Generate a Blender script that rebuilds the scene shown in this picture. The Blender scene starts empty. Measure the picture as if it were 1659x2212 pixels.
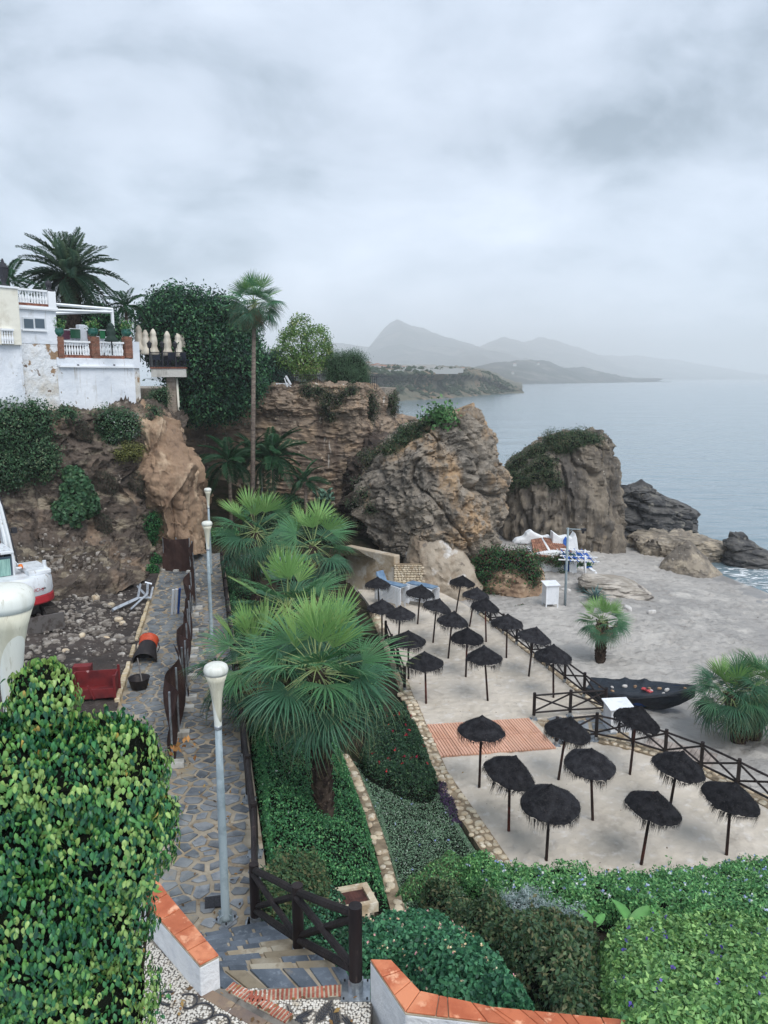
import bpy, bmesh, math, random
import numpy as np
from mathutils import Vector, Matrix, Euler
random.seed(7); RNG = np.random.default_rng(11)
SC = bpy.context.scene
COL = SC.collection
R = math.radians
# ---------------------------------------------------------------- camera, sky, sun, exposure
TH = R(9.9); FPX = 1661.0; CZ = 12.0
cam = bpy.data.objects.new('camera', bpy.data.cameras.new('camera')); COL.objects.link(cam)
cam.location = (0, 0, CZ); cam.rotation_euler = (R(90) - TH, 0, 0)
cam.data.sensor_fit = 'VERTICAL'; cam.data.sensor_height = 36; cam.data.lens = 36 * FPX / 2212
cam.data.clip_end = 40000; cam.data.clip_start = 0.05
SC.camera = cam
SUN_EL, SUN_AZ = 52, 150          # overcast: broad soft light from high behind the left shoulder
world = bpy.data.worlds.new('World'); SC.world = world; world.use_nodes = True
HORIZON = 1.55
CLOUD_OFF = (-4.7, 0.8, -2.3)
def build_world():
    nt = world.node_tree; nt.nodes.clear(); L = nt.links
    n = lambda t: nt.nodes.new(t)
    out = n('ShaderNodeOutputWorld'); bg = n('ShaderNodeBackground'); bg.inputs[1].default_value = 0.1
    sky = n('ShaderNodeTexSky'); sky.sky_type = 'NISHITA'; sky.sun_disc = False
    sky.sun_elevation = R(SUN_EL); sky.sun_rotation = R(SUN_AZ); sky.air_density = 1.0; sky.dust_density = 2.0
    tc = n('ShaderNodeTexCoord'); sep = n('ShaderNodeSeparateXYZ'); L.new(tc.outputs['Generated'], sep.inputs[0])
    def math_(op, a, b=None):
        m = n('ShaderNodeMath'); m.operation = op
        for i, v in enumerate((a, b)):
            if v is None: continue
            if isinstance(v, (int, float)): m.inputs[i].default_value = v
            else: L.new(v, m.inputs[i])
        return m.outputs[0]
    com = n('ShaderNodeCombineXYZ'); L.new(sep.outputs[0], com.inputs[0]); L.new(sep.outputs[1], com.inputs[1])
    L.new(math_('MULTIPLY', math_('POWER', math_('MAXIMUM', sep.outputs[2], 0.0), 0.8), 1.9), com.inputs[2])
    def noise(scale, detail, rough, off, dist=0.0):
        mp = n('ShaderNodeMapping'); L.new(com.outputs[0], mp.inputs[0]); mp.inputs['Location'].default_value = off; mp.inputs['Scale'].default_value = (-1, 1, 1)
        t = n('ShaderNodeTexNoise'); t.inputs['Scale'].default_value = scale; t.inputs['Detail'].default_value = detail
        t.inputs['Roughness'].default_value = rough; t.inputs['Distortion'].default_value = dist
        L.new(mp.outputs[0], t.inputs['Vector']); return t.outputs[0]
    a = noise(1.9, 8, 0.5, CLOUD_OFF, 0.2); b = noise(5.0, 8, 0.58, (1.3, 4.1, 3.0), 0.3)
    s = math_('ADD', math_('MULTIPLY', a, 0.62), math_('MULTIPLY', b, 0.38))
    rp = n('ShaderNodeValToRGB'); L.new(s, rp.inputs[0])
    e = rp.color_ramp.elements
    e[0].position = 0.425; e[0].color = (1.4, 1.85, 2.35, 1)
    e[1].position = 0.64; e[1].color = (4.5, 5.0, 5.8, 1)
    m = e.new(0.478); m.color = (2.45, 2.95, 3.6, 1)
    m = e.new(0.525); m.color = (3.25, 3.75, 4.5, 1)
    m = e.new(0.58); m.color = (3.85, 4.35, 5.15, 1)
    mx = n('ShaderNodeMix'); mx.data_type = 'RGBA'; mx.inputs[0].default_value = 0.96
    low = n('ShaderNodeMapRange'); L.new(sep.outputs[2], low.inputs[0]); low.inputs[1].default_value = 0.0; low.inputs[2].default_value = 0.28
    low.inputs[3].default_value = HORIZON; low.inputs[4].default_value = 1.0
    vm = n('ShaderNodeVectorMath'); vm.operation = 'SCALE'; L.new(rp.outputs[0], vm.inputs[0]); L.new(low.outputs[0], vm.inputs['Scale'])
    L.new(sky.outputs[0], mx.inputs[6]); L.new(vm.outputs[0], mx.inputs[7])
    L.new(mx.outputs[2], bg.inputs[0]); L.new(bg.outputs[0], out.inputs[0])
build_world()
sl = bpy.data.lights.new('sun', 'SUN'); sl.energy = 1.5; sl.angle = R(40); sl.color = (1.0, 0.985, 0.96)
sun = bpy.data.objects.new('sun', sl); COL.objects.link(sun)
_d = Vector((math.sin(R(SUN_AZ)) * math.cos(R(SUN_EL)), math.cos(R(SUN_AZ)) * math.cos(R(SUN_EL)), math.sin(R(SUN_EL))))
sun.rotation_euler = _d.to_track_quat('Z', 'Y').to_euler()
vs = SC.view_settings; SC.display_settings.display_device = 'sRGB'
vs.view_transform = 'Standard'; vs.look = 'None'; vs.gamma = 1; vs.use_curve_mapping = False; vs.exposure = 1.0
cy = SC.cycles; cy.use_denoising = True
cy.max_bounces = 6; cy.diffuse_bounces = 3; cy.glossy_bounces = 3; cy.transmission_bounces = 4
cy.volume_bounces = 2; cy.transparent_max_bounces = 10; cy.sample_clamp_indirect = 6
cy.caustics_reflective = False; cy.caustics_refractive = False
# ---------------------------------------------------------------- geometry helpers
def ray(px, py):
    v = 1106 - py
    return (px - 829.5, FPX * math.cos(TH) + v * math.sin(TH), v * math.cos(TH) - FPX * math.sin(TH))
def G(px, py, z):                 # where a sight line of the photograph meets the level z
    a, b, c = ray(px, py); t = (z - CZ) / c
    return Vector((a * t, b * t, z))
def Y(px, py, d):                 # where it is at the distance d
    a, b, c = ray(px, py); t = d / b
    return Vector((a * t, d, CZ + c * t))
_perm = RNG.permutation(256); _perm = np.concatenate([_perm, _perm, _perm])
_grad = RNG.normal(size=(256, 3)); _grad /= np.linalg.norm(_grad, axis=1)[:, None]
def pn(P):
    P = np.asarray(P, float); i = np.floor(P).astype(int); f = P - i; i &= 255
    w = f * f * f * (f * (f * 6 - 15) + 10); r = 0
    for dx in (0, 1):
        for dy in (0, 1):
            for dz in (0, 1):
                h = _perm[_perm[_perm[i[:, 0] + dx] + i[:, 1] + dy] + i[:, 2] + dz]
                g = (_grad[h] * (f - (dx, dy, dz))).sum(1)
                r = r + g * (w[:, 0] if dx else 1 - w[:, 0]) * (w[:, 1] if dy else 1 - w[:, 1]) * (w[:, 2] if dz else 1 - w[:, 2])
    return r * 1.6
def fbm(P, octv=5, f=1.0, gain=0.5, ridge=False):
    P = np.asarray(P, float) * f; a = 1.0; s = 0
    for _ in range(octv):
        q = pn(P); s = s + a * ((0.5 - np.abs(q)) * 1.4 if ridge else q); a *= gain; P = P * 2.03 + 17.3
    return s
def tag(o, label=None, cat=None, group=None, kind=None):
    if label: o['label'] = label
    if cat: o['category'] = cat
    if group: o['group'] = group
    if kind: o['kind'] = kind
    return o
def empty(name, loc=(0, 0, 0), rz=0.0, **k):
    o = bpy.data.objects.new(name, None); COL.objects.link(o); o.location = loc; o.rotation_euler = (0, 0, rz)
    o.empty_display_size = 0.2
    return tag(o, **k)
def link(name, me, parent=None, loc=None, rot=None, scale=None, **k):
    o = bpy.data.objects.new(name, me); COL.objects.link(o)
    if parent is not None: o.parent = parent
    if loc is not None: o.location = loc
    if rot is not None: o.rotation_euler = rot
    if scale is not None: o.scale = scale
    return tag(o, **k)
def mesh(V, F, mats, smooth=False, mi=None, lc=None):
    me = bpy.data.meshes.new('mesh')
    V = np.asarray(V, np.float32)
    if isinstance(F, np.ndarray) and F.ndim == 2:
        n, k = F.shape
        me.vertices.add(len(V)); me.vertices.foreach_set('co', V.ravel())
        me.loops.add(n * k); me.loops.foreach_set('vertex_index', F.astype(np.int32).ravel())
        me.polygons.add(n); me.polygons.foreach_set('loop_start', np.arange(0, n * k, k, dtype=np.int32))
        me.update(calc_edges=True)
    else:
        me.from_pydata([tuple(v) for v in V], [], [tuple(f) for f in F]); me.update()
    if not isinstance(mats, (list, tuple)): mats = [mats]
    for m in mats: me.materials.append(m)
    if mi is not None: me.polygons.foreach_set('material_index', np.asarray(mi, np.int32))
    if smooth: me.polygons.foreach_set('use_smooth', np.ones(len(me.polygons), bool))
    if lc is not None:
        a = me.attributes.new('lc', 'FLOAT_COLOR', 'POINT')
        c = np.ones((len(V), 4), np.float32); c[:, :3] = lc; a.data.foreach_set('color', c.ravel())
    me.validate()
    return me
class MB:                          # collects shapes into one mesh
    def __init__(s): s.V = []; s.F = []; s.mi = []; s.n = 0
    def add(s, V, F, m=0):
        s.V.append(np.asarray(V, float).reshape(-1, 3)); k = s.n
        for f in F: s.F.append(tuple(int(i) + k for i in f)); s.mi.append(m)
        s.n += len(s.V[-1]); return s
    def box(s, c, size, rot=None, m=0, taper=1.0):
        x, y, z = (v / 2 for v in size)
        V = np.array([(a * x * (taper if e > 0 else 1), b * y * (taper if e > 0 else 1), e * z) for e in (-1, 1) for b in (-1, 1) for a in (-1, 1)])
        if rot is not None:
            M = np.array((Euler(rot) if not isinstance(rot, Matrix) else rot).to_matrix() if not isinstance(rot, Matrix) else rot); V = V @ M.T
        return s.add(V + np.array(c), [(0, 2, 3, 1), (4, 5, 7, 6), (0, 1, 5, 4), (2, 6, 7, 3), (0, 4, 6, 2), (1, 3, 7, 5)], m)
    def tube(s, pts, rad, n=8, m=0, cap=True):
        pts = [Vector(p) for p in pts]; rad = rad if hasattr(rad, '__len__') else [rad] * len(pts)
        V = []; k = len(pts)
        up = None
        for i, p in enumerate(pts):
            t = (pts[min(i + 1, k - 1)] - pts[max(i - 1, 0)]).normalized()
            if up is None: up = Vector((0, 0, 1)) if abs(t.z) < 0.9 else Vector((1, 0, 0))
            a = t.cross(up).normalized(); b = a.cross(t).normalized(); up = b
            for j in range(n):
                w = 2 * math.pi * j / n; V.append(p + (a * math.cos(w) + b * math.sin(w)) * rad[i])
        F = [(i * n + j, i * n + (j + 1) % n, (i + 1) * n + (j + 1) % n, (i + 1) * n + j) for i in range(k - 1) for j in range(n)]
        if cap: F += [tuple(range(n))[::-1], tuple((k - 1) * n + j for j in range(n))]
        return s.add(V, F, m)
    def lathe(s, prof, n=16, c=(0, 0, 0), m=0, cap=True):
        V = [(c[0] + r * math.cos(2 * math.pi * j / n), c[1] + r * math.sin(2 * math.pi * j / n), c[2] + z) for r, z in prof for j in range(n)]
        k = len(prof)
        F = [(i * n + j, i * n + (j + 1) % n, (i + 1) * n + (j + 1) % n, (i + 1) * n + j) for i in range(k - 1) for j in range(n)]
        if cap: F += [tuple(range(n))[::-1], tuple((k - 1) * n + j for j in range(n))]
        return s.add(V, F, m)
    def prism(s, poly, z0, z1, m=0):
        n = len(poly); V = [(p[0], p[1], z0) for p in poly] + [(p[0], p[1], z1) for p in poly]
        F = [tuple(range(n))[::-1], tuple(range(n, 2 * n))] + [(i, (i + 1) % n, n + (i + 1) % n, n + i) for i in range(n)]
        return s.add(V, F, m)
    def me(s, mats, smooth=False): return mesh(np.concatenate(s.V), s.F, mats, smooth, s.mi)
    def obj(s, name, mats, parent=None, smooth=False, **k): return link(name, s.me(mats, smooth), parent, **k)
def bevel(o, w=0.02, seg=2):
    b = o.modifiers.new('bevel', 'BEVEL'); b.width = w; b.segments = seg; b.limit_method = 'ANGLE'; return o
def autosmooth(o, ang=40):
    me = o.data; me.polygons.foreach_set('use_smooth', np.ones(len(me.polygons), bool))
    me.set_sharp_from_angle(angle=R(ang)); return o
def copy_tree(o, parent=None):
    c = o.copy(); COL.objects.link(c); c.parent = parent
    for ch in o.children: copy_tree(ch, c)
    return c
def catmull(C, n, axis):           # resample a control grid smoothly along one axis
    C = np.asarray(C, float); C = np.moveaxis(C, axis, 0); k = len(C)
    t = np.linspace(0, k - 1, n); i = np.clip(t.astype(int), 0, k - 2); f = (t - i)[(...,) + (None,) * (C.ndim - 1)]
    g = lambda j: C[np.clip(j, 0, k - 1)]
    p0 = np.where((i - 1 < 0)[(...,) + (None,) * (C.ndim - 1)], 2 * g(i) - g(i + 1), g(i - 1)); p1 = g(i); p2 = g(i + 1)
    p3 = np.where((i + 2 > k - 1)[(...,) + (None,) * (C.ndim - 1)], 2 * p2 - p1, g(i + 2))
    r = 0.5 * (2 * p1 + (p2 - p0) * f + (2 * p0 - 5 * p1 + 4 * p2 - p3) * f ** 2 + (3 * p1 - p0 - 3 * p2 + p3) * f ** 3)
    return np.moveaxis(r, 0, axis)
def grid_faces(nr, nc, wrap=False):
    r = np.arange(nr - 1)[:, None]; c = np.arange(nc if wrap else nc - 1)[None, :]; c2 = (c + 1) % nc
    return np.stack([r * nc + c, r * nc + c2, (r + 1) * nc + c2, (r + 1) * nc + c], -1).reshape(-1, 4)
def grid_normals(P):
    du = np.gradient(P, axis=1); dv = np.gradient(P, axis=0); n = np.cross(du, dv)
    return n / (np.linalg.norm(n, axis=2, keepdims=True) + 1e-9)
# ---------------------------------------------------------------- materials
def lin(r, g, b):
    f = lambda c: ((c / 255 + 0.055) / 1.055) ** 2.4 if c > 10 else c / 255 / 12.92
    return (f(r), f(g), f(b), 1)
MATS = {}
SAT = {'hillside_rock': .9, 'ochre_clay': .95, 'rear_cliff': .9, 'conglomerate': .9, 'striped_rock': .85, 'pale_rock': .75, 'dark_bank_earth': .85, 'flaking_limewash': .9, 'building_site_dirt': .7, 'rubble': .6, 'cream_stone': .8, 'terrace_sand': 1.0, 'beach_sand': .7}
def M(name, col, rough=0.85, layers=(), bump=(), spec=0.3, metal=0.0, rnd=0.0, coat=0.0, alpha=None, trans=0.0):
    """layers: (colour, scale, lo, hi, stretch, kind); bump: (scale, strength, stretch, kind); everything in world metres"""
    if name in MATS: return MATS[name]
    m = bpy.data.materials.new(name); m.use_nodes = True; nt = m.node_tree; L = nt.links
    b = nt.nodes['Principled BSDF']; n = lambda t: nt.nodes.new(t)
    k_ = SAT.get(name, 1.0); de = lambda c: tuple((.2 * c[0] + .7 * c[1] + .1 * c[2]) * (1 - k_) + v * k_ for v in c[:3]) + (1,)
    col = de(tuple(col)); layers = [(de(tuple(l[0])),) + tuple(l[1:]) for l in layers]
    b.inputs['Roughness'].default_value = rough; b.inputs['Specular IOR Level'].default_value = spec
    b.inputs['Metallic'].default_value = metal; b.inputs['Coat Weight'].default_value = coat
    geo = n('ShaderNodeNewGeometry')
    def tex(scale, stretch, kind):
        mp = n('ShaderNodeMapping'); L.new(geo.outputs['Position'], mp.inputs[0])
        st = stretch or (1, 1, 1); mp.inputs['Scale'].default_value = st
        mp.inputs['Location'].default_value = (3.1 * len(nt.nodes), 1.7, 0.6 * scale)
        if kind == 'v': 
            t = n('ShaderNodeTexVoronoi'); t.inputs['Scale'].default_value = scale; L.new(mp.outputs[0], t.inputs['Vector']); return t.outputs['Distance']
        if kind == 'e':
            t = n('ShaderNodeTexVoronoi'); t.feature = 'DISTANCE_TO_EDGE'; t.inputs['Scale'].default_value = scale; L.new(mp.outputs[0], t.inputs['Vector']); return t.outputs['Distance']
        t = n('ShaderNodeTexNoise'); t.inputs['Scale'].default_value = scale; t.inputs['Detail'].default_value = 7; t.inputs['Roughness'].default_value = 0.6
        t.inputs['Distortion'].default_value = 0.6 if kind == 'd' else 0.0
        L.new(mp.outputs[0], t.inputs['Vector']); return t.outputs[0]
    cur = None
    for ly in layers:
        c, sc_, lo, hi = ly[:4]; st = ly[4] if len(ly) > 4 else None; kd = ly[5] if len(ly) > 5 else 'n'
        mr = n('ShaderNodeMapRange'); L.new(tex(sc_, st, kd), mr.inputs[0]); mr.inputs[1].default_value = lo; mr.inputs[2].default_value = hi
        mx = n('ShaderNodeMix'); mx.data_type = 'RGBA'; L.new(mr.outputs[0], mx.inputs[0])
        if cur is None: mx.inputs[6].default_value = col
        else: L.new(cur, mx.inputs[6])
        mx.inputs[7].default_value = tuple(c) + ((1,) if len(c) == 3 else ()); cur = mx.outputs[2]
    if rnd:
        oi = n('ShaderNodeObjectInfo'); mr = n('ShaderNodeMapRange'); L.new(oi.outputs['Random'], mr.inputs[0])
        mr.inputs[3].default_value = 1 - rnd; mr.inputs[4].default_value = 1 + rnd
        hs = n('ShaderNodeHueSaturation'); L.new(mr.outputs[0], hs.inputs['Value'])
        if cur is None: hs.inputs['Color'].default_value = col
        else: L.new(cur, hs.inputs['Color'])
        cur = hs.outputs[0]
    if cur is None: b.inputs['Base Color'].default_value = col
    else: L.new(cur, b.inputs['Base Color'])
    prev = None
    for bp in bump:
        sc_, st_ = bp[:2]; stretch = bp[2] if len(bp) > 2 else None; kd = bp[3] if len(bp) > 3 else 'n'
        bn = n('ShaderNodeBump'); bn.inputs['Strength'].default_value = min(1, st_); bn.inputs['Distance'].default_value = max(1, st_) * 0.35 / sc_
        L.new(tex(sc_, stretch, kd), bn.inputs['Height'])
        if prev is not None: L.new(prev, bn.inputs['Normal'])
        prev = bn.outputs[0]
    if prev is not None: L.new(prev, b.inputs['Normal'])
    if alpha is not None:
        sc_, lo, hi = alpha
        mr = n('ShaderNodeMapRange'); L.new(tex(sc_, None, 'v'), mr.inputs[0]); mr.inputs[1].default_value = lo; mr.inputs[2].default_value = hi
        mr.inputs[3].default_value = 1; mr.inputs[4].default_value = 0
        L.new(mr.outputs[0], b.inputs['Alpha'])
    MATS[name] = m; return m
def leafmat(name, rough=0.5, trans=0.25, spec=0.35):
    if name in MATS: return MATS[name]
    m = bpy.data.materials.new(name); m.use_nodes = True; nt = m.node_tree; L = nt.links
    b = nt.nodes['Principled BSDF']; o = nt.nodes['Material Output']
    at = nt.nodes.new('ShaderNodeAttribute'); at.attribute_name = 'lc'
    b.inputs['Roughness'].default_value = rough; b.inputs['Specular IOR Level'].default_value = spec
    L.new(at.outputs['Color'], b.inputs['Base Color'])
    tr = nt.nodes.new('ShaderNodeBsdfTranslucent'); L.new(at.outputs['Color'], tr.inputs[0])
    mx = nt.nodes.new('ShaderNodeMixShader'); mx.inputs[0].default_value = trans
    L.new(b.outputs[0], mx.inputs[1]); L.new(tr.outputs[0], mx.inputs[2]); L.new(mx.outputs[0], o.inputs[0])
    MATS[name] = m; return m
# ================================================================ far setting: sea, headland, mountains
SEA = -1.9
def mountain(name, ridge, d0, d1, front, mat, seed, label, foot=-4.0, nc=170, nr=46, rough=0.10):
    """ridge: photograph pixels of the skyline; d0..d1 its distance from left to right"""
    k = 1.5 if d0 == 1250 else 2.2; d0 *= k; d1 *= k; front *= k
    xs = np.array([p[0] for p in ridge], float); ys = np.array([p[1] for p in ridge], float)
    px = np.linspace(xs[0], xs[-1], nc); py = np.interp(px, xs, ys); d = np.linspace(d0, d1, nc)
    top = np.array([Y(a, b, c) for a, b, c in zip(px, py, d)])
    t = np.linspace(-0.35, 1, nr)[:, None]                       # 0 at the ridge, 1 at the foot
    h = np.where(t < 0, 1 + t * 0.9, (1 - t) ** 1.15)
    P = np.zeros((nr, nc, 3)); P[..., 0] = top[None, :, 0]; P[..., 1] = top[None, :, 1] - t * front
    P[..., 2] = foot + (top[None, :, 2] - foot) * h
    q = P.reshape(-1, 3); amp = (1 - np.abs(h - 0.5) * 1.2).clip(0.12, 1)
    dz = fbm(q * np.array([1, 1, 0.3]) + seed, 6, 5.0 / front, ridge=True).reshape(nr, nc) - 0.45
    P[..., 2] += dz * amp * rough * (top[None, :, 2] - foot).max()
    P[..., 0] += fbm(q + seed + 50, 4, 4.0 / front).reshape(nr, nc) * front * 0.012
    o = link(name, mesh(P.reshape(-1, 3), grid_faces(nr, nc)[:, ::-1].copy(), mat, True)); o['kind'] = 'structure'; return o
m_mtn = M('mountain_scrub', (0.055, 0.062, 0.06), 1.0, [((0.14, 0.13, 0.115), 0.006, 0.5, 0.62), ((0.035, 0.05, 0.04), 0.015, 0.48, 0.6)], spec=0.05)
mountain('mountain', [(560, 790), (620, 775), (680, 752), (717, 739), (741, 740), (763, 747), (793, 752), (806, 735), (823, 714), (844, 697), (862, 688), (880, 697), (904, 706), (934, 716), (964, 728), (994, 739), (1018, 743), (1048, 757), (1084, 772), (1105, 779), (1150, 800), (1180, 822)], 2300, 2500, 1100, m_mtn, 3.0, '', rough=0.13)
mountain('mountain', [(960, 800), (1010, 768), (1055, 740), (1090, 730), (1130, 738), (1163, 728), (1224, 744), (1248, 751), (1282, 767), (1333, 769), (1377, 768), (1418, 774), (1469, 779), (1520, 795), (1571, 812), (1600, 824)], 2350, 4300, 900, m_mtn, 41.0, '', rough=.12)
mountain('mountain', [(980, 812), (1040, 790), (1095, 780), (1163, 778), (1184, 781), (1214, 796), (1258, 793), (1299, 806), (1326, 815), (1356, 824)], 1250, 2100, 330, m_mtn, 77.0, '', rough=0.16)
# headland with cliffs
m_head = M('headland_scrub', (0.14, 0.135, 0.10), 1.0, [((0.2, 0.15, 0.1), 0.05, 0.5, 0.56, (1, 1, 0.35)), ((0.03, 0.045, 0.03), 0.09, 0.5, 0.58), ((0.26, 0.21, 0.16), 0.11, 0.6, 0.66, (1, 1, 0.3))], [(0.2, 1.0)], spec=0.05)
def headland():
    tops = [(560, 796, 470), (700, 796, 480), (780, 797, 490), (830, 799, 500), (880, 800, 520), (940, 801, 560), (990, 801, 610), (1030, 804, 660), (1060, 812, 700), (1085, 827, 720), (1105, 838, 735), (1128, 843.5, 760)]
    C = []
    for px, py, d in tops:
        t = Y(px, py, d); bz = SEA - 0.8; k = (t.z - bz)
        row = [(t.x * 2.1, d * 2.1, t.z + 13 * min(1, k / 20)), (t.x * 1.4, d * 1.4, t.z + 4.0 * min(1, k / 20)), tuple(t), (t.x * 0.992, d * 0.990, bz + k * 0.62), (t.x * 0.984, d * 0.978, bz + k * 0.34), (t.x * 0.966, d * 0.955, bz + k * 0.16), (t.x * 0.935, d * 0.915, bz)]
        C.append(row)
    C = np.array(C); P = catmull(catmull(C, 240, 0), 70, 1)
    N = grid_normals(P); q = P.reshape(-1, 3)
    d = fbm(q * np.array([1, 1, 0.4]), 6, 0.05, 0.55).reshape(P.shape[:2])
    w = np.interp(np.linspace(0, 6, 70), [0, 1, 2, 3, 4, 5, 6], [0.5, 0.6, 0.7, 1.6, 1.5, 0.8, 0.2])[None, :]
    P = P + N * (d * w * 3.2)[..., None]
    o = link('headland', mesh(P.reshape(-1, 3), grid_faces(240, 70), m_head, True)); o['kind'] = 'structure'
    return P
HP = headland()
# trees on the headland read as one mass
def headland_trees():
    V = []; F = []; k = 0
    ico = [(0, 0, 1), (0.9, 0, 0.3), (0.28, 0.85, 0.3), (-0.73, 0.53, 0.3), (-0.73, -0.53, 0.3), (0.28, -0.85, 0.3), (0, 0, -0.4)]
    fc = [(0, 1, 2), (0, 2, 3), (0, 3, 4), (0, 4, 5), (0, 5, 1), (6, 2, 1), (6, 3, 2), (6, 4, 3), (6, 5, 4), (6, 1, 5)]
    for _ in range(1900):
        i = random.randrange(40, 226); j = int(random.choice([random.uniform(16, 26), random.uniform(26, 66), random.uniform(26, 66)]))
        p = HP[i, j]; s = random.uniform(1.0, 2.6)
        if pn(np.array([p * 0.03 + 5]))[0] < -0.1 or p[2] < SEA + 1.0: continue
        sq = random.uniform(0.6, 1.2)
        for v in ico: V.append((p[0] + v[0] * s * random.uniform(.7, 1.2), p[1] + v[1] * s, p[2] + v[2] * s * sq * random.uniform(.8, 1.2)))
        F += [tuple(a + k for a in f) for f in fc]; k += 7
    o = link('treeline', mesh(V, F, M('far_trees', (0.045, 0.066, 0.04), 1, spec=0.0), True))
    tag(o, 'dark scrub and trees covering the far headland', 'trees', kind='stuff')
headland_trees()
m_fw = M('far_white', (0.42, 0.42, 0.41), 0.8)
m_fr = M('far_roof', (0.35, 0.16, 0.1), 0.9)
def far_buildings():
    spots = [(806, 795, 525, 9, 4), (815, 794, 540, 7, 5), (826, 796, 515, 10, 4), (838, 797, 512, 8, 3), (850, 795, 560, 6, 4), (797, 798, 505, 6, 3),
             (1000, 798, 640, 6, 3), (1112, 788, 1900, 14, 8), (1163, 786, 2150, 10, 7), (1345, 815, 2950, 26, 12), (1330, 815, 2900, 14, 9), (1108, 806, 1850, 10, 6), (795, 790, 900, 12, 8), (872, 796, 540, 5, 3)]
    names = ['left end of the far village row', 'second from the left in the far village', 'broad one in the middle of the far village', 'right of the broad one in the far village', 'right end of the far village row', 'low one at the seaward edge of the village',
             'alone on the headland above the cliff tip', 'on the slope behind the headland tip', 'pale house high on the slope behind the headland', 'larger of the pair low on the far right mountain', 'smaller of the pair low on the far right mountain', 'just above the water behind the headland', 'highest on the hillside above the far village', 'between the village and the greenhouses']
    for (px, py, d, w, h), nm in zip(spots, names):
        p = Y(px, py, d); e = empty('distant_house', (p.x, p.y, p.z), random.uniform(-.3, .3), label='tiny white house ' + nm, cat='house', group='white houses on the far coast')
        w *= .6; h *= .55; MB().box((0, 0, 0), (w, w * .7, h * 1.6)).obj('wall', m_fw, e)
        MB().box((0, 0, h * .8 + h * .12), (w * 1.06, w * .76, h * .22), taper=0.5).obj('roof', m_fr if w < 12 else m_fw, e)
    gh = [(906, 797, 600, 46, 'long upper white greenhouse on the headland plateau'), (895, 801.5, 545, 60, 'longest white greenhouse along the headland cliff top'), (935, 799.5, 575, 44, 'right-hand white greenhouse on the headland plateau'),
          (852, 801, 520, 34, 'left white greenhouse in front of the far village'), (820, 803.5, 500, 30, 'white greenhouse at the seaward left of the plateau'), (905, 790, 900, 40, 'single white greenhouse higher up below the mountain')]
    for px, py, d, w, lb in gh:
        p = Y(px, py, d); e = empty('greenhouse', p, 0.05, label=lb, cat='greenhouse', group='white plastic greenhouses on the far headland')
        mb = MB()
        for i in range(5):
            x0 = -w / 2 + w * i / 5
            mb.add([(x0, -4, -2), (x0 + w / 5, -4, -2), (x0 + w / 5, -4, 1.0), (x0 + w / 10, -4, 1.6), (x0, -4, 1.0), (x0, 6, -2), (x0 + w / 5, 6, -2), (x0 + w / 5, 6, 1.0), (x0 + w / 10, 6, 1.6), (x0, 6, 1.0)],
                   [(0, 1, 2, 3, 4), (9, 8, 7, 6, 5), (2, 7, 8, 3), (3, 8, 9, 4), (0, 4, 9, 5), (1, 6, 7, 2)])
        mb.obj('plastic_cover', m_fw, e)
far_buildings()
# sea
def sea_material():
    m = bpy.data.materials.new('sea_water'); m.use_nodes = True; nt = m.node_tree; L = nt.links; b = nt.nodes['Principled BSDF']
    n = lambda t: nt.nodes.new(t)
    b.inputs['Base Color'].default_value = (0.18, 0.25, 0.285, 1); b.inputs['Roughness'].default_value = 0.12; b.inputs['IOR'].default_value = 1.333
    geo = n('ShaderNodeNewGeometry'); prev = None
    for sc_, st, stretch in ((0.5, 0.55, (0.45, 1, 1)), (1.6, 0.45, (0.6, 1, 1)), (0.06, 0.25, (0.4, 1, 1))):
        mp = n('ShaderNodeMapping'); mp.inputs['Scale'].default_value = stretch; mp.inputs['Rotation'].default_value = (0, 0, R(-14)); L.new(geo.outputs['Position'], mp.inputs[0])
        t = n('ShaderNodeTexNoise'); t.inputs['Scale'].default_value = sc_; t.inputs['Detail'].default_value = 4; L.new(mp.outputs[0], t.inputs[0])
        bn = n('ShaderNodeBump'); bn.inputs['Strength'].default_value = st; bn.inputs['Distance'].default_value = 0.35 / sc_ * 0.5; L.new(t.outputs[0], bn.inputs['Height'])
        if prev: L.new(prev, bn.inputs['Normal'])
        prev = bn.outputs[0]
    L.new(prev, b.inputs['Normal'])
    return m
m_sea = sea_material()
def sea():
    ys = np.concatenate([np.linspace(25, 120, 120), np.geomspace(121, 30000, 70)]); xs = np.concatenate([-np.geomspace(15000, 60, 24), np.linspace(-50, 140, 160), np.geomspace(145, 15000, 44)])
    X, Yy = np.meshgrid(xs, ys); P = np.stack([X, Yy, np.full_like(X, SEA)], -1); q = P.reshape(-1, 3).copy()
    near = np.clip((160 - q[:, 1]) / 60, 0, 1)
    q[:, 2] += near * (fbm(q * np.array([0.5, 1.2, 1]), 4, 0.35) * 0.06)
    o = link('sea', mesh(q, grid_faces(len(ys), len(xs)), m_sea, True)); o['kind'] = 'structure'
sea()
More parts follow.
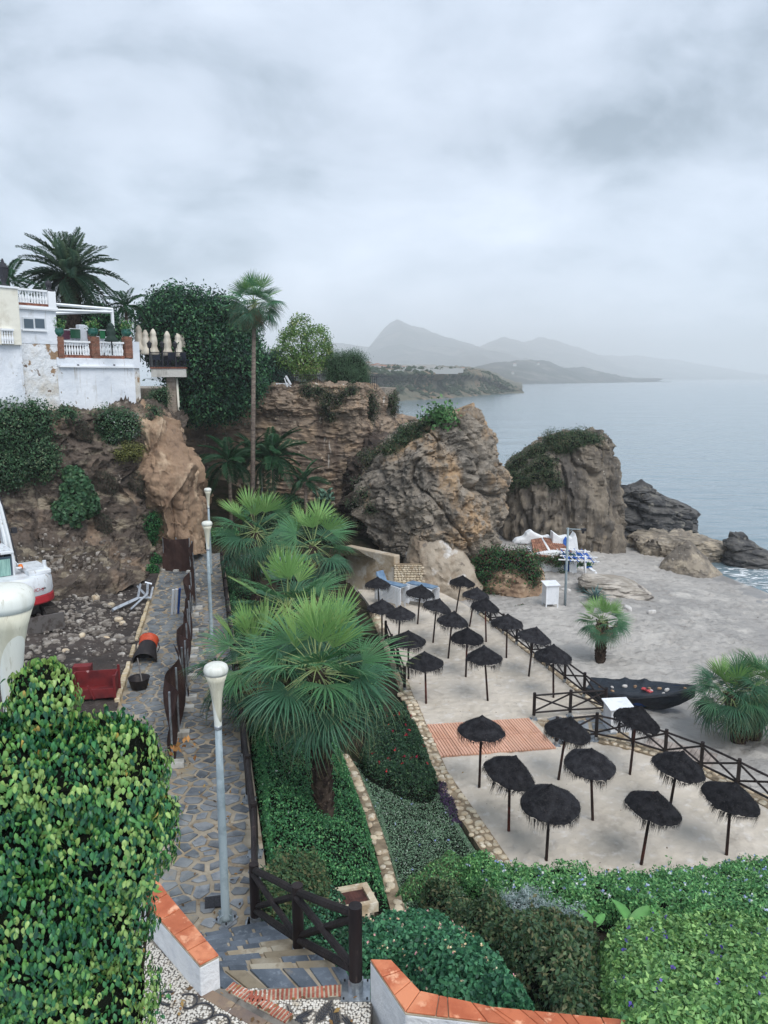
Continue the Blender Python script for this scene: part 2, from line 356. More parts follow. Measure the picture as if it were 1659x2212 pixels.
# ================================================================ near ground
XR = lambda y: -2.02 - 0.232 * (y - 10.7)              # garden side of the path
XL = lambda y: -7.53 - 0.228 * (y - 21.0)              # building-site side of the path
zp = lambda y: 3.6 - 0.05 * (np.clip(y, 9, 46) - 10.7)
XT = lambda y: np.interp(y, [12, 18.8, 22.0, 25.4, 29.3, 33.6, 41, 46], [4.4, 2.62, 1.73, 1.23, .76, .22, -.9, -2.2])
XS = lambda y: np.interp(y, [0, 20, 40, 48, 54, 60, 65, 68, 80], [52, 36, 27, 25, 23.8, 25, 21, 19, 16])
TZ = -0.2
def zgar(x, y):
    a = zp(y) - (x - XR(y)) * 0.62; b = 4.9 - (y - 7.0) * 0.53
    lim = np.clip((x - XR(y)) / 1.0, 0, 1)
    return np.maximum(np.maximum(a, b * lim + a * (1 - lim)), TZ - 0.05)
def zbeach(x, y):
    s = XS(y) - x
    z = np.where(s > 0, np.minimum(SEA + 0.095 * s, -0.45 - 0.012 * np.clip(30 - s, 0, 30)), SEA + 0.16 * s)
    return np.maximum(z, -6)
def sheet(name, fx0, fx1, y0, y1, nx, ny, fz, mat, kind='structure', bumps=0.0, bf=1.0):
    yy = np.linspace(y0, y1, ny)[:, None] * np.ones((1, nx)); t = np.linspace(0, 1, nx)[None, :]
    x0 = fx0(yy) if callable(fx0) else fx0; x1 = fx1(yy) if callable(fx1) else fx1
    X = x0 + (x1 - x0) * t + yy * 0; Z = fz(X, yy); P = np.stack([X, yy, Z], -1); q = P.reshape(-1, 3)
    if bumps: q[:, 2] += fbm(q, 5, bf) * bumps
    o = link(name, mesh(q, grid_faces(ny, nx), mat, True)); o['kind'] = kind; return o
m_sand = M('terrace_sand', lin(206, 196, 183), 0.95, [(lin(192, 182, 168), 0.35, 0.45, 0.62), (lin(172, 162, 150), 1.1, 0.56, 0.74), (lin(220, 214, 208), 3.0, 0.55, 0.75), (lin(120, 110, 98), 16, 0.70, 0.76)], [(1.3, 0.35), (2.6, .35, None, 'v'), (6, 0.35), (40, 0.35)], spec=0.1)
m_beach = M('beach_sand', lin(180, 173, 165), 0.95, [(lin(158, 153, 148), 0.10, 0.42, 0.58), (lin(190, 183, 174), 0.5, 0.5, 0.66), (lin(146, 139, 132), 1.7, 0.54, 0.72, (0.7, 1.4, 1)), (lin(66, 60, 55), 6.5, 0.66, 0.71, (0.5, 1.5, 1)), (lin(205, 200, 194), 9, 0.7, 0.74)], [(0.9, 0.6, (0.5, 1, 1)), (2.2, .5, None, 'v'), (3.5, 0.8, (0.6, 1.3, 1)), (14, 0.6)], spec=0.1)
BEACH = sheet('beach', -6, 50, 14, 84, 400, 500, zbeach, m_beach, bumps=0.09, bf=0.8)
m_wet = M('wet_sand', lin(138, 134, 131), .35, [(lin(158, 153, 148), .8, .45, .62)], [(3, .2), (12, .2)], spec=.4)
sheet('wet_sand', lambda y: XS(y) - 2.6 + .5 * np.sin(y * .7) + .3 * np.sin(y * 1.9), lambda y: XS(y) + .9, 34, 62, 14, 130, lambda x, y: zbeach(x, y) - .12 + .17 * np.clip((x - XS(y) + 2.9) / 1.6, 0, 1), m_wet)
m_dirt = M('building_site_dirt', lin(80, 69, 63), 0.95, [(lin(62, 55, 52), 0.5, 0.42, 0.6), (lin(112, 104, 98), 1.7, 0.55, 0.7), (lin(150, 142, 134), 9, 0.64, 0.7), (lin(44, 38, 36), 3, 0.58, 0.7)], [(1.5, 0.7), (7, 0.8), (26, 0.6)], spec=0.2)
def zsite(x, y):
    return zp(y) + 0.05 + np.clip(XL(y) - x - 1.0, 0, 9) * 0.03 + np.clip(y - 27, 0, 20) * np.clip(XL(y) - x - 1, 0, 6) * 0.018
sheet('building_site_ground', lambda y: XL(y) - 30, lambda y: XL(y) - 0.02, 6, 47, 190, 220, zsite, m_dirt, bumps=0.09, bf=0.9)
m_soil = M('garden_soil', lin(58, 52, 44), 1.0, [(lin(36, 42, 28), 2, 0.45, 0.6)], [(6, 0.8)], spec=0.05)
sheet('garden_soil', lambda y: XR(y) + 0.12, lambda y: np.maximum(XT(y) - 0.1, XT(y) - 0.1), 8.0, 46, 70, 150, zgar, m_soil, bumps=0.05)
sheet('garden_slope_soil', -0.6, 22.0, 5.2, 18.0, 80, 70, lambda x, y: 4.9 - (y - 7.0) * 0.53, m_soil, bumps=0.05)
sheet('cove_ground', -18, -0.5, 43.5, 60, 60, 60, lambda x, y: np.minimum(1.9 + np.clip(y - 45.5, 0, 20) * 0.28, 1.9 + np.clip(-1.5 - x, -2, 20) * .35) + np.clip(-9.5 - x, 0, 8) * 0.15, m_soil, bumps=0.2, bf=.6)
# terrace of sand with its stone edging
FENCE_A = [(4.93, 38.74), (5.35, 37.2), (5.75, 35.6), (6.15, 34.1), (6.55, 32.6), (6.94, 31.1), (7.34, 29.6), (7.74, 28.1), (8.15, 26.64)]
FENCE_B = [(5.81, 24.17), (7.23, 24.5), (8.3, 23.95), (9.13, 23.25), (9.94, 22.38), (10.6, 21.3), (11.2, 20.2), (11.8, 19.1), (12.4, 18.0)]
def terrace():
    left = [(float(XT(y)), y) for y in np.linspace(16.5, 43.5, 20)]
    right = [(13.2, 16.5)] + [(x + .12, y) for x, y in FENCE_B[::-1]] + [(5.45, 26.17)] + [(x + .12, y) for x, y in FENCE_A[::-1]] + [(4.4, 40.6), (3.0, 43.5)]
    poly = right + left[::-1]
    me = bpy.data.meshes.new('mesh'); bm = bmesh.new()
    vs_ = [bm.verts.new((x, y, TZ)) for x, y in poly]; f = bm.faces.new(vs_)
    if f.normal.z < 0: f.normal_flip()
    r = bmesh.ops.extrude_face_region(bm, geom=[f]); 
    for v in [g for g in r['geom'] if isinstance(g, bmesh.types.BMVert)]: v.co.z = TZ
    for v in vs_: v.co.z = -1.2
    bmesh.ops.recalc_face_normals(bm, faces=bm.faces[:]); bm.to_mesh(me); bm.free(); me.materials.append(m_sand)
    return link('terrace_ground', me, kind='structure')
TERR = terrace()
def trodden(q, n, ext, seed, r=.13, depth=.03, trails=True):
    """press footprints into a sheet of points"""
    rs = np.random.default_rng(seed); x0, x1, y0, y1 = ext
    if trails:
        P = []
        for _ in range(n // 30):
            p = np.array((rs.uniform(x0, x1), rs.uniform(y0, y1))); a = rs.uniform(0, 6.28)
            for k in range(30): a += rs.normal() * .12; p = p + .36 * np.array((math.cos(a), math.sin(a))); P.append(p + .09 * (-1) ** k * np.array((-math.sin(a), math.cos(a))))
        P = np.array(P)
    else: P = np.c_[rs.uniform(x0, x1, n), rs.uniform(y0, y1, n)]
    o = np.argsort(q[:, 1]); ys = q[o, 1]
    for p in P:
        i, j = np.searchsorted(ys, (p[1] - r * 2.2, p[1] + r * 2.2)); k = o[i:j]; d2 = ((q[k, 0] - p[0]) ** 2 + (q[k, 1] - p[1]) ** 2) / r ** 2; m = d2 < 5
        q[k[m], 2] += depth * (.45 * np.exp(-(np.sqrt(d2[m]) - 1.25) ** 2 / .15) - np.exp(-d2[m] * 1.3))
    return q
def terrace_sand():
    poly = [tuple(v.co)[:2] for v in TERR.data.vertices if v.co.z > -.5]
    xs, ys = np.arange(-1.6, 13.4, .095), np.arange(16.4, 43.6, .095); X, YY = np.meshgrid(xs, ys); q = np.c_[X.ravel(), YY.ravel(), np.zeros(X.size)]
    d = polydist_(q[:, :2], poly); q[:, 2] = TZ + .016 + fbm(q, 4, .9) * .018 + fbm(q, 3, 4.0) * .006; q[:, 2] = np.where(d < .12, TZ + .004, q[:, 2])
    q = trodden(q, 2600, (-.5, 12, 17, 42), 5, .125, .03); F = grid_faces(len(ys), len(xs)); F = F[(d[F] > .01).all(1)]
    link('terrace_sand', mesh(q, F, m_sand, True), kind='structure')
_bq = np.zeros(len(BEACH.data.vertices) * 3, np.float32); BEACH.data.vertices.foreach_get('co', _bq); _bq = trodden(_bq.reshape(-1, 3).astype(float), 5200, (6, 26, 20, 56), 9, .19, .055); BEACH.data.vertices.foreach_set('co', _bq.astype(np.float32).ravel()); BEACH.data.update()
def polydist_(P, poly):
    poly = np.asarray(poly, float); d = np.full(len(P), 1e9); ins = np.zeros(len(P), bool)
    for a, b in zip(poly, np.roll(poly, -1, 0)):
        e = b - a; t = np.clip(((P - a) @ e) / (e @ e + 1e-12), 0, 1); d = np.minimum(d, np.hypot(*(P - a - t[:, None] * e).T))
        c = ((a[1] > P[:, 1]) != (b[1] > P[:, 1])); x = (b[0] - a[0]) * (P[:, 1] - a[1]) / (b[1] - a[1] + 1e-12) + a[0]; ins ^= c & (P[:, 0] < x)
    return np.where(ins, d, -d)
terrace_sand()
m_slate = M('slate_flag', lin(134, 137, 140), 0.55, [(lin(92, 97, 104), 2.5, 0.4, 0.6), (lin(140, 128, 108), 1.3, 0.60, 0.72), (lin(120, 128, 138), 14, 0.58, 0.7)], [(10, 0.35), (40, 0.25)], spec=0.45, rnd=0.30)
m_mortar = M('path_mortar', lin(148, 138, 122), 0.9, [(lin(176, 164, 146), 1.2, 0.45, 0.6), (lin(120, 104, 84), 3.5, 0.52, 0.66), (lin(156, 136, 108), 0.7, 0.55, 0.68)], [(20, 0.5), (5, 0.3)], spec=0.25)
sheet('path', lambda y: XL(y) - .3, lambda y: XR(y) + 0.3, 9.3, 47, 24, 160, lambda x, y: zp(y) - 0.012, m_mortar)
PATH = bpy.data.objects['path']
def voronoi_cells(pts, reach):
    pts = np.asarray(pts, float); out = []
    for i, p in enumerate(pts):
        d = np.hypot(*(pts - p).T); nb = np.where((d < reach) & (d > 1e-6))[0]; nb = nb[np.argsort(d[nb])][:18]
        poly = [p + np.array(c) * reach * 0.5 for c in ((-1, -1), (1, -1), (1, 1), (-1, 1))]
        for j in nb:
            m = (p + pts[j]) / 2; nv = pts[j] - p; new = []
            for a, b in zip(poly, poly[1:] + poly[:1]):
                da, db = np.dot(a - m, nv), np.dot(b - m, nv)
                if da <= 0: new.append(a)
                if da * db < 0: new.append(a + (b - a) * (da / (da - db)))
            poly = new
            if len(poly) < 3: break
        out.append(poly)
    return out
def stone_mesh(poly, c, h, inset=0.012, jit=0.0):
    """a flat stone with a worn upper edge, about c"""
    poly = [np.array(p) - c for p in poly]; n = len(poly)
    sh = lambda p, k: p * max(0.1, 1 - k / (np.linalg.norm(p) + 1e-6))
    a = [sh(p, inset) for p in poly]; b = [sh(p, inset + h * 0.6) for p in poly]
    V = [(p[0], p[1], -h) for p in a] + [(p[0], p[1], h * 0.45 + random.uniform(-jit, jit)) for p in a] + [(p[0], p[1], h + random.uniform(-jit, jit)) for p in b]
    F = [tuple(range(2 * n, 3 * n))] + [(k * n + i, k * n + (i + 1) % n, (k + 1) * n + (i + 1) % n, (k + 1) * n + i) for k in (0, 1) for i in range(n)]
    return V, F
def paving():
    pts = []; y = 9.4
    while y < 46.5:
        s = 0.30 if y < 24 else 0.38; x = XL(y) + random.uniform(0, s) - s
        while x < XR(y) + 0.3 + s:
            (random.random() < .74) and pts.append((x + random.uniform(-.46, .46) * s, y + random.uniform(-.46, .46) * s)); x += s * random.choice((0.7, 1.0, 1.5))
        y += s * 0.78
    cells = voronoi_cells(pts, 1.3); cand = []
    for p, poly in zip(pts, cells):
        if len(poly) < 3: continue
        x, y = p
        if not (XL(y) + .04 < x < XR(y) + .22): continue
        poly = [np.array((float(np.clip(v[0], XL(v[1]) + .02, XR(v[1]) + .27)), float(np.clip(v[1], 9.35, 46.9)))) for v in poly]
        c = np.mean(poly, axis=0); ar = 0.5 * abs(sum(a[0] * b[1] - a[1] * b[0] for a, b in zip(poly, poly[1:] + poly[:1])))
        if ar < 0.02: continue
        k = random.uniform(0.6, 0.88) ; poly = [c + (v - c) * np.array((k, k * random.uniform(.86, 1.02))) for v in poly]
        cand.append((c, poly, ar))
    vis = lambda c: (c[1] > 10.2) and (c[0] > -0.27 * c[1])
    cand.sort(key=lambda t: (not vis(t[0]), t[0][1] - t[2] * 4))
    rest = MB(); n = 0
    for i, (c, poly, ar) in enumerate(cand):
        V, F = stone_mesh(poly, c, 0.010, 0.0)
        z = float(zp(c[1]))
        if i < 300: link('flagstone', mesh(V, F, m_slate), PATH, (c[0], c[1], z), (-0.05, 0, 0))
        else: rest.add(np.array(V) + (c[0], c[1], z), F)
    o = rest.obj('flagstones', M('slate_far', lin(132, 135, 136), 0.55, [(lin(84, 90, 96), 1.3, 0.4, 0.6), (lin(150, 136, 112), 0.9, 0.56, 0.66), (lin(120, 128, 136), 6, 0.55, 0.68)], [(10, 0.3)], spec=0.45), PATH); o['kind'] = 'stuff'
paving()
m_kerb = M('kerb_stone', lin(190, 172, 140), 0.9, [(lin(150, 132, 104), 2.5, 0.45, 0.62), (lin(206, 196, 176), 7, 0.5, 0.66)], [(9, 0.6)], rnd=0.12)
def kerb():
    e = MB().box((0, 0, 0), (0.01, 0.01, 0.01)); root = empty('path_kerb', (0, 0, 0)); root['kind'] = 'structure'
    y = 20.0
    while y < 32.3:
        ln = random.uniform(.35, .8); c = Vector((XL(y + ln / 2) - .07, y + ln / 2, float(zp(y)) + .03))
        if random.random() > 0.06: bevel(MB().box((0, 0, 0), (random.uniform(.12, .17), ln * .95, random.uniform(.14, .2))).obj('kerb_stone', m_kerb, root, loc=c, rot=(-.05, random.uniform(-.05, .05), .224 + random.uniform(-.04, .04))), 0.03, 2)
        y += ln
kerb()
m_cream = M('cream_stone', lin(205, 188, 158), 0.9, [(lin(178, 152, 118), 2.2, 0.45, 0.62), (lin(222, 210, 188), 6, 0.52, 0.66), (lin(120, 108, 92), 4, 0.66, 0.72)], [(8, 0.6), (30, 0.4)], rnd=0.18, spec=0.15)
m_ejoint = M('edging_joint', lin(150, 134, 112), 0.95, [(lin(120, 106, 88), 3, 0.45, 0.6)], [(12, 0.6)])
def rubble_stone(w, l, h, seed):
    rs = np.random.default_rng(seed); n = 9
    V = []; 
    for z, k in ((-h, 0.95), (h * .25, 1.0), (h * .8, .82), (h, .5)):
        for j in range(n):
            a = 2 * math.pi * j / n; r = 1 + rs.uniform(-.16, .16)
            V.append((math.cos(a) * w * k * r, math.sin(a) * l * k * r, z + rs.uniform(-.12, .12) * h))
    F = [(i * n + j, i * n + (j + 1) % n, (i + 1) * n + (j + 1) % n, (i + 1) * n + j) for i in range(3) for j in range(n)] + [tuple(3 * n + j for j in range(n))]
    return V, F
STONES = [mesh(*rubble_stone(1, random.uniform(.7, 1.0), 0.6, s), m_cream, True) for s in range(8)]
def stone_edging(name, line, width, sz, zf, hgt, nmax, lab, seed=1, every=1.0):
    """a low edging of bedded stones along a line on the ground"""
    rs = random.Random(seed); root = empty(name, (0, 0, 0)); root['kind'] = 'structure'
    line = [Vector((p[0], p[1], 0)) for p in line]; seg = [(b - a).length for a, b in zip(line, line[1:])]
    mb = MB()
    for a, b in zip(line, line[1:]):
        t = (b - a).normalized(); nn = Vector((-t.y, t.x, 0)) * width / 2
        za, zb = zf(a.x, a.y), zf(b.x, b.y)
        Vb = [a - nn, b - nn, b + nn, a + nn]; zz = [za, zb, zb, za]
        mb.add([(v.x, v.y, z - .5) for v, z in zip(Vb, zz)] + [(v.x, v.y, z + hgt) for v, z in zip(Vb, zz)], [(4, 5, 6, 7), (0, 1, 5, 4), (2, 3, 7, 6), (0, 4, 7, 3), (1, 2, 6, 5)])
    mb.obj('joint_bed', m_ejoint, root)
    L = sum(seg); s = 0.0; k = 0
    while s < L and k < nmax:
        r = rs.uniform(.6, 1.15) * sz; i = 0; u = s
        while i < len(seg) - 1 and u > seg[i]: u -= seg[i]; i += 1
        t = (line[i + 1] - line[i]).normalized(); nn = Vector((-t.y, t.x, 0)); p = line[i] + t * u
        off = -width / 2 + r * .6
        while off < width / 2:
            q = p + nn * (off + rs.uniform(-.2, .2) * r) + t * rs.uniform(-.4, .4) * r
            if rs.random() < every:
                link('stone', STONES[rs.randrange(8)], root, (q.x, q.y, zf(q.x, q.y) + hgt + .0), (rs.uniform(-.15, .15), rs.uniform(-.15, .15), rs.uniform(0, 6.3)), (r * .62, r * .62, r * .34)); k += 1
            off += r * rs.uniform(1.15, 1.5)
        s += r * 1.3
    return root
stone_edging('terrace_edging', [(float(XT(y)) + .0, y) for y in np.linspace(17.6, 27.5, 12)], 0.55, 0.20, lambda x, y: TZ, 0.14, 190, '', 3)
stone_edging('terrace_far_edging', [(float(XT(y)) + .0, y) for y in np.linspace(27.5, 39, 10)], 0.45, 0.34, lambda x, y: TZ, 0.12, 90, '', 4)
stone_edging('fence_edging', [(x + .12, y) for x, y in FENCE_B[1:]], 0.5, 0.21, lambda x, y: TZ, 0.06, 110, '', 5, 0.8)
stone_edging('fence_footing', [(x + .1, y) for x, y in FENCE_A], 0.22, 0.20, lambda x, y: TZ, 0.04, 90, '', 6, 0.8)
# two stone edgings that divide the garden beds
BED = [G(862, 1935, 2.25), G(842, 1880, 2.0), G(815, 1800, 1.55), G(790, 1745, 1.25), G(765, 1690, 1.0), G(742, 1660, .9)]
stone_edging('bed_edging', BED, 0.28, 0.2, lambda x, y: float(zgar(np.array(x), np.array(y))) + .12, 0.06, 70, '', 8)
# slate landing by the beach steps, stone wall below the fence
def landing():
    poly = [(5.4, 26.2), (8.0, 26.6), (8.6, 25.2), (7.3, 24.5), (5.8, 24.1)]
    o = MB().prism(poly, -1.0, TZ - .02).obj('landing', m_mortar); o['kind'] = 'structure'
    pts = [(random.uniform(5.2, 8.8), random.uniform(23.9, 26.8)) for _ in range(40)]
    for p, c in zip(pts, voronoi_cells(pts, 1.4)):
        if len(c) < 3: continue
        cc = np.mean(c, axis=0); ins = all((poly[(i + 1) % 5][0] - poly[i][0]) * (cc[1] - poly[i][1]) - (poly[(i + 1) % 5][1] - poly[i][1]) * (cc[0] - poly[i][0]) < -.15 for i in range(5))
        if not ins: continue
        V, F = stone_mesh([cc + (np.array(v) - cc) * .8 for v in c], cc, 0.015, .01); link('flagstone', mesh(V, F, m_slate), o, (cc[0], cc[1], TZ - .01))
landing()
# ================================================================ mosaic platform, steps, white walls
PZ = 5.35
m_bed = M('mosaic_bed', lin(128, 122, 114), 0.9, [(lin(96, 92, 88), 4, 0.45, 0.6)], [(25, 0.5)])
plat = MB().prism([(-6.5, 2.5), (-0.2, 2.5), (-0.2, 6.4), (-0.12, 7.3), (-0.36, 7.50), (-1.80, 7.47), (-2.05, 7.46), (-3.2, 9.0), (-6.5, 9.0)], 4.6, PZ - 0.006).obj('mosaic_platform', m_bed); plat['kind'] = 'structure'
m_peb = M('white_pebble', lin(222, 216, 206), 0.6, [(lin(190, 178, 160), 9, 0.5, 0.66)], rnd=0.10, spec=0.3)
m_pebd = M('dark_pebble', lin(64, 66, 72), 0.55, [(lin(44, 46, 52), 9, 0.5, 0.66)], rnd=0.2, spec=0.35)
def pebble(el, s):
    rs = np.random.default_rng(s); n = 7; V = []
    for z, k in ((-.3, .9), (.25, 1.0), (.7, .62)):
        for j in range(n): a = 2 * math.pi * j / n; r = k * (1 + rs.uniform(-.12, .12)); V.append((math.cos(a) * r, math.sin(a) * r * el, z * .5))
    V.append((0, 0, .48))
    F = [(i * n + j, i * n + (j + 1) % n, (i + 1) * n + (j + 1) % n, (i + 1) * n + j) for i in (0, 1) for j in range(n)] + [(2 * n + j, 2 * n + (j + 1) % n, 3 * n) for j in range(n)]
    return V, F
def mosaic():
    kinds = [pebble(random.uniform(.7, 1), s) for s in range(5)]; mw = [mesh(V, F, m_peb, True) for V, F in kinds]
    slim = [pebble(.32, s) for s in range(3)]; md = [mesh(V, F, m_pebd, True) for V, F in slim]
    dark = []                                                  # curls and leaves laid in slim dark stones
    def curl(cx, cy, r, a0, a1, n):
        for i in range(n): a = a0 + (a1 - a0) * i / (n - 1); rr = r * (0.45 + 0.55 * i / (n - 1)); dark.append((cx + rr * math.cos(a), cy + rr * math.sin(a), a + math.pi / 2, .024))
    def leaf(cx, cy, ang, ln, w):
        for i in range(10):
            t = i / 9; u = (t - .5) * ln; h = w * math.sin(math.pi * t)
            for k in range(-2, 3):
                if abs(k) * .02 <= h: dark.append((cx + u * math.cos(ang) - k * .02 * math.sin(ang), cy + u * math.sin(ang) + k * .02 * math.cos(ang), ang + k * .35, .02))
    curl(-2.12, 7.27, .13, -2.4, 2.2, 20); curl(-1.93, 7.12, .16, -2.0, 2.4, 24); curl(-1.72, 6.98, .15, -1.8, 2.6, 22); curl(-2.35, 7.36, .12, 1, 5, 16)
    leaf(-1.0, 7.12, 1.9, .2, .03); leaf(-.86, 7.10, .6, .2, .035); leaf(-.93, 7.02, 0.1, .24, .035); leaf(-1.05, 7.0, 2.6, .2, .03); leaf(-.64, 7.15, 1.1, .3, .09); leaf(-.52, 7.08, 1.8, .24, .07); leaf(-.38, 7.02, 2.2, .2, .04); leaf(-1.95, 6.99, .3, .16, .04)
    dd = np.array([d[:2] for d in dark]); items = [(x, y, a, s, 1) for x, y, a, s in dark]
    y = 6.86
    while y < 8.3:
        x = -2.95
        while x < -.16:
            px, py = x + random.uniform(-.012, .012), y + random.uniform(-.011, .011)
            inside = py < 7.31 - .0 * px if px > -1.25 else py < 7.46 + np.clip(-2.0 - px, 0, 2) * .9
            strip = abs((py - 7.40) + (px + 1.85) * .50) < .115 and px > -2.0       # brick and stone strip
            if inside and not strip and np.min(np.hypot(dd[:, 0] - px, dd[:, 1] - py)) > .026: items.append((px, py, random.uniform(0, 6), random.uniform(.013, .019), 0))
            x += .029
        y += .0275
    strip = lambda p: abs((p[1] - 7.40) + (p[0] + 1.85) * .50) < .10 and p[0] > -2.0
    items = [i for i in items if not strip(i)]
    items.sort(key=lambda i: -(i[4] * 1.0 + (1 if -1.9 < i[0] < -.2 else 0)) - random.random() * .5)
    rest = [MB(), MB()]; count = [0, 0]
    for x, y, a, s, k in items:
        count[k] += 1; q = random.randrange(3)
        if count[k] <= 300: link('dark_pebble' if k else 'pebble', (md if k else mw)[q], plat, (x, y, PZ), (0, 0, a), (s, s, s))
        else:
            V, F = (slim if k else kinds)[q]; V = np.array(V) * s; c, sn = math.cos(a), math.sin(a); V = V @ np.array([[c, sn, 0], [-sn, c, 0], [0, 0, 1]]); rest[k].add(V + (x, y, PZ), F)
    for k, nm in ((0, 'pebbles'), (1, 'dark_pebbles')):
        if rest[k].n: o = rest[k].obj(nm, (m_peb, m_pebd)[k], plat, True); o['kind'] = 'stuff'
mosaic()
m_brick = M('edge_brick', lin(176, 104, 84), 0.85, [(lin(140, 76, 62), 6, 0.45, 0.62), (lin(196, 150, 128), 16, 0.56, 0.7)], [(40, 0.5)], rnd=0.2)
m_brickj = M('brick_joint', lin(190, 178, 156), 0.95, [(lin(150, 138, 118), 6, 0.45, 0.65)], [(30, .5)])
def brick_course(a, b, n, depth, name):
    a, b = Vector(a), Vector(b); t = (b - a); L = t.length; ang = math.atan2(t.y, t.x); c = (a + b) / 2
    root = MB().box((0, 0, 0), (L, depth * 1.02, .05)).obj(name, m_brickj, loc=(c.x, c.y, PZ - .02), rot=(0, 0, ang)); root['kind'] = 'structure'
    w = L / n; me = MB().box((0, 0, 0), (w * .56, depth, .055)).me(m_brick)
    for i in range(n):
        o = link('brick', me, root, (-L / 2 + w * (i + .5), random.uniform(-.006, .006), .002 + random.uniform(-.002, .003)), (random.uniform(-.02, .02), 0, random.uniform(-.04, .04))); 
brick_course((-1.47, 7.345), (-.42, 7.445), 22, .15, 'brick_edging'); brick_course((-1.72, 7.50), (-.99, 7.06), 19, .13, 'brick_edging')
m_strip = M('worn_stone_strip', lin(142, 122, 104), 0.85, [(lin(118, 104, 98), 2, 0.45, 0.6), (lin(166, 146, 120), 6, 0.52, 0.66)], [(20, 0.4)], rnd=.1)
for i, (a, b) in enumerate((((-1.98, 7.47), (-1.60, 7.23)), ((-1.59, 7.225), (-1.22, 7.0)), ((-1.21, 6.995), (-.9, 6.8)))):
    a, b = Vector(a), Vector(b); c = (a + b) / 2
    link('stone_slab', MB().box((0, 0, 0), ((b - a).length * .99, .13, .05)).me(m_strip), plat, (c.x - .035, c.y - .035, PZ - .012), (0, 0, math.atan2(b.y - a.y, b.x - a.x)))
# steps: ten slate treads falling away to the path
def steps():
    root = empty('garden_steps', (0, 0, 0)); root['kind'] = 'structure'
    A1, A2 = Vector((-1.78, 7.49)), Vector((-.30, 7.52)); B1, B2 = Vector((-3.1, 10.15)), Vector((-1.80, 10.62)); n = 10
    rs = random.Random(4)
    for i in range(n):
        t0, t1 = i / n, (i + 1.12) / n; z = PZ - .175 * (i + .35)
        a, b, c, d = A1.lerp(B1, t0) + Vector((-.25 * min(1, i), 0)), A2.lerp(B2, t0), A2.lerp(B2, t1), A1.lerp(B1, t1) + Vector((-.25, 0))
        st = MB().prism([tuple(a), tuple(b), tuple(c), tuple(d)], z - .6, z - .02).obj('step', m_mortar, root)
        cuts = [0]; 
        while cuts[-1] < 1: cuts.append(min(1, cuts[-1] + rs.uniform(.14, .34)))
        if cuts[-1] - cuts[-2] < .1: cuts.pop(-2)
        for u0, u1 in zip(cuts, cuts[1:]):
            k = rs.uniform(.008, .03); sk = rs.uniform(-.03, .03)
            P = [a.lerp(b, u0 + k), a.lerp(b, u1 - .005), d.lerp(c, u1 - .005 + sk * .3), d.lerp(c, u0 + k + sk * .3)]
            cc = sum(P, Vector((0, 0))) / 4; P = [np.array((p.x, p.y)) for p in P]
            V, F = stone_mesh(P, np.array(cc), .014, .004); link('slate_slab', mesh(V, F, m_step if rs.random() > .22 else m_tan), st, (cc.x, cc.y, z - .008 + rs.uniform(-.004, .004)))
m_step = M('step_slate', lin(96, 104, 114), 0.5, [(lin(74, 82, 92), 1.8, 0.42, 0.6), (lin(170, 148, 112), .9, 0.60, 0.68), (lin(118, 126, 134), 12, 0.55, 0.7)], [(9, 0.4), (40, 0.2)], spec=0.45, rnd=0.25)
m_tan = M('tan_slab', lin(142, 130, 110), .7, [(lin(164, 156, 140), 2, .5, .64), (lin(130, 118, 100), 5, .55, .66)], [(14, .4)], rnd=.15)
steps()
m_white = M('whitewash', lin(232, 233, 234), 0.9, [(lin(214, 216, 220), 3, 0.5, 0.7)], [(6, 0.6), (22, 0.5)], spec=0.1)
m_terra = M('terracotta_tile', lin(196, 112, 76), 0.55, [(lin(174, 92, 60), 3, 0.4, 0.6), (lin(232, 172, 136), 5, 0.56, 0.63), (lin(214, 136, 98), 1.7, 0.5, 0.6)], [(20, 0.15)], rnd=0.10, spec=0.35)
def low_wall(name, inner, outer, top, base, label, cuts):
    """white rendered wall between two plan lines, coped with terracotta tiles"""
    n = len(inner); poly = list(inner) + list(outer)[::-1]
    root = MB().prism(poly, base, top - .022).obj(name, m_white); bevel(root, .015, 2); tag(root, label, 'wall')
    pi, po = [Vector(p) for p in inner], [Vector(p) for p in outer]
    at = lambda P, s: P[min(int(s), n - 2)].lerp(P[min(int(s), n - 2) + 1], s - min(int(s), n - 2))
    MB().prism([tuple(p) for p in pi] + [tuple(p) for p in po[::-1]], top - .022, top - .008).obj('mortar_bed', m_brickj, root)
    for s0, s1 in zip(cuts, cuts[1:]):
        g = .012; P = [at(pi, s0), at(pi, s1), at(po, s1), at(po, s0)]; c = sum(P, Vector((0, 0))) / 4
        P = [c + (p - c) * .955 for p in P]
        o = link('coping_tile', MB().prism([(p.x - c.x, p.y - c.y) for p in P], -.012, .012).me(m_terra), root, (c.x, c.y, top + random.uniform(0, .004))); bevel(o, .006, 1)
    return root
low_wall('white_wall', [(-1.99, 7.34), (-2.85, 8.3), (-3.3, 8.9)], [(-1.81, 7.49), (-2.66, 8.52), (-3.1, 9.1)], 5.74, 3.4, 'low white wall with worn terracotta coping beside the leafy fig bush', [0, .22, .47, .73, 1.0, 1.3, 1.65, 2])
low_wall('white_wall', [(.08, 7.29), (.37, 6.87), (1.07, 6.67), (2.3, 6.52), (3.6, 6.40)], [(-.15, 7.3), (.21, 6.60), (1.31, 6.44), (2.3, 6.27), (3.6, 6.12)], 5.85, 3.4, 'low white wall with bright terracotta coping at the bottom edge', [0, .36, .70, 1.0, 1.27, 1.38, 1.72, 1.92, 2.0, 2.22, 2.32, 2.52, 2.62, 2.85, 3.0, 3.3, 3.6, 4])
m_iron = M('cast_iron', lin(58, 58, 64), 0.6, [(lin(40, 40, 44), 30, .45, .6)], [(60, .6)], spec=.4, metal=.3)
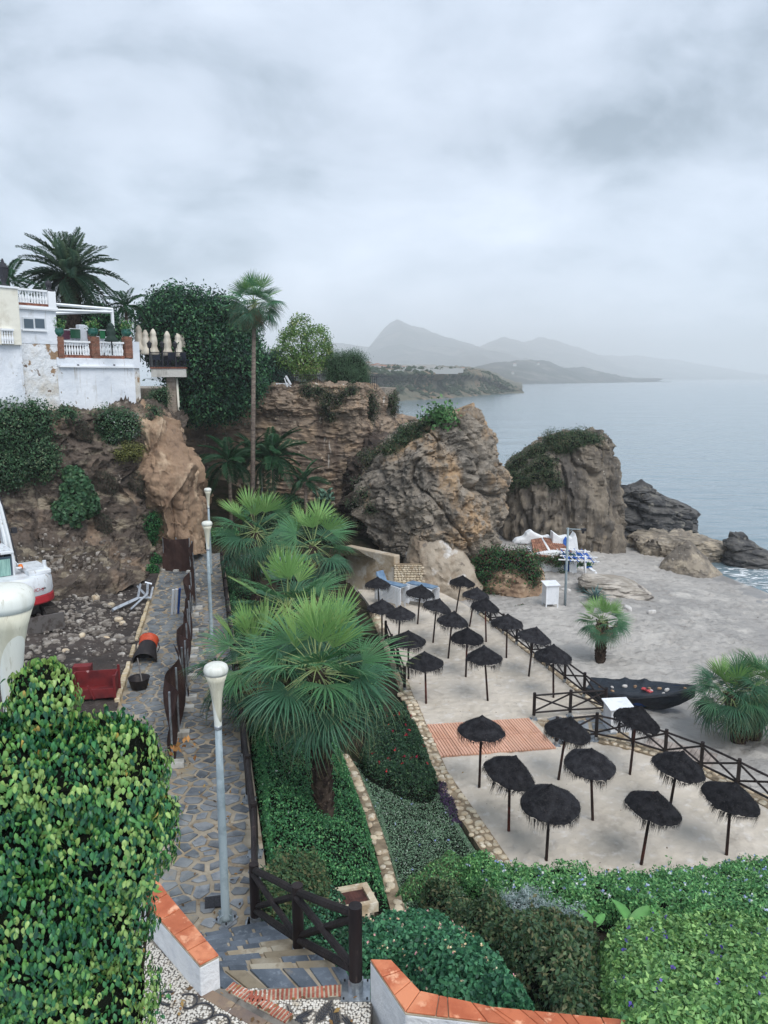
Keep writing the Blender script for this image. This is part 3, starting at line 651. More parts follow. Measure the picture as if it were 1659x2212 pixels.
m_rust = M('rusty_cover', lin(96, 62, 56), 0.8, [(lin(70, 46, 44), 5, .45, .62)], [(45, .7)], spec=.3)
def cover(name, c, w, l, rz, mat, lab, z, frame=None, tilt=(0, 0)):
    e = empty(name, (c[0], c[1], z), rz, label=lab, cat='manhole cover'); e.rotation_euler = (tilt[0], tilt[1], rz)
    mb = MB().box((0, 0, 0), (w, l, .02))
    for i in range(9): mb.box((-w / 2 + w * (i + .5) / 9, 0, .012), (w * .05, l * .94, .006))
    mb.obj('plate', mat, e)
    if frame:
        f = MB()
        for s in (-1, 1): f.box((s * (w / 2 + .06), 0, -.02), (.12, l + .24, .16)); f.box((0, s * (l / 2 + .06), -.02), (w, .12, .16))
        f.obj('frame', frame, e)
cover('drain_cover', (-2.78, 11.25), .27, .30, .2, m_iron, 'small square iron cover set in the path beside the lamp post', 3.585, None, (-.05, 0))
cover('drain_cover', tuple(G(302, 1385, 2.8))[:2], .55, .42, .2, m_iron, 'rectangular dark cover in the path by the orange bucket', float(zp(26.5)) + .012, None, (-.05, 0))
_mc = G(762, 1942, 2.85); cover('manhole_cover', (_mc.x, _mc.y), .5, .46, .32, m_rust, 'rusty square manhole cover in a pale concrete frame among the shrubs', 2.85, m_cream, (-.1, .03)); MB().prism([(_mc.x - .36, _mc.y - .3), (_mc.x + .3, _mc.y - .36), (_mc.x + .38, _mc.y + .28), (_mc.x - .28, _mc.y + .36)], 1.4, 2.78).obj('manhole_shaft', m_cream)['kind'] = 'structure'
# ---------------------------------------------------------------- log fences
m_log = M('stained_log', lin(44, 36, 36), 0.6, [(lin(26, 20, 22), 3, 0.4, 0.6, (1, 1, .3)), (lin(74, 62, 58), 14, 0.62, 0.7, (1, 1, .25))], [(14, 0.4, (1, 1, .2))], spec=0.35, rnd=0.15)
m_galv = M('galvanised_steel', lin(176, 182, 188), 0.4, [(lin(140, 146, 152), 9, 0.45, 0.6)], spec=0.5, metal=0.7)
def fence(name, pts, label, h=1.02, r=.055, plates=True, n=10, group=None, rr=.036, cut=()):
    root = empty(name, pts[0], label=label, cat='fence', group=group); o0 = Vector(pts[0])
    P = [Vector(p) - o0 for p in pts]
    for i, p in enumerate(P):
        po = MB().tube([p + Vector((0, 0, .12)), p + Vector((0, 0, h))], r, n).obj('post', m_log, root); autosmooth(po)
        sl = MB().tube([p + Vector((0, 0, -.05)), p + Vector((0, 0, .16))], r * 1.13, n)
        if plates: sl.box(p + Vector((0, 0, .008)), (r * 4.2, r * 4.2, .016))
        link('post_shoe', sl.me(m_galv), po)
        if plates:
            for sx in (-1, 1):
                for sy in (-1, 1): link('bolt', MB().tube([p + Vector((sx * r * 1.7, sy * r * 1.7, .01)), p + Vector((sx * r * 1.7, sy * r * 1.7, .035))], .011, 6).me(m_iron), po)
    for i, (a, b) in enumerate(zip(P, P[1:])):
        if i in cut: continue
        d = (b - a).normalized() * r * .6; up = Vector((0, 0, 1))
        zt, zb = up * (h - .10), up * .26
        for nm, s, e in (('rail', a + zt, b + zt), ('rail', a + zb, b + zb)): autosmooth(MB().tube([s + d, s.lerp(e, .5) + up * random.uniform(-.012, .006), e - d], [rr, rr * 1.04, rr], 8).obj(nm, m_log, root))
        off = Vector((d.y, -d.x, 0)).normalized() * rr * .5
        for sg, s, e in ((1, a + zt - up * .06, b + zb + up * .06), (-1, a + zb + up * .06, b + zt - up * .06)): autosmooth(MB().tube([s + d + off * sg, e - d + off * sg], rr * .92, 8).obj('brace', m_log, root))
    return root
fence('log_fence', [(-.31, 7.43, PZ), (-1.12, 8.95, 4.5), (-2.0, 10.7, 3.6)], 'dark log fence with crossed braces falling beside the slate steps', h=1.05, r=.075, rr=.05, n=14)
py_ = [10.7 + 1.95 * i for i in range(1, 16)]
fence('log_fence', [(-2.0, 10.72, 3.6)] + [(float(XR(y)) + .14, y, float(zp(y))) for y in py_], 'long dark log fence running down the garden side of the paved path', r=.065, rr=.04)
fence('log_fence', [(x, y, TZ) for x, y in FENCE_A], 'dark log fence along the sea side of the far terrace behind the parasols', r=.06, rr=.036, plates=False, n=8)
fence('log_fence', [(5.43, 26.17, TZ), (6.8, 26.42, TZ), (8.13, 26.6, TZ)], 'short two-panel dark log fence beside the orange boardwalk', r=.06, rr=.036, n=8)
fence('log_fence', [(x, y, TZ) for x, y in FENCE_B], 'dark log fence along the near terrace in front of the white bin and boat', r=.06, rr=.036, n=8)
fence('log_fence', [(float(XT(y)) - .05, y, TZ + .1) for y in (28.5, 30.4, 32.3, 34.2)], 'dark log fence half hidden behind the big fan palm by the terrace', r=.06, rr=.036, plates=False, n=8)
# ---------------------------------------------------------------- street lamps
m_lampw = M('lamp_white', lin(222, 223, 214), 0.4, [(lin(204, 204, 192), 3, .48, .66, (3, 3, .4)), (lin(176, 170, 152), 9, .62, .72, (3, 3, .3))], spec=.5)
m_lampc = M('lamp_diffuser', lin(212, 208, 188), 0.35, [(lin(192, 188, 168), 4, .45, .65, (3, 3, .3)), (lin(160, 150, 126), 9, .62, .74, (3, 3, .25))], spec=.5)
m_pole = M('lamp_pole_grey', lin(150, 164, 170), 0.45, [(lin(132, 146, 152), 5, .45, .6)], spec=.45)
def lamp(p, h, label, turn=0.0):
    e = empty('street_lamp', p, turn, label=label, cat='street lamp', group='white trumpet-shaped street lamps')
    pl = MB().box((0, 0, .012), (.28, .28, .024)); po = pl.obj('base_plate', m_galv, e)
    for sx in (-1, 1):
        for sy in (-1, 1): link('bolt', MB().tube([(sx * .1, sy * .1, .02), (sx * .1, sy * .1, .055)], .016, 6).me(m_iron), po)
    pp = MB().lathe([(.105, .02), (.075, .09), (.066, .1), (.062, h * .45), (.05, h - .98)], 16).obj('pole', m_pole, e, True)
    link('access_door', MB().box((0, -.066, .62), (.07, .014, .3)).me(m_lampc), pp); link('collar', MB().lathe([(.056, h - 1.04), (.062, h - 1.03), (.062, h - .99), (.056, h - .98)], 14).me(m_galv), pp)
    for k in range(4): a = k * math.pi / 2; link('gusset', MB().box((math.cos(a) * .09, math.sin(a) * .09, .07), (.1 if k % 2 == 0 else .012, .012 if k % 2 == 0 else .1, .1)).me(m_pole), pp)
    # trumpet: an oblique grey-white sleeve below, cream diffuser above, white cap on top
    n = 24; prof = [(.052, -.98), (.058, -.8), (.068, -.62), (.09, -.44), (.128, -.28), (.168, -.16)]
    mb = MB().lathe([(r, h + z) for r, z in prof], n); o = mb.obj('diffuser', m_lampc, e, True)
    V = []; nn = 24
    for j in range(nn):
        a = 2 * math.pi * j / nn; top = -.62 + .30 * math.cos(a)
        for t in np.linspace(0, 1, 5):
            z = -1.0 + (top + 1.0) * t; r = np.interp(z, [q[1] for q in prof], [q[0] for q in prof]) + .004; V.append((r * math.cos(a), r * math.sin(a), h + z))
    F = [(j * 5 + i, ((j + 1) % nn) * 5 + i, ((j + 1) % nn) * 5 + i + 1, j * 5 + i + 1) for j in range(nn) for i in range(4)]
    link('sleeve', mesh(V, F, m_lampw, True), e)
    link('cap', MB().lathe([(.169, h - .165), (.181, h - .125), (.182, h - .085), (.168, h - .045), (.132, h - .018), (.07, h - .004), (.01, h)], n).me(m_lampw, True), e)
    return e
_h = 4.25
lamp((-2.49, 10.82, 3.595), _h, 'tall white street lamp standing on the path at the foot of the steps', 2.6)
q = G(457, 1378, 2.9); lamp((q.x, q.y, float(zp(q.y))), 4.3, 'second white street lamp down the path, its foot hidden by fan palm fronds', 2.6)
q = G(456, 1241, 2.25); lamp((q.x, q.y, float(zp(q.y))), 4.4, 'third white street lamp down the path, against the dark cliff recess', 2.6)
q = Y(565, 1022, 50); lamp((q.x, 50, q.z - 4.2), 4.2, 'farthest street lamp, only its head showing above the palms', 2.6)
q = Y(6, 1262, 4.75); lamp((q.x, 4.75, q.z - 4.3), 4.3, 'huge near street lamp head cut by the left edge above the leafy fig bush', -.6)
# ================================================================ cliffs and rocks
def crack(q, f, w, a, ax=(1, 1, 1)):
    p = q * np.array(ax); return -a * np.exp(-(pn(p * f + 3.3) / w) ** 2)
def strata(q, f, a, tilt=(0.05, 0.03)):
    z = q[:, 2] + q[:, 0] * tilt[0] + q[:, 1] * tilt[1] + fbm(q, 3, 0.25) * 0.5
    s = np.abs(((z * f + fbm(q * np.array([.25, .25, 1]), 2, f * .8) * 0.5) % 1.0) - 0.5) * 2
    return (np.clip(s * 1.6, 0, 1) - 0.6) * a
def blocks(q, f, amp, seed=0):
    """blocky broken faces: random level per warped cell"""
    w = q + np.stack([fbm(q + 31, 3, f * .7), fbm(q + 67, 3, f * .7), fbm(q + 93, 3, f * .7)], 1) * (0.5 / f)
    c = np.floor(w * f * np.array([1, 1, 1.4])).astype(int) + 1000 + seed
    h = (_perm[_perm[_perm[c[:, 0] & 255] + (c[:, 1] & 255)] + (c[:, 2] & 255)] / 255.0 - 0.5)
    return h * amp
def cliff(name, C, nr, nc, mat, disp, kind='structure', label=None, cat=None, flip=False):
    """C[row][col] = (photo x, photo y, distance)"""
    W = np.array([[tuple(Y(*c)) for c in row] for row in C])
    P = catmull(catmull(W, nr, 0), nc, 1); N = grid_normals(P); q = P.reshape(-1, 3)
    P = P + N * disp(q).reshape(nr, nc)[..., None] * (-1 if flip else 1)
    F = grid_faces(nr, nc)
    o = link(name, mesh(P.reshape(-1, 3), F, mat, True))
    tag(o, label, cat, kind=kind); autosmooth(o, 55)
    return o, P
m_hill = M('hillside_rock', lin(100, 88, 79), 0.95, [(lin(84, 76, 70), 0.5, 0.42, 0.58), (lin(150, 138, 118), 0.9, 0.52, 0.66, (1, 1, 2.2)), (lin(160, 150, 138), 2.2, 0.62, 0.72), (lin(52, 46, 42), 1.6, 0.55, 0.68, (1, 1, 1.8)), (lin(146, 124, 104), 0.35, 0.56, 0.66)], [(2.2, 0.9, (1, 1, 2)), (8, 0.8), (25, 0.6)], spec=0.1)
disp_hill = lambda q: fbm(q, 6, 0.35, 0.55) * 0.6 + strata(q, 1.3, 0.13) + blocks(q, 1.3, 0.26) + blocks(q, 3, .12) + crack(q, .6, .05, .3)
c0 = [-260, -60, 60, 160, 250, 330, 400]
HC = [[(x, y, d) for x, y, d in zip(c0, ys, ds)] for ys, ds in (
    ((872, 872, 872, 872, 868, 868, 868), (46, 46, 46, 46, 46, 48, 52)),
    ((885, 888, 892, 890, 884, 892, 915), (36.9, 36.9, 37.8, 39.2, 40.9, 42.4, 45.5)),
    ((950, 950, 955, 955, 950, 955, 965), (36.6, 36.6, 37.4, 38.8, 40.5, 41.9, 44.8)),
    ((1030, 1030, 1035, 1035, 1030, 1035, 1042), (36.4, 36.4, 37.0, 38.2, 40.0, 41.5, 44.4)),
    ((1105, 1105, 1108, 1108, 1100, 1105, 1108), (35.9, 35.9, 36.3, 37.3, 39.4, 41.2, 44.0)),
    ((1165, 1165, 1168, 1165, 1158, 1160, 1158), (34.6, 34.8, 35.2, 36.0, 38.4, 41.0, 43.8)),
    ((1262, 1262, 1256, 1246, 1222, 1200, 1192), (31.0, 31.2, 31.8, 32.6, 35.2, 39.5, 43.0)),
    ((1330, 1330, 1322, 1310, 1285, 1250, 1230), (29.2, 29.4, 30.0, 30.6, 33.0, 37.5, 42)))]
HILL, HILLP = cliff('hillside', HC, 260, 300, m_hill, disp_hill)
# ochre clay buttress
m_clay = M('ochre_clay', lin(158, 132, 108), 0.95, [(lin(140, 116, 96), 0.6, 0.45, 0.6, (1, 1, .6)), (lin(190, 166, 140), 1.1, 0.52, 0.66, (1, 1, .35)), (lin(112, 94, 80), 2.4, 0.6, 0.7, (1, 1, .5)), (lin(206, 180, 150), 5, 0.64, 0.72)], [(1.6, 0.8, (1, 1, .5)), (6, 0.7), (24, 0.5)], spec=0.08)
disp_clay = lambda q: fbm(q * np.array([1, 1, .4]), 6, 0.45, 0.55, True) * 0.4 - .2 + fbm(q, 4, .3) * .5 + blocks(q, 1.4, 0.16) + crack(q, .5, .06, .3, (1, 1, .4))
BC = [[(238, 890, 45), (285, 880, 43.6), (325, 885, 43.4), (362, 905, 44.6), (384, 930, 46.5), (396, 955, 52)],
      [(238, 918, 43), (288, 908, 41.4), (335, 915, 41.5), (372, 932, 42.8), (392, 955, 45), (402, 975, 52)],
      [(246, 968, 42), (298, 962, 40.7), (348, 965, 40.8), (388, 972, 41.9), (410, 990, 44.5), (420, 1000, 52)],
      [(264, 1022, 41.6), (318, 1020, 40.2), (366, 1022, 40.3), (408, 1030, 41.4), (430, 1042, 44.5), (438, 1052, 52)],
      [(290, 1082, 41.2), (338, 1082, 40.0), (382, 1086, 40.1), (418, 1092, 41.2), (440, 1100, 44.5), (446, 1108, 52)],
      [(318, 1132, 41.2), (356, 1134, 40.2), (390, 1140, 40.3), (424, 1146, 41.2), (444, 1152, 44.5), (450, 1156, 52)],
      [(335, 1185, 41.5), (364, 1190, 40.6), (394, 1196, 40.6), (428, 1196, 41.3), (448, 1194, 44.5), (454, 1190, 52)]]
cliff('clay_buttress', BC, 170, 120, m_clay, disp_clay)
# rear cliff wall with stone courses on top
m_rear = M('rear_cliff', lin(150, 132, 114), 0.95, [(lin(118, 104, 92), 0.3, 0.42, 0.58, (1, 1, .6)), (lin(176, 150, 124), 0.8, 0.5, 0.64, (1, 1, 1.5)), (lin(88, 74, 66), 0.55, 0.56, 0.68, (1, 1, .25)), (lin(196, 180, 158), 2.6, 0.62, 0.7), (lin(206, 200, 190), 0.9, 0.64, 0.70, (2.5, 1, .3))], [(1.2, 0.7, (1, 1, 3.5)), (4.5, 0.8, (1, 1, 2.5)), (20, 0.5)], spec=0.08)
def disp_rear(q):
    return fbm(q, 5, 0.3) * 0.22 + strata(q, 2.3, 0.07, (0, 0)) + blocks(q * np.array([1, 1, 2.4]), 1.2, 0.16) + fbm(q, 3, 2.2) * .08 + np.where(q[:, 2] > 9.4, blocks(q, 1.9, 0.32), 0) + 0.3 * np.exp(-((q[:, 2] - 9.3) / .45) ** 2)
cc = [360, 420, 480, 560, 640, 720, 775, 800, 826, 850, 872, 900]
tops = [832, 832, 832, 832, 831, 831, 831, 836, 850, 880, 900, 905]
ds = [56, 55.2, 54.6, 54.2, 54.0, 53.8, 53.4, 55, 58, 61, 63, 66]
RC = [[(x, t - 4, d + 6) for x, t, d in zip(cc, tops, ds)], [(x, t, d + .7) for x, t, d in zip(cc, tops, ds)]] + [[(x, t + (1110 - t) * k, d - 0.4 * k - (0.5 if .1 < k < .3 else 0)) for x, t, d in zip(cc, tops, ds)] for k in (.04, .16, .22, .4, .6, .8, 1.0)]
REAR, REARP = cliff('rear_cliff', RC, 240, 330, m_rear, disp_rear)
# promenade ground on top of the cliffs
top = MB().prism([(-60, 46.5), (-21, 43.5), (-18, 47.5), (-17.5, 56.6), (-11.5, 56.4), (-1.8, 55.0), (1.0, 62), (-2, 70), (-60, 75)], 8.0, 11.25).obj('promenade', M('promenade_paving', lin(150, 140, 128), .9, [(lin(120, 112, 104), 1, .45, .6)], [(8, .4)])); top['kind'] = 'structure'
# ---------------------------------------------------------------- free rocks
def facet(V, seed, n=34, q=.93):
    rs = np.random.default_rng(seed); P = V.reshape(-1, 3); c = P.mean(0)
    for _ in range(n):
        d = rs.normal(size=3); d[2] *= .55; d[1] -= .3; d /= np.linalg.norm(d); h = (P - c) @ d; t = np.quantile(h, q + rs.uniform(-.02, .035)); P = P - np.outer(np.clip(h - t, 0, None) * .9, d)
    return P.reshape(V.shape)
def rock(name, levels, dc, ry, mat, disp, nr=150, nc=220, label=None, cat='rock', kind=None, yaw=0.0, sq=2.4, dshift=None, cuts=0):
    """levels: (photo y, left x, right x); an oval section at each level, then broken by noise"""
    lv = []
    for i, (py, xl, xr) in enumerate(levels):
        d = dc + (dshift[i] if dshift else 0)
        a, b = Y(xl, py, d), Y(xr, py, d); r = ry[i] if hasattr(ry, '__len__') else ry
        g_ = 1.13 if cuts else 1.0; lv.append(((a.x + b.x) / 2, d, (b.x - a.x) / 2 * g_, r * g_, a.z))
    lv = np.array(lv); P = catmull(lv, nr, 0)
    a = np.linspace(0, 2 * math.pi, nc, endpoint=False); ca, sa = np.cos(a), np.sin(a)
    k = (np.abs(ca) ** sq + np.abs(sa) ** sq) ** (-1 / sq)
    V = np.zeros((nr, nc, 3)); V[..., 0] = P[:, None, 0] + P[:, None, 2] * ca * k; V[..., 1] = P[:, None, 1] + P[:, None, 3] * sa * k; V[..., 2] = P[:, None, 4]
    if cuts: V = facet(V, cuts)
    N = np.zeros_like(V); N[..., 0] = ca; N[..., 1] = sa
    tp = np.exp(-np.arange(nr) / (nr * .06))[:, None]; N[..., 2] += tp * 1.5; N /= np.linalg.norm(N, axis=2, keepdims=True)
    q = V.reshape(-1, 3); V = V + N * disp(q).reshape(nr, nc)[..., None]
    q = V.reshape(-1, 3); c = q[:nc].mean(0) + (0, 0, .1); q = np.vstack([q, c])
    F = [tuple(f) for f in grid_faces(nr, nc, True)[:, ::-1]] + [(j, (j + 1) % nc, nr * nc) for j in range(nc)]
    o = link(name, mesh(q, F, mat, True)); tag(o, label, cat if not kind else None, kind=kind); autosmooth(o, 40 if cuts else 50)
    return o, V
m_r1 = M('conglomerate', lin(142, 131, 117), 0.95, [(lin(104, 98, 90), 0.55, 0.42, 0.58), (lin(176, 146, 112), 0.3, 0.50, 0.62, (1, 1, .6)), (lin(150, 140, 128), 2.4, 0.5, 0.66), (lin(66, 60, 56), 1.4, 0.56, 0.68), (lin(190, 182, 170), 6, 0.66, 0.72)], [(1.3, 0.8), (5, 0.9), (18, 0.8)], spec=0.1)
disp_r1 = lambda q: fbm(q, 4, 0.26, 0.5) * 0.75 + fbm(q, 5, 1.5, .6) * 0.24 + blocks(q, 1.1, 0.16) + blocks(q, 3.2, 0.13) + crack(q + q[:, [2, 0, 1]] * .5, .3, .05, .45) + crack(q, .8, .05, .16) + .1
ROCK1, R1P = rock('sea_rock', [(899, 968, 1000), (912, 926, 1014), (935, 872, 1028), (970, 820, 1042), (1010, 782, 1056), (1050, 758, 1070), (1090, 746, 1088), (1135, 742, 1100), (1180, 752, 1106), (1225, 784, 1108), (1262, 820, 1108), (1310, 845, 1106)],
     47.5, [1.2, 2.0, 2.6, 3.1, 3.5, 3.9, 4.2, 4.4, 4.6, 4.6, 4.5, 4.3], m_r1, disp_r1, 220, 320, 'tall tawny conglomerate rock with pale stained foot behind the parasols', cuts=5)
ROCK1B, R1BP = rock('dark_bank', [(952, 800, 850), (985, 772, 868), (1030, 752, 870), (1080, 742, 870), (1130, 735, 875), (1180, 730, 880), (1225, 722, 885), (1262, 720, 880)], 53, [1.5, 2.2, 3, 3.6, 4.2, 4.8, 5.4, 6], M('dark_bank_earth', lin(92, 80, 72), 0.95, [(lin(62, 54, 50), 0.6, 0.42, 0.58), (lin(126, 108, 90), 1.6, 0.55, 0.68), (lin(44, 40, 36), 2.4, 0.56, 0.68)], [(1.6, 0.8), (6, 0.8), (20, .6)], spec=.1), disp_r1, 150, 200, kind='structure')
m_r2 = M('striped_rock', lin(136, 124, 108), 0.95, [(lin(92, 86, 80), 0.5, 0.42, 0.58, (1, 1, .5)), (lin(166, 148, 122), 0.6, 0.55, 0.68, (1.4, 1.4, .25)), (lin(62, 58, 56), 1.6, 0.56, 0.68, (1.3, 1.3, .3)), (lin(186, 178, 166), 4, 0.64, 0.72)], [(1.5, 0.9, (1.4, 1.4, .35)), (6, 0.8), (18, .6)], spec=0.1)
disp_r2 = lambda q: fbm(q * np.array([1.3, 1.3, .3]), 6, 0.4, 0.55, True) * 0.55 - 0.25 + crack(q, .5, .06, .4, (1.3, 1.3, .25)) + blocks(q * np.array([1.5, 1.5, .5]), 0.7, 0.45) + fbm(q, 4, 1.4) * 0.2
ROCK2, R2P = rock('sea_rock', [(938, 1228, 1278), (945, 1200, 1294), (962, 1168, 1304), (985, 1134, 1311), (1010, 1106, 1315), (1045, 1094, 1319), (1090, 1088, 1322), (1140, 1086, 1324), (1190, 1086, 1325), (1230, 1086, 1322)],
     62, [2.2, 2.8, 3.4, 3.8, 4.1, 4.3, 4.5, 4.6, 4.6, 4.6], m_r2, disp_r2, 180, 280, 'green-topped upright rock with vertical stripes behind the white cottage', sq=3.4)
m_r3 = M('dark_rock', lin(98, 96, 94), 0.9, [(lin(66, 66, 68), 0.5, 0.42, 0.58, (.6, 1, 1.5)), (lin(126, 122, 114), 2.0, 0.54, 0.68), (lin(50, 50, 52), 1.2, 0.56, 0.68, (.5, 1, 1.8))], [(1.2, 0.9, (.5, 1, 2)), (5, 0.8), (16, .6)], spec=0.2)
disp_r3 = lambda q: fbm(q * np.array([.6, 1, 1.5]), 6, 0.35, 0.55, True) * 0.5 - 0.25 + crack(q, .5, .06, .3, (.5, 1, 1.5)) + strata(q, 0.9, 0.3, (0.35, 0)) + blocks(q * np.array([.7, 1, 1.4]), 0.8, 0.3)
rock('sea_rock', [(1047, 1345, 1375), (1054, 1336, 1400), (1070, 1328, 1428), (1092, 1324, 1468), (1115, 1324, 1498), (1136, 1326, 1524), (1150, 1328, 1538), (1166, 1332, 1505), (1182, 1335, 1470)], 70, [1.6, 2.4, 3, 3.4, 3.6, 3.6, 3.4, 3.0, 2.6], m_r3, disp_r3, 130, 220, 'big dark wedge-shaped rock standing in the sea', cuts=12)
m_r4 = M('pale_rock', lin(156, 142, 122), 0.95, [(lin(118, 108, 96), 0.7, 0.42, 0.58), (lin(186, 168, 140), 0.8, 0.53, 0.66), (lin(84, 78, 72), 2.0, 0.58, 0.7), (lin(196, 190, 180), 4, 0.62, 0.72)], [(1.6, 0.8), (6, 0.8), (20, .6)], spec=0.12)
disp_r4 = lambda q: fbm(q, 6, 0.5, 0.55, True) * 0.5 - 0.28 + blocks(q, 1.0, 0.3) + fbm(q, 3, 2) * 0.08
rock('beach_rock', [(1160, 1378, 1500), (1166, 1368, 1545), (1180, 1364, 1574), (1196, 1366, 1580), (1212, 1374, 1574), (1232, 1390, 1550)], 60, [2.4, 2.7, 2.8, 2.8, 2.6, 2.2], m_r4, disp_r4, 100, 200, 'flat-topped pale slab of rock at the water behind the pointed rock', sq=3.2)
rock('beach_rock', [(1170, 1479, 1490), (1184, 1462, 1504), (1204, 1440, 1524), (1226, 1425, 1546), (1246, 1419, 1562), (1275, 1424, 1572)], 54.0, [.25, .8, 1.5, 2.1, 2.5, 2.7], m_r4, lambda q: disp_r4(q) * .35, 100, 180, 'pointed pyramid-shaped pale rock on the beach', sq=1.5)
rock('sea_rock', [(1158, 1586, 1600), (1168, 1578, 1618), (1184, 1571, 1645), (1202, 1569, 1676), (1220, 1573, 1700), (1238, 1590, 1705), (1260, 1600, 1700)], 57, [.6, 1.0, 1.4, 1.7, 1.8, 1.7, 1.5], m_r3, lambda q: disp_r3(q) * .7, 100, 180, 'dark slanting rock in the surf at the right edge', sq=3)
# long weathered ledge and loose beach stones
rock('beach_ledge', [(1243, 1262, 1300), (1247, 1256, 1335), (1256, 1254, 1362), (1268, 1256, 1384), (1282, 1270, 1398), (1300, 1290, 1400)], 45.2, [.5, .8, 1.2, 1.5, 1.6, 1.6], M('pale_ledge', lin(188, 180, 170), .95, [(lin(110, 104, 100), 1.6, .5, .64, (.3, 1, 2)), (lin(150, 142, 132), .6, .45, .6)], [(2.5, .9, (.3, 1, 2.5)), (10, .7)], spec=.1), lambda q: fbm(q * np.array([.4, 1, 1.6]), 5, .8, .55, True) * .3 - .15 + strata(q, 3, .1, (.1, 0)), 70, 200, 'long low pale ledge of weathered rock beside the agave', sq=3)
for px, py, s, lb in ((1362, 1172, .9, 'small grey boulder at the foot of the striped rock'), (1338, 1176, .6, 'smallest grey boulder wedged behind the beach by the striped rock'), (1352, 1182, .45, 'low grey stone beside the boulder under the striped rock')):
    q = G(px, py, -1.5); V, F = rubble_stone(s, s * .8, s * .8, int(px)); o = link('boulder', mesh(V, F, m_r3, True), None, (q.x, q.y, -1.5), label=lb, cat='boulder', group='grey boulders between the sea rocks'); o.modifiers.new('s', 'SUBSURF').render_levels = 2
m_wst = M('white_stone', lin(206, 202, 198), .9, [(lin(160, 156, 150), 4, .5, .64)], [(9, .6)])
for px, py, s, lb in ((1408, 1322, .3, 'white stone lying on the sand right of the small palm'), (1355, 1318, .4, 'white stone behind the small beach palm'), (1222, 1280, .35, 'whitish stone on the sand left of the agave')):
    q = G(px, py, -.7); V, F = rubble_stone(s, s * .45, s * .3, int(px)); o = link('beach_stone', mesh(V, F, m_wst, True), None, (q.x, q.y, float(zbeach(q.x, q.y)) + .08), (0, 0, random.uniform(0, 3)), label=lb, cat='stone', group='loose white stones on the beach'); o.modifiers.new('s', 'SUBSURF').render_levels = 2
# ================================================================ plants: builders
def hit(px, py, zf, h=0.0):
    a, b, c = ray(px, py); lo, hi = 1.0, 120.0
    f = lambda d: CZ + c / b * d - float(zf(np.array(a / b * d), np.array(d))) - h
    for _ in range(50):
        m = (lo + hi) / 2
        if f(m) > 0: lo = m
        else: hi = m
    return np.array((a / b * lo, lo))
def unit(v): return v / (np.linalg.norm(v, axis=-1, keepdims=True) + 1e-9)
def pick(pal, n, rs, var=0.22):
    """pal: list of (weight, (r,g,b) linear)"""
    w = np.array([p[0] for p in pal], float); c = np.array([p[1] for p in pal])[rs.choice(len(pal), n, p=w / w.sum())]
    return c * (1 + rs.uniform(-var, var, (n, 1)))
def leaves(P, N, size, pal, rs, aspect=0.5, out=0.9, droop=0.25, fold=0.22, rnd=0.7, cup=0.0):
    """folded leaf blades, two faces each: V, F, colour"""
    n = len(P); size = np.broadcast_to(size, n) * rs.uniform(.65, 1.25, n)
    nn = unit(N * out + rs.normal(size=(n, 3)) * rnd)
    d = rs.normal(size=(n, 3)); d[:, 2] -= droop * 2; d = unit(d - (d * nn).sum(1, keepdims=True) * nn); s = np.cross(nn, d)
    L = size[:, None]; W = L * aspect * .5
    base = P - d * L * .5; tip = P + d * L * .5 - nn * L * cup; mid = P - d * L * .06
    l = mid + s * W + nn * W * fold; r = mid - s * W + nn * W * fold
    V = np.stack([base, l, tip, r], 1).reshape(-1, 3)
    i = np.arange(n)[:, None] * 4; F = np.concatenate([i + [0, 2, 1], i + [0, 3, 2]], 1).reshape(-1, 3)
    return V, F, np.repeat(pick(pal, n, rs), 4, 0)
def join(parts):
    V, F, C, k = [], [], [], 0
    for v, f, c in parts: V.append(v); F.append(f + k); C.append(c); k += len(v)
    return np.concatenate(V), np.concatenate(F), np.concatenate(C)
m_leaf = leafmat('leaf', .5, .22); m_leafg = leafmat('leaf_glossy', .32, .18, .5); m_leafd = leafmat('leaf_matte', .8, .2, .15)
m_core = M('twigs', lin(24, 28, 22), 1.0, [(lin(14, 18, 14), 6, .4, .6)], [(12, 1.0)], spec=.05)  # near-black so the leaf cores deepen the shade in gaps; no twigs modelled
m_bark = M('bark', lin(92, 82, 72), 0.95, [(lin(60, 54, 48), 4, .45, .6, (1, 1, .3))], [(14, .8, (1, 1, .3))], spec=.1)
def g3(r, g, b): return lin(r, g, b)[:3]
def polydist(P, poly):
    """signed distance to a plan polygon, positive inside"""
    poly = np.asarray(poly, float); d = np.full(len(P), 1e9); ins = np.zeros(len(P), bool)
    for a, b in zip(poly, np.roll(poly, -1, 0)):
        e = b - a; t = np.clip(((P - a) @ e) / (e @ e + 1e-12), 0, 1); d = np.minimum(d, np.hypot(*(P - a - t[:, None] * e).T))
        c = ((a[1] > P[:, 1]) != (b[1] > P[:, 1])); x = (b[0] - a[0]) * (P[:, 1] - a[1]) / (b[1] - a[1] + 1e-12) + a[0]; ins ^= c & (P[:, 0] < x)
    return np.where(ins, d, -d)
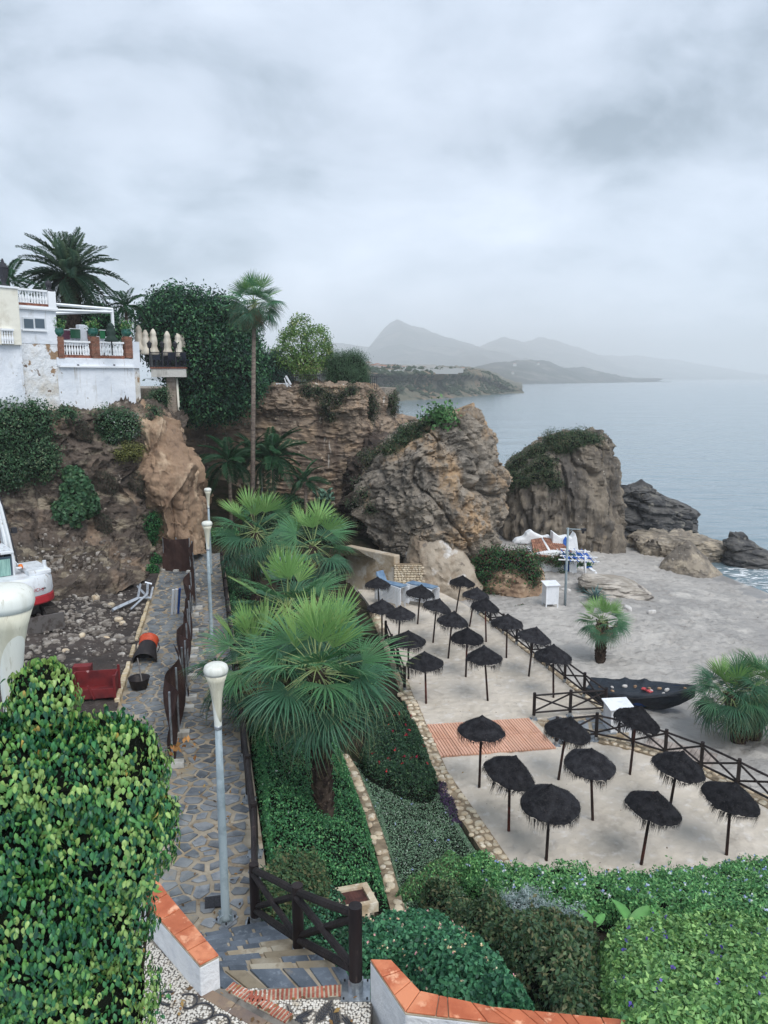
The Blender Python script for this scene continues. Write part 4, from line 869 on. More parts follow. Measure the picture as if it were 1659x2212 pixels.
def hedge(name, label, cat, poly, h, zf, n, size, pal, seed, edge=.35, lump=.18, lf=1.6, mat=None, group=None, aspect=.5, flowers=None, rnd=.7, out=.9, core=True, droop=.2, spikes=None):
    rs = np.random.default_rng(seed); poly = np.asarray(poly, float)
    root = empty(name, (0, 0, 0), label=label, cat=cat, group=group)
    def top(Q):
        d = polydist(Q, poly); f = np.sqrt(np.clip(1 - (1 - np.clip(d / edge, 0, 1)) ** 2, 0, 1))
        return zf(Q[:, 0], Q[:, 1]) + h * f * (1 + lump * fbm(np.c_[Q, np.full(len(Q), seed * 3.7)], 4, lf)), d
    lo, hi = poly.min(0), poly.max(0); Q = np.zeros((0, 2))
    while len(Q) < n: q = rs.uniform(lo, hi, (n * 2, 2)); Q = np.concatenate([Q, q[polydist(q, poly) > 0.01]])
    Q = Q[:n]; ne = int(n * .35)                                # extra leaves on the flanks
    k = rs.integers(0, len(poly), ne * 3); t = rs.uniform(0, 1, (ne * 3, 1)); E = poly[k] * (1 - t) + np.roll(poly, -1, 0)[k] * t
    cen = poly.mean(0); E = E + unit(cen - E) * rs.uniform(0.0, edge * .8, (len(E), 1)); Q = np.concatenate([Q, E[:ne * 2]])
    z, d = top(Q); e = .03; zx, _ = top(Q + (e, 0)); zy, _ = top(Q + (0, e))
    N = unit(np.c_[-(zx - z) / e, -(zy - z) / e, np.ones(len(Q))]); N = unit(np.clip(N, -3, 3))
    dep = rs.uniform(0, 1, len(Q)) ** 2 * min(.22, h * .4); P = np.c_[Q, z] - N * dep[:, None] + N * (rs.normal(size=(len(Q), 1)) * size * .25)
    pal = [(w, tuple(1.55 * (.84 * v + .16 * (.3 * c[0] + .6 * c[1] + .1 * c[2])) for v in c)) for w, c in pal]; parts = [leaves(P, N, size, pal, rs, aspect, out, droop, rnd=rnd)]
    if spikes:                                                  # upright shoots above the clipped top
        ns, hs = spikes; S = Q[rs.integers(0, n, ns)]; zs, _ = top(S)
        for p, zz in zip(S, zs):
            m = 14; hh = hs * rs.uniform(.5, 1.2); tt = rs.uniform(0, 1, m); lean = rs.normal(size=2) * .12
            PP = np.c_[p[0] + lean[0] * tt * hh, p[1] + lean[1] * tt * hh, zz + tt * hh] + rs.normal(size=(m, 3)) * size * .35
            parts.append(leaves(PP, unit(rs.normal(size=(m, 3)) + (0, 0, .4)), size, pal, rs, aspect, .6, 0, rnd=.8))
    V, F, C = join(parts); link('foliage', mesh(V, F, mat or m_leaf, False, lc=C), root)
    if flowers:
        nf, fs, fp = flowers; i = rs.integers(0, n, nf); PP = P[i] + N[i] * (dep[i][:, None] + size * .4); fl = []
        for _ in range(5): fl.append(leaves(PP + rs.normal(size=(nf, 3)) * fs * .35, N[i], fs, fp, rs, .9, .6, 0, rnd=.9))
        V, F, C = join(fl); link('blossoms', mesh(V, F, m_leafd, False, lc=C), root)
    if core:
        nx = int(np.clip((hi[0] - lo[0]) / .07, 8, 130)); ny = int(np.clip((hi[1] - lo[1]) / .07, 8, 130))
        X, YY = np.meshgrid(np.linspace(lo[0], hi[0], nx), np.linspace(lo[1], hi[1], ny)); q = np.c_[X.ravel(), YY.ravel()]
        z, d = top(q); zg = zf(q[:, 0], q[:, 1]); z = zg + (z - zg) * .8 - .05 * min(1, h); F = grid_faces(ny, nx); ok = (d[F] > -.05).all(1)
        link('shade_core', mesh(np.c_[q, z], F[ok], m_core, True), root)  # added dark occluder under the leaves, standing in for inner shade
    return root
def blobs(E, n, rs, jit=.12, f=1.3):
    """points near the skin of a union of ellipsoids E: (centre, radii)"""
    c = np.array([e[0] for e in E], float); r = np.array([e[1] if hasattr(e[1], '__len__') else (e[1],) * 3 for e in E], float)
    a = (r[:, 0] * r[:, 1] * r[:, 2]) ** (2 / 3); P = np.zeros((0, 3)); N = np.zeros((0, 3))
    while len(P) < n:
        k = rs.choice(len(E), n * 2, p=a / a.sum()); u = unit(rs.normal(size=(n * 2, 3)))
        m = 1 + fbm(u * 2.2 + c[k] * .9, 3, f) * .22 - rs.uniform(0, 1, n * 2) ** 2 * jit * 2
        p = c[k] + u * r[k] * m[:, None]; nn = unit(u / r[k])
        ins = np.zeros(len(p), bool)
        for j in range(len(E)): ins |= (k != j) & ((((p - c[j]) / r[j]) ** 2).sum(1) < .72)
        P = np.concatenate([P, p[~ins]]); N = np.concatenate([N, nn[~ins]])
    return P[:n], N[:n]
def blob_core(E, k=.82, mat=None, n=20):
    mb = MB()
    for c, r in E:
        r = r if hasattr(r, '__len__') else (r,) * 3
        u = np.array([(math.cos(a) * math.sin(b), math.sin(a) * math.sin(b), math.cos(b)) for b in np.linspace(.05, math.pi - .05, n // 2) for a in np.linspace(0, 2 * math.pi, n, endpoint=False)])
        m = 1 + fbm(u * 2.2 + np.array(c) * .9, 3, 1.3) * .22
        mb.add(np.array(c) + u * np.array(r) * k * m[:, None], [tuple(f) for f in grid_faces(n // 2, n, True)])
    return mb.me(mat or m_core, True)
def shrub(name, label, cat, E, n, size, pal, seed, mat=None, group=None, aspect=.5, core=.8, out=.9, droop=.25, rnd=.7, flowers=None, jit=.12, clump=0, stems=True):
    rs = np.random.default_rng(seed); root = empty(name, E[0][0], label=label, cat=cat, group=group); o0 = np.array(tuple(E[0][0]))
    E = [(np.array(tuple(c)) - o0, r) for c, r in E]
    if clump:
        m = n // clump; P, N = blobs(E, m, rs, jit); rr = np.mean([np.mean(e[1]) for e in E])
        i = np.repeat(np.arange(m), clump); off = rs.normal(size=(len(i), 3)) * size * 1.3; off[:, 2] += size * .3
        NN = unit(N[i] * 1.0 + unit(off) * .9); P = P[i] + off; N = NN
        base = pick(pal, m, rs, .12)[i]; V, F, C = leaves(P, N, size, pal, rs, aspect, out, droop, rnd=rnd); C = np.repeat(base * (1 + rs.uniform(-.15, .15, (len(i), 1))), 4, 0)
    else:
        P, N = blobs(E, n, rs, jit); V, F, C = leaves(P, N, size, pal, rs, aspect, out, droop, rnd=rnd)
    link('foliage', mesh(V, F, mat or m_leaf, False, lc=C), root)
    if flowers:
        nf, fs, fp = flowers; i = rs.integers(0, len(P), nf); fl = [leaves(P[i] + N[i] * size * .5 + rs.normal(size=(nf, 3)) * fs * .3, N[i], fs, fp, rs, .9, .6, 0) for _ in range(3)]
        V, F, C = join(fl); link('blossoms', mesh(V, F, m_leafd, False, lc=C), root)
    if core:
        for e_ in E: link('shade_core', blob_core([e_], core, n=14), root)  # solid dark fill, added to close and darken the gaps between leaves
    return root
def tree(name, label, base, E, n, size, pal, seed, group=None, trunk=.25, core=.7, clump=9, mat=None, aspect=.5, gaps=.0, limbs=7, droop=.25):
    rs = np.random.default_rng(seed); base = Vector(base); root = empty(name, base, label=label, cat='tree', group=group)
    E = [(np.array(tuple(Vector(c) - base)), np.array(r if hasattr(r, '__len__') else (r,) * 3, float)) for c, r in E]
    c0 = np.mean([e[0] for e in E], 0)
    mb = MB(); fork = Vector(c0) * .45; mb.tube([(0, 0, -.3), fork * .5 + Vector((.05, .03, 0)), fork], [trunk, trunk * .8, trunk * .7], 9)
    for i in range(limbs):
        c, r = E[i % len(E)]; e = Vector(c + unit(rs.normal(size=3)) * r * .5); mb.tube([fork, fork.lerp(e, .5) + Vector(rs.normal(size=3) * .12), e], [trunk * .55, trunk * .3, trunk * .1], 6)
    mb.obj('trunk', m_bark, root, True)
    m = n // clump; P, N = blobs(E, m, rs, .16)
    if gaps: keep = fbm(P * 1.0 + seed, 3, 1.1) > -gaps; P, N = P[keep], N[keep]; m = len(P)
    i = np.repeat(np.arange(m), clump); off = rs.normal(size=(len(i), 3)) * size * (.6 + .045 * clump); off[:, 2] += size * .2
    V, F, C = leaves(P[i] + off, unit(N[i] * .6 + unit(off) * 1.1), size, pal, rs, aspect, .9, droop); base_c = pick(pal, m, rs, .15)[i]
    C = np.repeat(base_c * (1 + rs.uniform(-.15, .15, (len(i), 1))), 4, 0)
    link('crown', mesh(V, F, mat or m_leaf, False, lc=C), root)
    if core: link('inner_shade_core', blob_core(E, core), root)  # added dark blobs inside the crown, shade put into their colour
    return root
# ---------------------------------------------------------------- palm fronds
def fan_frond(pet, rad, nseg, spread, droop, col, tip, seed, fold=.26, cut=.4, wid=.92, curl=.15):
    """a costapalmate leaf: stalk along +x, blade of folded fingers"""
    rs = np.random.default_rng(seed); V = []; F = []; C = []
    def strip(rows, cols):
        k = len(V)
        for (c, l, r), q in zip(rows, cols): V.extend((l, c, r)); C.extend((q, q, q))
        for i in range(len(rows) - 1):
            a = k + i * 3; F.append((a, a + 1, a + 4, a + 3)); F.append((a + 1, a + 2, a + 5, a + 4))
    pr = [np.array((pet * t, 0, -.10 * pet * t * t)) for t in np.linspace(0, 1, 5)]; w = [.05, .04, .032, .026, .02]
    strip([(p + (0, 0, .012), p + (0, -a * .5, 0), p + (0, a * .5, 0)) for p, a in zip(pr, w)], [np.array(g3(150, 165, 110))] * 5)
    h = pr[-1]
    for j in range(nseg):
        u = (j + .5) / nseg * 2 - 1; a = math.radians(spread) * u + rs.normal() * .012; L = rad * (1 - .22 * abs(u) ** 2) * rs.uniform(.92, 1.06)
        d = np.array((math.cos(a), math.sin(a), 0)); s = np.array((-math.sin(a), math.cos(a), 0)); rows = []; cols = []
        half = math.radians(spread) / nseg; dr = droop * rs.uniform(.6, 1.5); bow = rs.normal() * .06
        hue = 1 + rs.uniform(-.12, .12)
        for t in (0.02, .25, .5, .7, .86, 1.0):
            r = L * t; wd = (r * math.tan(half) if t <= cut else L * cut * math.tan(half) * (1 - ((t - cut) / (1 - cut)) ** 1.3)) * wid * 1.02
            z = curl * r * abs(u) - dr * L * max(0, t - .35) ** 2 * 1.6; c = h + d * r + s * bow * L * t * t + (0, 0, z)
            f = fold * wd * 2 * (1 if j % 1 == 0 else -1)
            rows.append((c + (0, 0, f), c - s * wd, c + s * wd)); q = np.array(col) * hue * (1 + .25 * (t - .4)); k = max(0, (t - .84) / .16); cols.append(q * (1 - k) + np.array(tip) * k)
        strip(rows, cols)
    return mesh(np.array(V), F, m_leaf, False, lc=np.array(C))
def feather_frond(L, npair, ll, arch, col, tip, seed, vee=.5, wid=.03):
    rs = np.random.default_rng(seed); V = []; F = []; C = []
    pts = [np.array((L * t * (1 - .18 * arch * t), 0, L * (.22 * t - arch * t * t))) for t in np.linspace(0, 1, 12)]
    for i, p in enumerate(pts):
        w = .035 * (1 - i / 12) + .006; V += [p + (0, -w, 0), p + (0, 0, w), p + (0, w, 0)]; C += [np.array(col) * 1.3] * 3
        if i: a = len(V) - 6; F += [(a, a + 1, a + 4, a + 3), (a + 1, a + 2, a + 5, a + 4)]
    for i in range(npair):
        t = .12 + .88 * i / npair; k = t * 11; a = pts[int(k)]; b = pts[min(int(k) + 1, 11)]; p = a + (b - a) * (k - int(k)); tn = unit(b - a)
        ln = ll * (math.sin(math.pi * (.12 + .8 * t)) ** .7) * rs.uniform(.85, 1.1)
        for s in (-1, 1):
            d = unit(tn * rs.uniform(.6, .9) + np.array((0, s, 0)) * 1.0 + np.array((0, 0, vee)) * rs.uniform(.5, 1.2)); q = p + d * ln * .55; e = p + d * ln + (0, 0, -ln * rs.uniform(.12, .35))
            wv = np.cross(d, (0, 0, 1)); wv = unit(wv) * wid; n0 = len(V); V += [p, q + wv, e, q - wv]; F += [(n0, n0 + 1, n0 + 2), (n0, n0 + 2, n0 + 3)]; cc = np.array(col) * rs.uniform(.8, 1.2); C += [cc, cc, cc * .6 + np.array(tip) * .4, cc]
    return mesh(np.array(V), F, m_leaf, False, lc=np.array(C))
def boots(mb, h, r0, r1, n, size, rs, flare=.9, lean=(0, 0)):
    """old leaf bases in a spiral round the trunk"""
    for i in range(n):
        t = i / n; z = h * t; a = i * 2.399; r = r0 + (r1 - r0) * t; s = size * rs.uniform(.8, 1.2)
        d = Vector((math.cos(a), math.sin(a), 0)); s_ = Vector((-math.sin(a), math.cos(a), 0)); p = d * r * .92 + Vector((lean[0] * t, lean[1] * t, z)); up = Vector((0, 0, 1))
        mb.add([p - s_ * s * .55, p + s_ * s * .55, p + d * s * flare * .55 + up * s * .9 + s_ * s * .22, p + d * s * flare * .55 + up * s * .9 - s_ * s * .22, p + d * s * .12 - up * s * .15, p + d * s * flare * .2 + up * s * 1.0],
               [(0, 4, 3), (4, 2, 3), (4, 1, 2), (3, 2, 5), (0, 3, 5), (1, 5, 2)])
m_trunk = M('palm_trunk', lin(84, 72, 64), .95, [(lin(50, 42, 40), 6, .42, .6), (lin(126, 112, 98), 14, .6, .7)], [(20, .8)], spec=.1, rnd=.1)
m_trunkg = M('palm_trunk_grey', lin(128, 116, 106), .95, [(lin(92, 82, 76), 3, .42, .6, (1, 1, 3)), (lin(150, 140, 130), 9, .58, .7)], [(9, .8, (.4, .4, 3))], spec=.1)
def palm(name, label, base, top, fronds, meshes, rs, trunk=(.2, .16), nboots=110, bsize=.12, group=None, scale=1.0, trunkmat=None):
    """fronds: list of (mesh key, azimuth deg, elevation deg, scale)"""
    base, top = Vector(base), Vector(top); e = empty(name, base, label=label, cat='palm tree', group=group); h = top - base
    mb = MB(); mb.tube([Vector((0, 0, -.3)), h * .5, h], [trunk[0] * 1.1, trunk[0] * .95, trunk[1]], 12)
    if nboots: boots(mb, h.z * 1.0, trunk[0], trunk[1], nboots, bsize, rs, .9, (h.x, h.y))
    mb.obj('trunk', trunkmat or m_trunk, e, not nboots)
    for key, az, el, s in fronds:
        link('frond', meshes[key], e, h + Vector((0, 0, rs.uniform(-.12, .12) * scale)), (R(rs.normal() * 22), -R(el), R(az)), (s * scale,) * 3)
    return e
def fan_crown(rs, n, keys, lo=-55, hi=85, pw=.85):
    out = []
    for i in range(n):
        t = i / (n - 1); el = hi + (lo - hi) * t ** pw + rs.normal() * 5; k = keys[min(len(keys) - 1, int(t * len(keys)))]
        out.append((k[rs.integers(len(k))] if isinstance(k, (list, tuple)) else k, i * 137.5 + rs.normal() * 9, el, rs.uniform(.88, 1.1)))
    return out
# ================================================================ plants: placed
rs0 = np.random.default_rng(5)
GR, GT = g3(58, 112, 74), g3(140, 140, 90)
FM = {'y1': fan_frond(1.0, 1.0, 30, 66, .05, g3(120, 160, 92), g3(190, 185, 120), 1, .2, .55), 'y2': fan_frond(.9, .95, 28, 50, .02, g3(132, 168, 98), g3(196, 190, 124), 2, .25, .6),
      'm1': fan_frond(1.05, 1.08, 36, 106, .42, g3(74, 120, 86), g3(150, 150, 96), 3), 'm2': fan_frond(1.1, 1.05, 34, 114, .58, g3(66, 110, 82), g3(146, 140, 92), 4),
      'm3': fan_frond(1.0, 1.12, 36, 98, .34, g3(86, 134, 90), g3(160, 156, 104), 5), 'o1': fan_frond(1.1, 1.05, 32, 104, .85, g3(56, 96, 74), g3(150, 128, 88), 6), 'o2': fan_frond(1.2, .92, 28, 106, .8, g3(66, 106, 80), g3(160, 134, 96), 7),
      'd1': fan_frond(.7, .8, 22, 70, 1.1, g3(120, 96, 72), g3(150, 126, 98), 8)}
K = [['y1', 'y2'], ['m3', 'y1'], ['m1', 'm3'], ['m1', 'm2', 'm3'], ['m2', 'm1'], ['o1', 'm2'], ['o1', 'o2'], ['o2', 'd1']]
pb = hit(703, 1788, zgar, .25); pt = Y(684, 1448, pb[1])
palm('fan_palm', 'biggest fan palm with a dark scaly trunk in the middle garden bed', (pb[0], pb[1], float(zgar(np.array(pb[0]), np.array(pb[1])))), pt, fan_crown(rs0, 62, K, -60, 85, .72), FM, rs0, (.2, .19), 130, .13, 'fan palms along the garden path', .9)
for px, py, d, sc_, n, lab, ground in ((556, 1425, 18.6, .9, 34, 'fan palm leaning over the path fence left of the biggest palm', None), (622, 1320, 20.2, .92, 40, 'fan palm with bright new leaves directly behind the biggest palm', None), (676, 1180, 30.5, 1.0, 32, 'fan palm nearest the cliff wall with open round leaves', None), (552, 1150, 33.5, 1.12, 40, 'tall drooping fan palm farthest down the garden path', None)):
    t = Y(px, py, d); zb = float(zgar(np.array(t.x), np.array(d)))
    palm('fan_palm', lab, (t.x - .1, d, zb), t, fan_crown(rs0, n, K, -62, 86, .7), FM, rs0, (.2, .18), 70, .13, 'fan palms along the garden path', sc_)
# beach palms
t = Y(1312, 1352, 32.6); b = G(1296, 1430, -.62)
KB = [['y1'], ['m3', 'y1'], ['m3', 'm1'], ['m1', 'm2'], ['m2', 'o1'], ['d1', 'o1'], ['d1']]
palm('beach_palm', 'small lone fan palm with a shaggy brown trunk on the open beach', (b.x, b.y, -.62), (t.x - .12, b.y, t.z), fan_crown(rs0, 46, KB, -60, 86, .7), FM, rs0, (.19, .21), 120, .17, 'fan palms on the beach', .66)
for bx, tx, ty, lab, s, lo in ((1598, 1580, 1500, 'left of the two thick-trunked fan palms at the right edge of the beach', .78, -50), (1634, 1655, 1490, 'right of the two thick-trunked fan palms at the right edge of the beach', .8, -52)):
    b = G(bx, 1600, -.5); t = Y(tx, ty, b.y); palm('beach_palm', lab, (b.x, b.y + (0.3 if bx > 1610 else 0), -.5), (t.x, b.y, t.z), fan_crown(rs0, 46, [['y1', 'm3'], ['m1', 'm2'], ['m1', 'm2'], ['m2', 'o1'], ['o1', 'o2']], lo, 85, .7), FM, rs0, (.24, .24), 90, .2, 'fan palms on the beach', s)
# tall thin palm before the rear cliff, with a skirt of dead leaves
b = Y(540, 1030, 45.0); t = Y(549, 652, 45.0)
KW = [['y1', 'm3'], ['m3', 'm1'], ['m1', 'o1'], ['o1', 'o2'], ['o2', 'd1'], ['o2', 'd1'], ['d1'], ['d1']]
palm('tall_palm', 'very tall thin-trunked fan palm with dead brown leaves rising above the cliff', (b.x, 45.0, 2.0), t, fan_crown(rs0, 84, KW, -87, 86, .55), FM, rs0, (.14, .11), 0, .1, None, .9, m_trunkg)
# feather palms
FE = {'p1': feather_frond(3.6, 52, .55, .42, g3(52, 84, 66), g3(120, 130, 90), 1, .6, .022), 'p2': feather_frond(3.4, 50, .55, .62, g3(46, 76, 60), g3(110, 120, 84), 2, .5, .022), 'p3': feather_frond(3.2, 46, .5, .3, g3(58, 92, 70), g3(130, 140, 96), 3, .7, .022),
      'p4': feather_frond(3.2, 46, .5, .8, g3(42, 66, 54), g3(120, 112, 80), 4, .4, .022), 'c1': feather_frond(2.6, 40, .6, .6, g3(48, 92, 60), g3(90, 120, 80), 5, .25, .026), 'c2': feather_frond(2.4, 38, .6, .85, g3(40, 80, 54), g3(90, 110, 74), 6, .15, .026)}
t = Y(150, 600, 45.5)
palm('date_palm', 'large date palm with arching dark fronds behind the white building', (t.x, 45.5, 11.2), t, fan_crown(rs0, 84, [['p3'], ['p3', 'p1'], ['p1'], ['p1', 'p2'], ['p2'], ['p2', 'p4'], ['p4']], -38, 86), FE, rs0, (.5, .55), 220, .2, 'feather palms above the cliff', .92)
for px, py, d, n, s, lab in ((272, 665, 47, 20, .55, 'thin pale feather palm between the white pergola and the dark tree'), (18, 606, 43, 16, .6, 'feather palm cut by the left edge behind the cream tower')):
    t = Y(px, py, d); palm('feather_palm', lab, (t.x, d, 11.2), t, fan_crown(rs0, n, [['c1'], ['c1', 'c2'], ['c2']], -30, 80), FE, rs0, (.1, .08), 0, .1, 'feather palms above the cliff', s, m_trunkg)
for px, py, d, n, s, lab in ((495, 1000, 47, 22, .85, 'dark feather palm left of the tall palm trunk under the cliff'), (590, 990, 49, 26, .95, 'dark feather palm right of the tall palm trunk under the cliff'), (545, 985, 50, 18, .8, 'dark feather palm directly behind the tall palm trunk'), (660, 1040, 48, 14, .6, 'smallest feather palm at the right end of the cliff foot')):
    t = Y(px, py, d); palm('feather_palm', lab, (t.x, d, 2.6), t, fan_crown(rs0, n, [['c1'], ['c1', 'c2'], ['c2']], -25, 82), FE, rs0, (.12, .09), 0, .1, 'feather palms at the foot of the rear cliff', s, m_trunkg)
# ---------------------------------------------------------------- big fig bush in front, leaf by leaf
def ficus():
    S = lambda px, py, d, r: (np.array(tuple(Y(px, py, d * .72))), tuple(v * .72 for v in r))
    E = [S(96, 1500, 6.0, (.26, .3, .31)), S(165, 1665, 6.05, (.5, .5, .5)), S(262, 1680, 6.1, (.40, .45, .60)), S(225, 1790, 6.1, (.62, .55, .6)), S(150, 1960, 6.1, (.72, .6, .7)), S(165, 2150, 6.0, (.71, .6, .7)), S(20, 1650, 5.9, (.5, .45, .45)), S(-40, 1850, 5.9, (.8, .6, .8)), S(-40, 2120, 5.9, (.85, .6, .8)), S(60, 2000, 5.75, (.6, .5, .7)), S(330, 1760, 6.15, (.2, .25, .25))]
    rs = np.random.default_rng(21); root = empty('fig_bush', (E[5][0][0], E[5][0][1], PZ), label='huge glossy weeping fig bush filling the lower left corner', cat='bush')
    o0 = np.array(tuple(root.location)); E = [(c - o0, r) for c, r in E]
    link('shade_core', blob_core(E, .84), root)  # added filler body, its dark colour stands for shade behind the leaves
    tr = MB()
    for i in range(26):
        c, r = E[rs.integers(len(E))]; p = c + unit(rs.normal(size=3)) * r * .95; tr.tube([Vector(c * .3), Vector((c * .4 + p * .6)), Vector(p)], [.015, .009, .003], 5)
    tr.obj('twigs', m_bark, root, True)
    def leafmesh(col, ln, w, bend, s):
        q = np.random.default_rng(s); t = np.array([0, .18, .42, .68, .88, 1.0]); hw = np.array([.0, .36, .5, .40, .16, 0]) * w; V = []; F = []; C = []
        for tt, h in zip(t, hw):
            x = ln * tt; z = -bend * ln * tt * tt
            V += [(x, -h, z + h * .35), (x, 0, z), (x, h, z + h * .35)]; k = 1 + q.uniform(-.05, .05); C += [np.array(col) * k, np.array(col) * 1.25 * k, np.array(col) * k]
        for i in range(5): a = i * 3; F += [(a, a + 1, a + 4, a + 3), (a + 1, a + 2, a + 5, a + 4)]
        return np.array(V), F, np.array(C)
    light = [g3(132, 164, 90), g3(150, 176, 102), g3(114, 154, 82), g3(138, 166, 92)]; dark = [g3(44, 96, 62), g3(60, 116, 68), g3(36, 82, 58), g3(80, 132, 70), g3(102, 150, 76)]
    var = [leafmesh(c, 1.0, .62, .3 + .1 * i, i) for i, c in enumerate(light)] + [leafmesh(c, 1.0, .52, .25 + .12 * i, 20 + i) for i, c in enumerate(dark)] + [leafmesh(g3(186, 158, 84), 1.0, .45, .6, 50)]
    ms = [mesh(V, F, m_leafg if i > 3 else m_leaf, True, lc=C) for i, (V, F, C) in enumerate(var)]
    P, N = blobs(E, 33000, rs, .07); vis = (N[:, 1] < .35); P, N = P[vis], N[vis]
    n = len(P); d = np.c_[N[:, 0] * .35, N[:, 1] * .35, np.full(n, -1.0)] + rs.normal(size=(n, 3)) * .28; x = unit(d)
    z = unit(N + rs.normal(size=(n, 3)) * .33 + (0, 0, .25)); y = unit(np.cross(z, x)); z = np.cross(x, y)
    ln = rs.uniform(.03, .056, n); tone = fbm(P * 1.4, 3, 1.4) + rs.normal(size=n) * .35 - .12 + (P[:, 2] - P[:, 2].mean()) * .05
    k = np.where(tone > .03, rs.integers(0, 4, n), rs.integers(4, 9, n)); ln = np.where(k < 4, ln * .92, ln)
    k[rs.random(n) < .006] = 9
    w0 = P + o0; sx = w0[:, 0] / w0[:, 1]; inview = (sx > -.5) & (w0[:, 2] > 8.2)
    front = set(np.where(inview)[0][np.argsort(w0[inview][:, 1])[:300]].tolist())
    Vs, Fs, Cs, kk = [], [], [], 0; Fs = []
    for v in range(10):
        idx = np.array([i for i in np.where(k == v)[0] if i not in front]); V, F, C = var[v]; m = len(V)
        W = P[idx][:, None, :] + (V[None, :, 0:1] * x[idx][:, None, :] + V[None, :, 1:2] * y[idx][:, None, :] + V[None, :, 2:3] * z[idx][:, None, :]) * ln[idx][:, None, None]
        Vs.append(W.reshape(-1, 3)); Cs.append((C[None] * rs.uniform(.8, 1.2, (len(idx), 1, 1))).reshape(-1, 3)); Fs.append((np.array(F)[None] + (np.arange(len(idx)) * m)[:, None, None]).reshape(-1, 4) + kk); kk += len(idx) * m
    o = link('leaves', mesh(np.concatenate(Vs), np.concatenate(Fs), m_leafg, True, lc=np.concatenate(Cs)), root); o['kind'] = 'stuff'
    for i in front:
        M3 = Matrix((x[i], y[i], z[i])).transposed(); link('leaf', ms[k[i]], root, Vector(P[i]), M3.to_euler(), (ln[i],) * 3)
ficus()
# ---------------------------------------------------------------- garden beds
def bed(pts, h=.3): return np.array([hit(x, y, zgar, h) for x, y in pts])
green = [(4, g3(44, 104, 58)), (3, g3(58, 122, 66)), (2, g3(32, 84, 54)), (1, g3(96, 150, 84))]
silver = [(4, g3(92, 124, 96)), (3, g3(112, 142, 112)), (2, g3(70, 102, 78)), (1, g3(140, 150, 140))]
darkg = [(4, g3(30, 62, 42)), (3, g3(40, 78, 48)), (2, g3(24, 50, 38)), (1, g3(70, 100, 58))]
brown = [(3, g3(74, 96, 58)), (3, g3(56, 86, 54)), (2, g3(98, 98, 64)), (2, g3(44, 74, 50))]
lime = [(4, g3(102, 146, 74)), (3, g3(84, 130, 66)), (2, g3(60, 106, 56)), (2, g3(130, 168, 88))]
plumb = [(4, g3(66, 124, 66)), (3, g3(88, 148, 78)), (2, g3(44, 98, 56)), (2, g3(120, 168, 94))]
lant = [(4, g3(44, 100, 68)), (3, g3(60, 122, 80)), (2, g3(30, 78, 58))]
fl_blue = [(1, g3(150, 170, 222)), (1, g3(196, 206, 236))]; fl_pink = [(2, g3(232, 206, 160)), (2, g3(228, 170, 176)), (1, g3(240, 226, 190))]; fl_purple = [(1, g3(98, 84, 170)), (1, g3(120, 106, 186))]; fl_white = [(1, g3(226, 230, 226))]
rsx = [(float(XR(y)) + .34, y) for y in (12.0, 14, 17, 20, 24, 28, 32, 36, 40)]
bedl = [tuple(p)[:2] for p in BED]
hedge('clipped_hedge', 'clipped bright green hedge bed round the trunk of the biggest palm', 'hedge', rsx[:5] + [(-2.0, 24.0), (-1.3, 20.8)] + [(x - .2, y) for x, y in bedl[::-1]], .72, zgar, 34000, .062, green, 31, .5, .2, mat=m_leaf, flowers=(26, .03, fl_white))
hedge('ground_cover', 'silvery green ground cover between the bed edging and the terrace wall', 'ground cover', [(x + .2, y) for x, y in bedl] + [(-.9, 20.6), (.2, 20.6), (1.4, 21.6), (1.75, 20.8), (2.1, 19.4), (2.5, 17.9), (2.2, 16.2), (1.4, 14.4)], .2, zgar, 26000, .045, silver, 32, .25, .25, mat=m_leafd, flowers=(24, .04, fl_blue))
hedge('flowering_hedge', 'dark green hedge with a few red blooms along the terrace edge', 'hedge', bed([(772, 1640), (800, 1560), (850, 1545), (880, 1540), (912, 1590), (930, 1640), (950, 1690), (935, 1715), (880, 1715), (830, 1690), (790, 1665)], .4), .95, zgar, 20000, .066, darkg, 33, .45, .3, mat=m_leaf, flowers=(26, .07, [(1, g3(150, 40, 66)), (1, g3(178, 58, 60))]))
hedge('purple_plant', 'patch of dark purple trailing plants at the corner of the dark hedge', 'plant', bed([(940, 1690), (965, 1690), (992, 1745), (1000, 1775), (975, 1780), (950, 1730)], .2), .28, zgar, 2600, .07, [(2, g3(62, 46, 76)), (1, g3(86, 66, 98)), (1, g3(60, 74, 62))], 34, .2, .4, mat=m_leafd)
hedge('garden_thicket', 'mixed low greenery under the farther fan palms beside the path', 'shrubs', rsx[4:] + [(-1.6, 40), (-.9, 34), (-.4, 30), (.1, 26), (-.4, 24.4)], .45, zgar, 26000, .085, darkg + green, 35, .4, .45, lf=.9)
hedge('young_shrub', 'brownish young shrub behind the top rail of the step fence', 'shrub', bed([(556, 1890), (590, 1850), (650, 1838), (705, 1850), (722, 1900), (715, 1950), (640, 1965), (575, 1955)], .5), .62, zgar, 7000, .075, brown, 36, .3, .4, mat=m_leafd, spikes=(26, .3))
hedge('ivy_bank', 'dark leafy bank right beside the slate steps below the log fence', 'plants', [(-1.75, 10.6), (-1.75, 11.9), (-.95, 12.6), (.0, 12.2), (.3, 10.4), (.1, 8.9), (-.15, 7.75), (-.75, 8.7), (-1.2, 9.6)], .3, lambda x, y: zgar(x, y) + .1, 12000, .075, lant + darkg, 37, .3, .4)
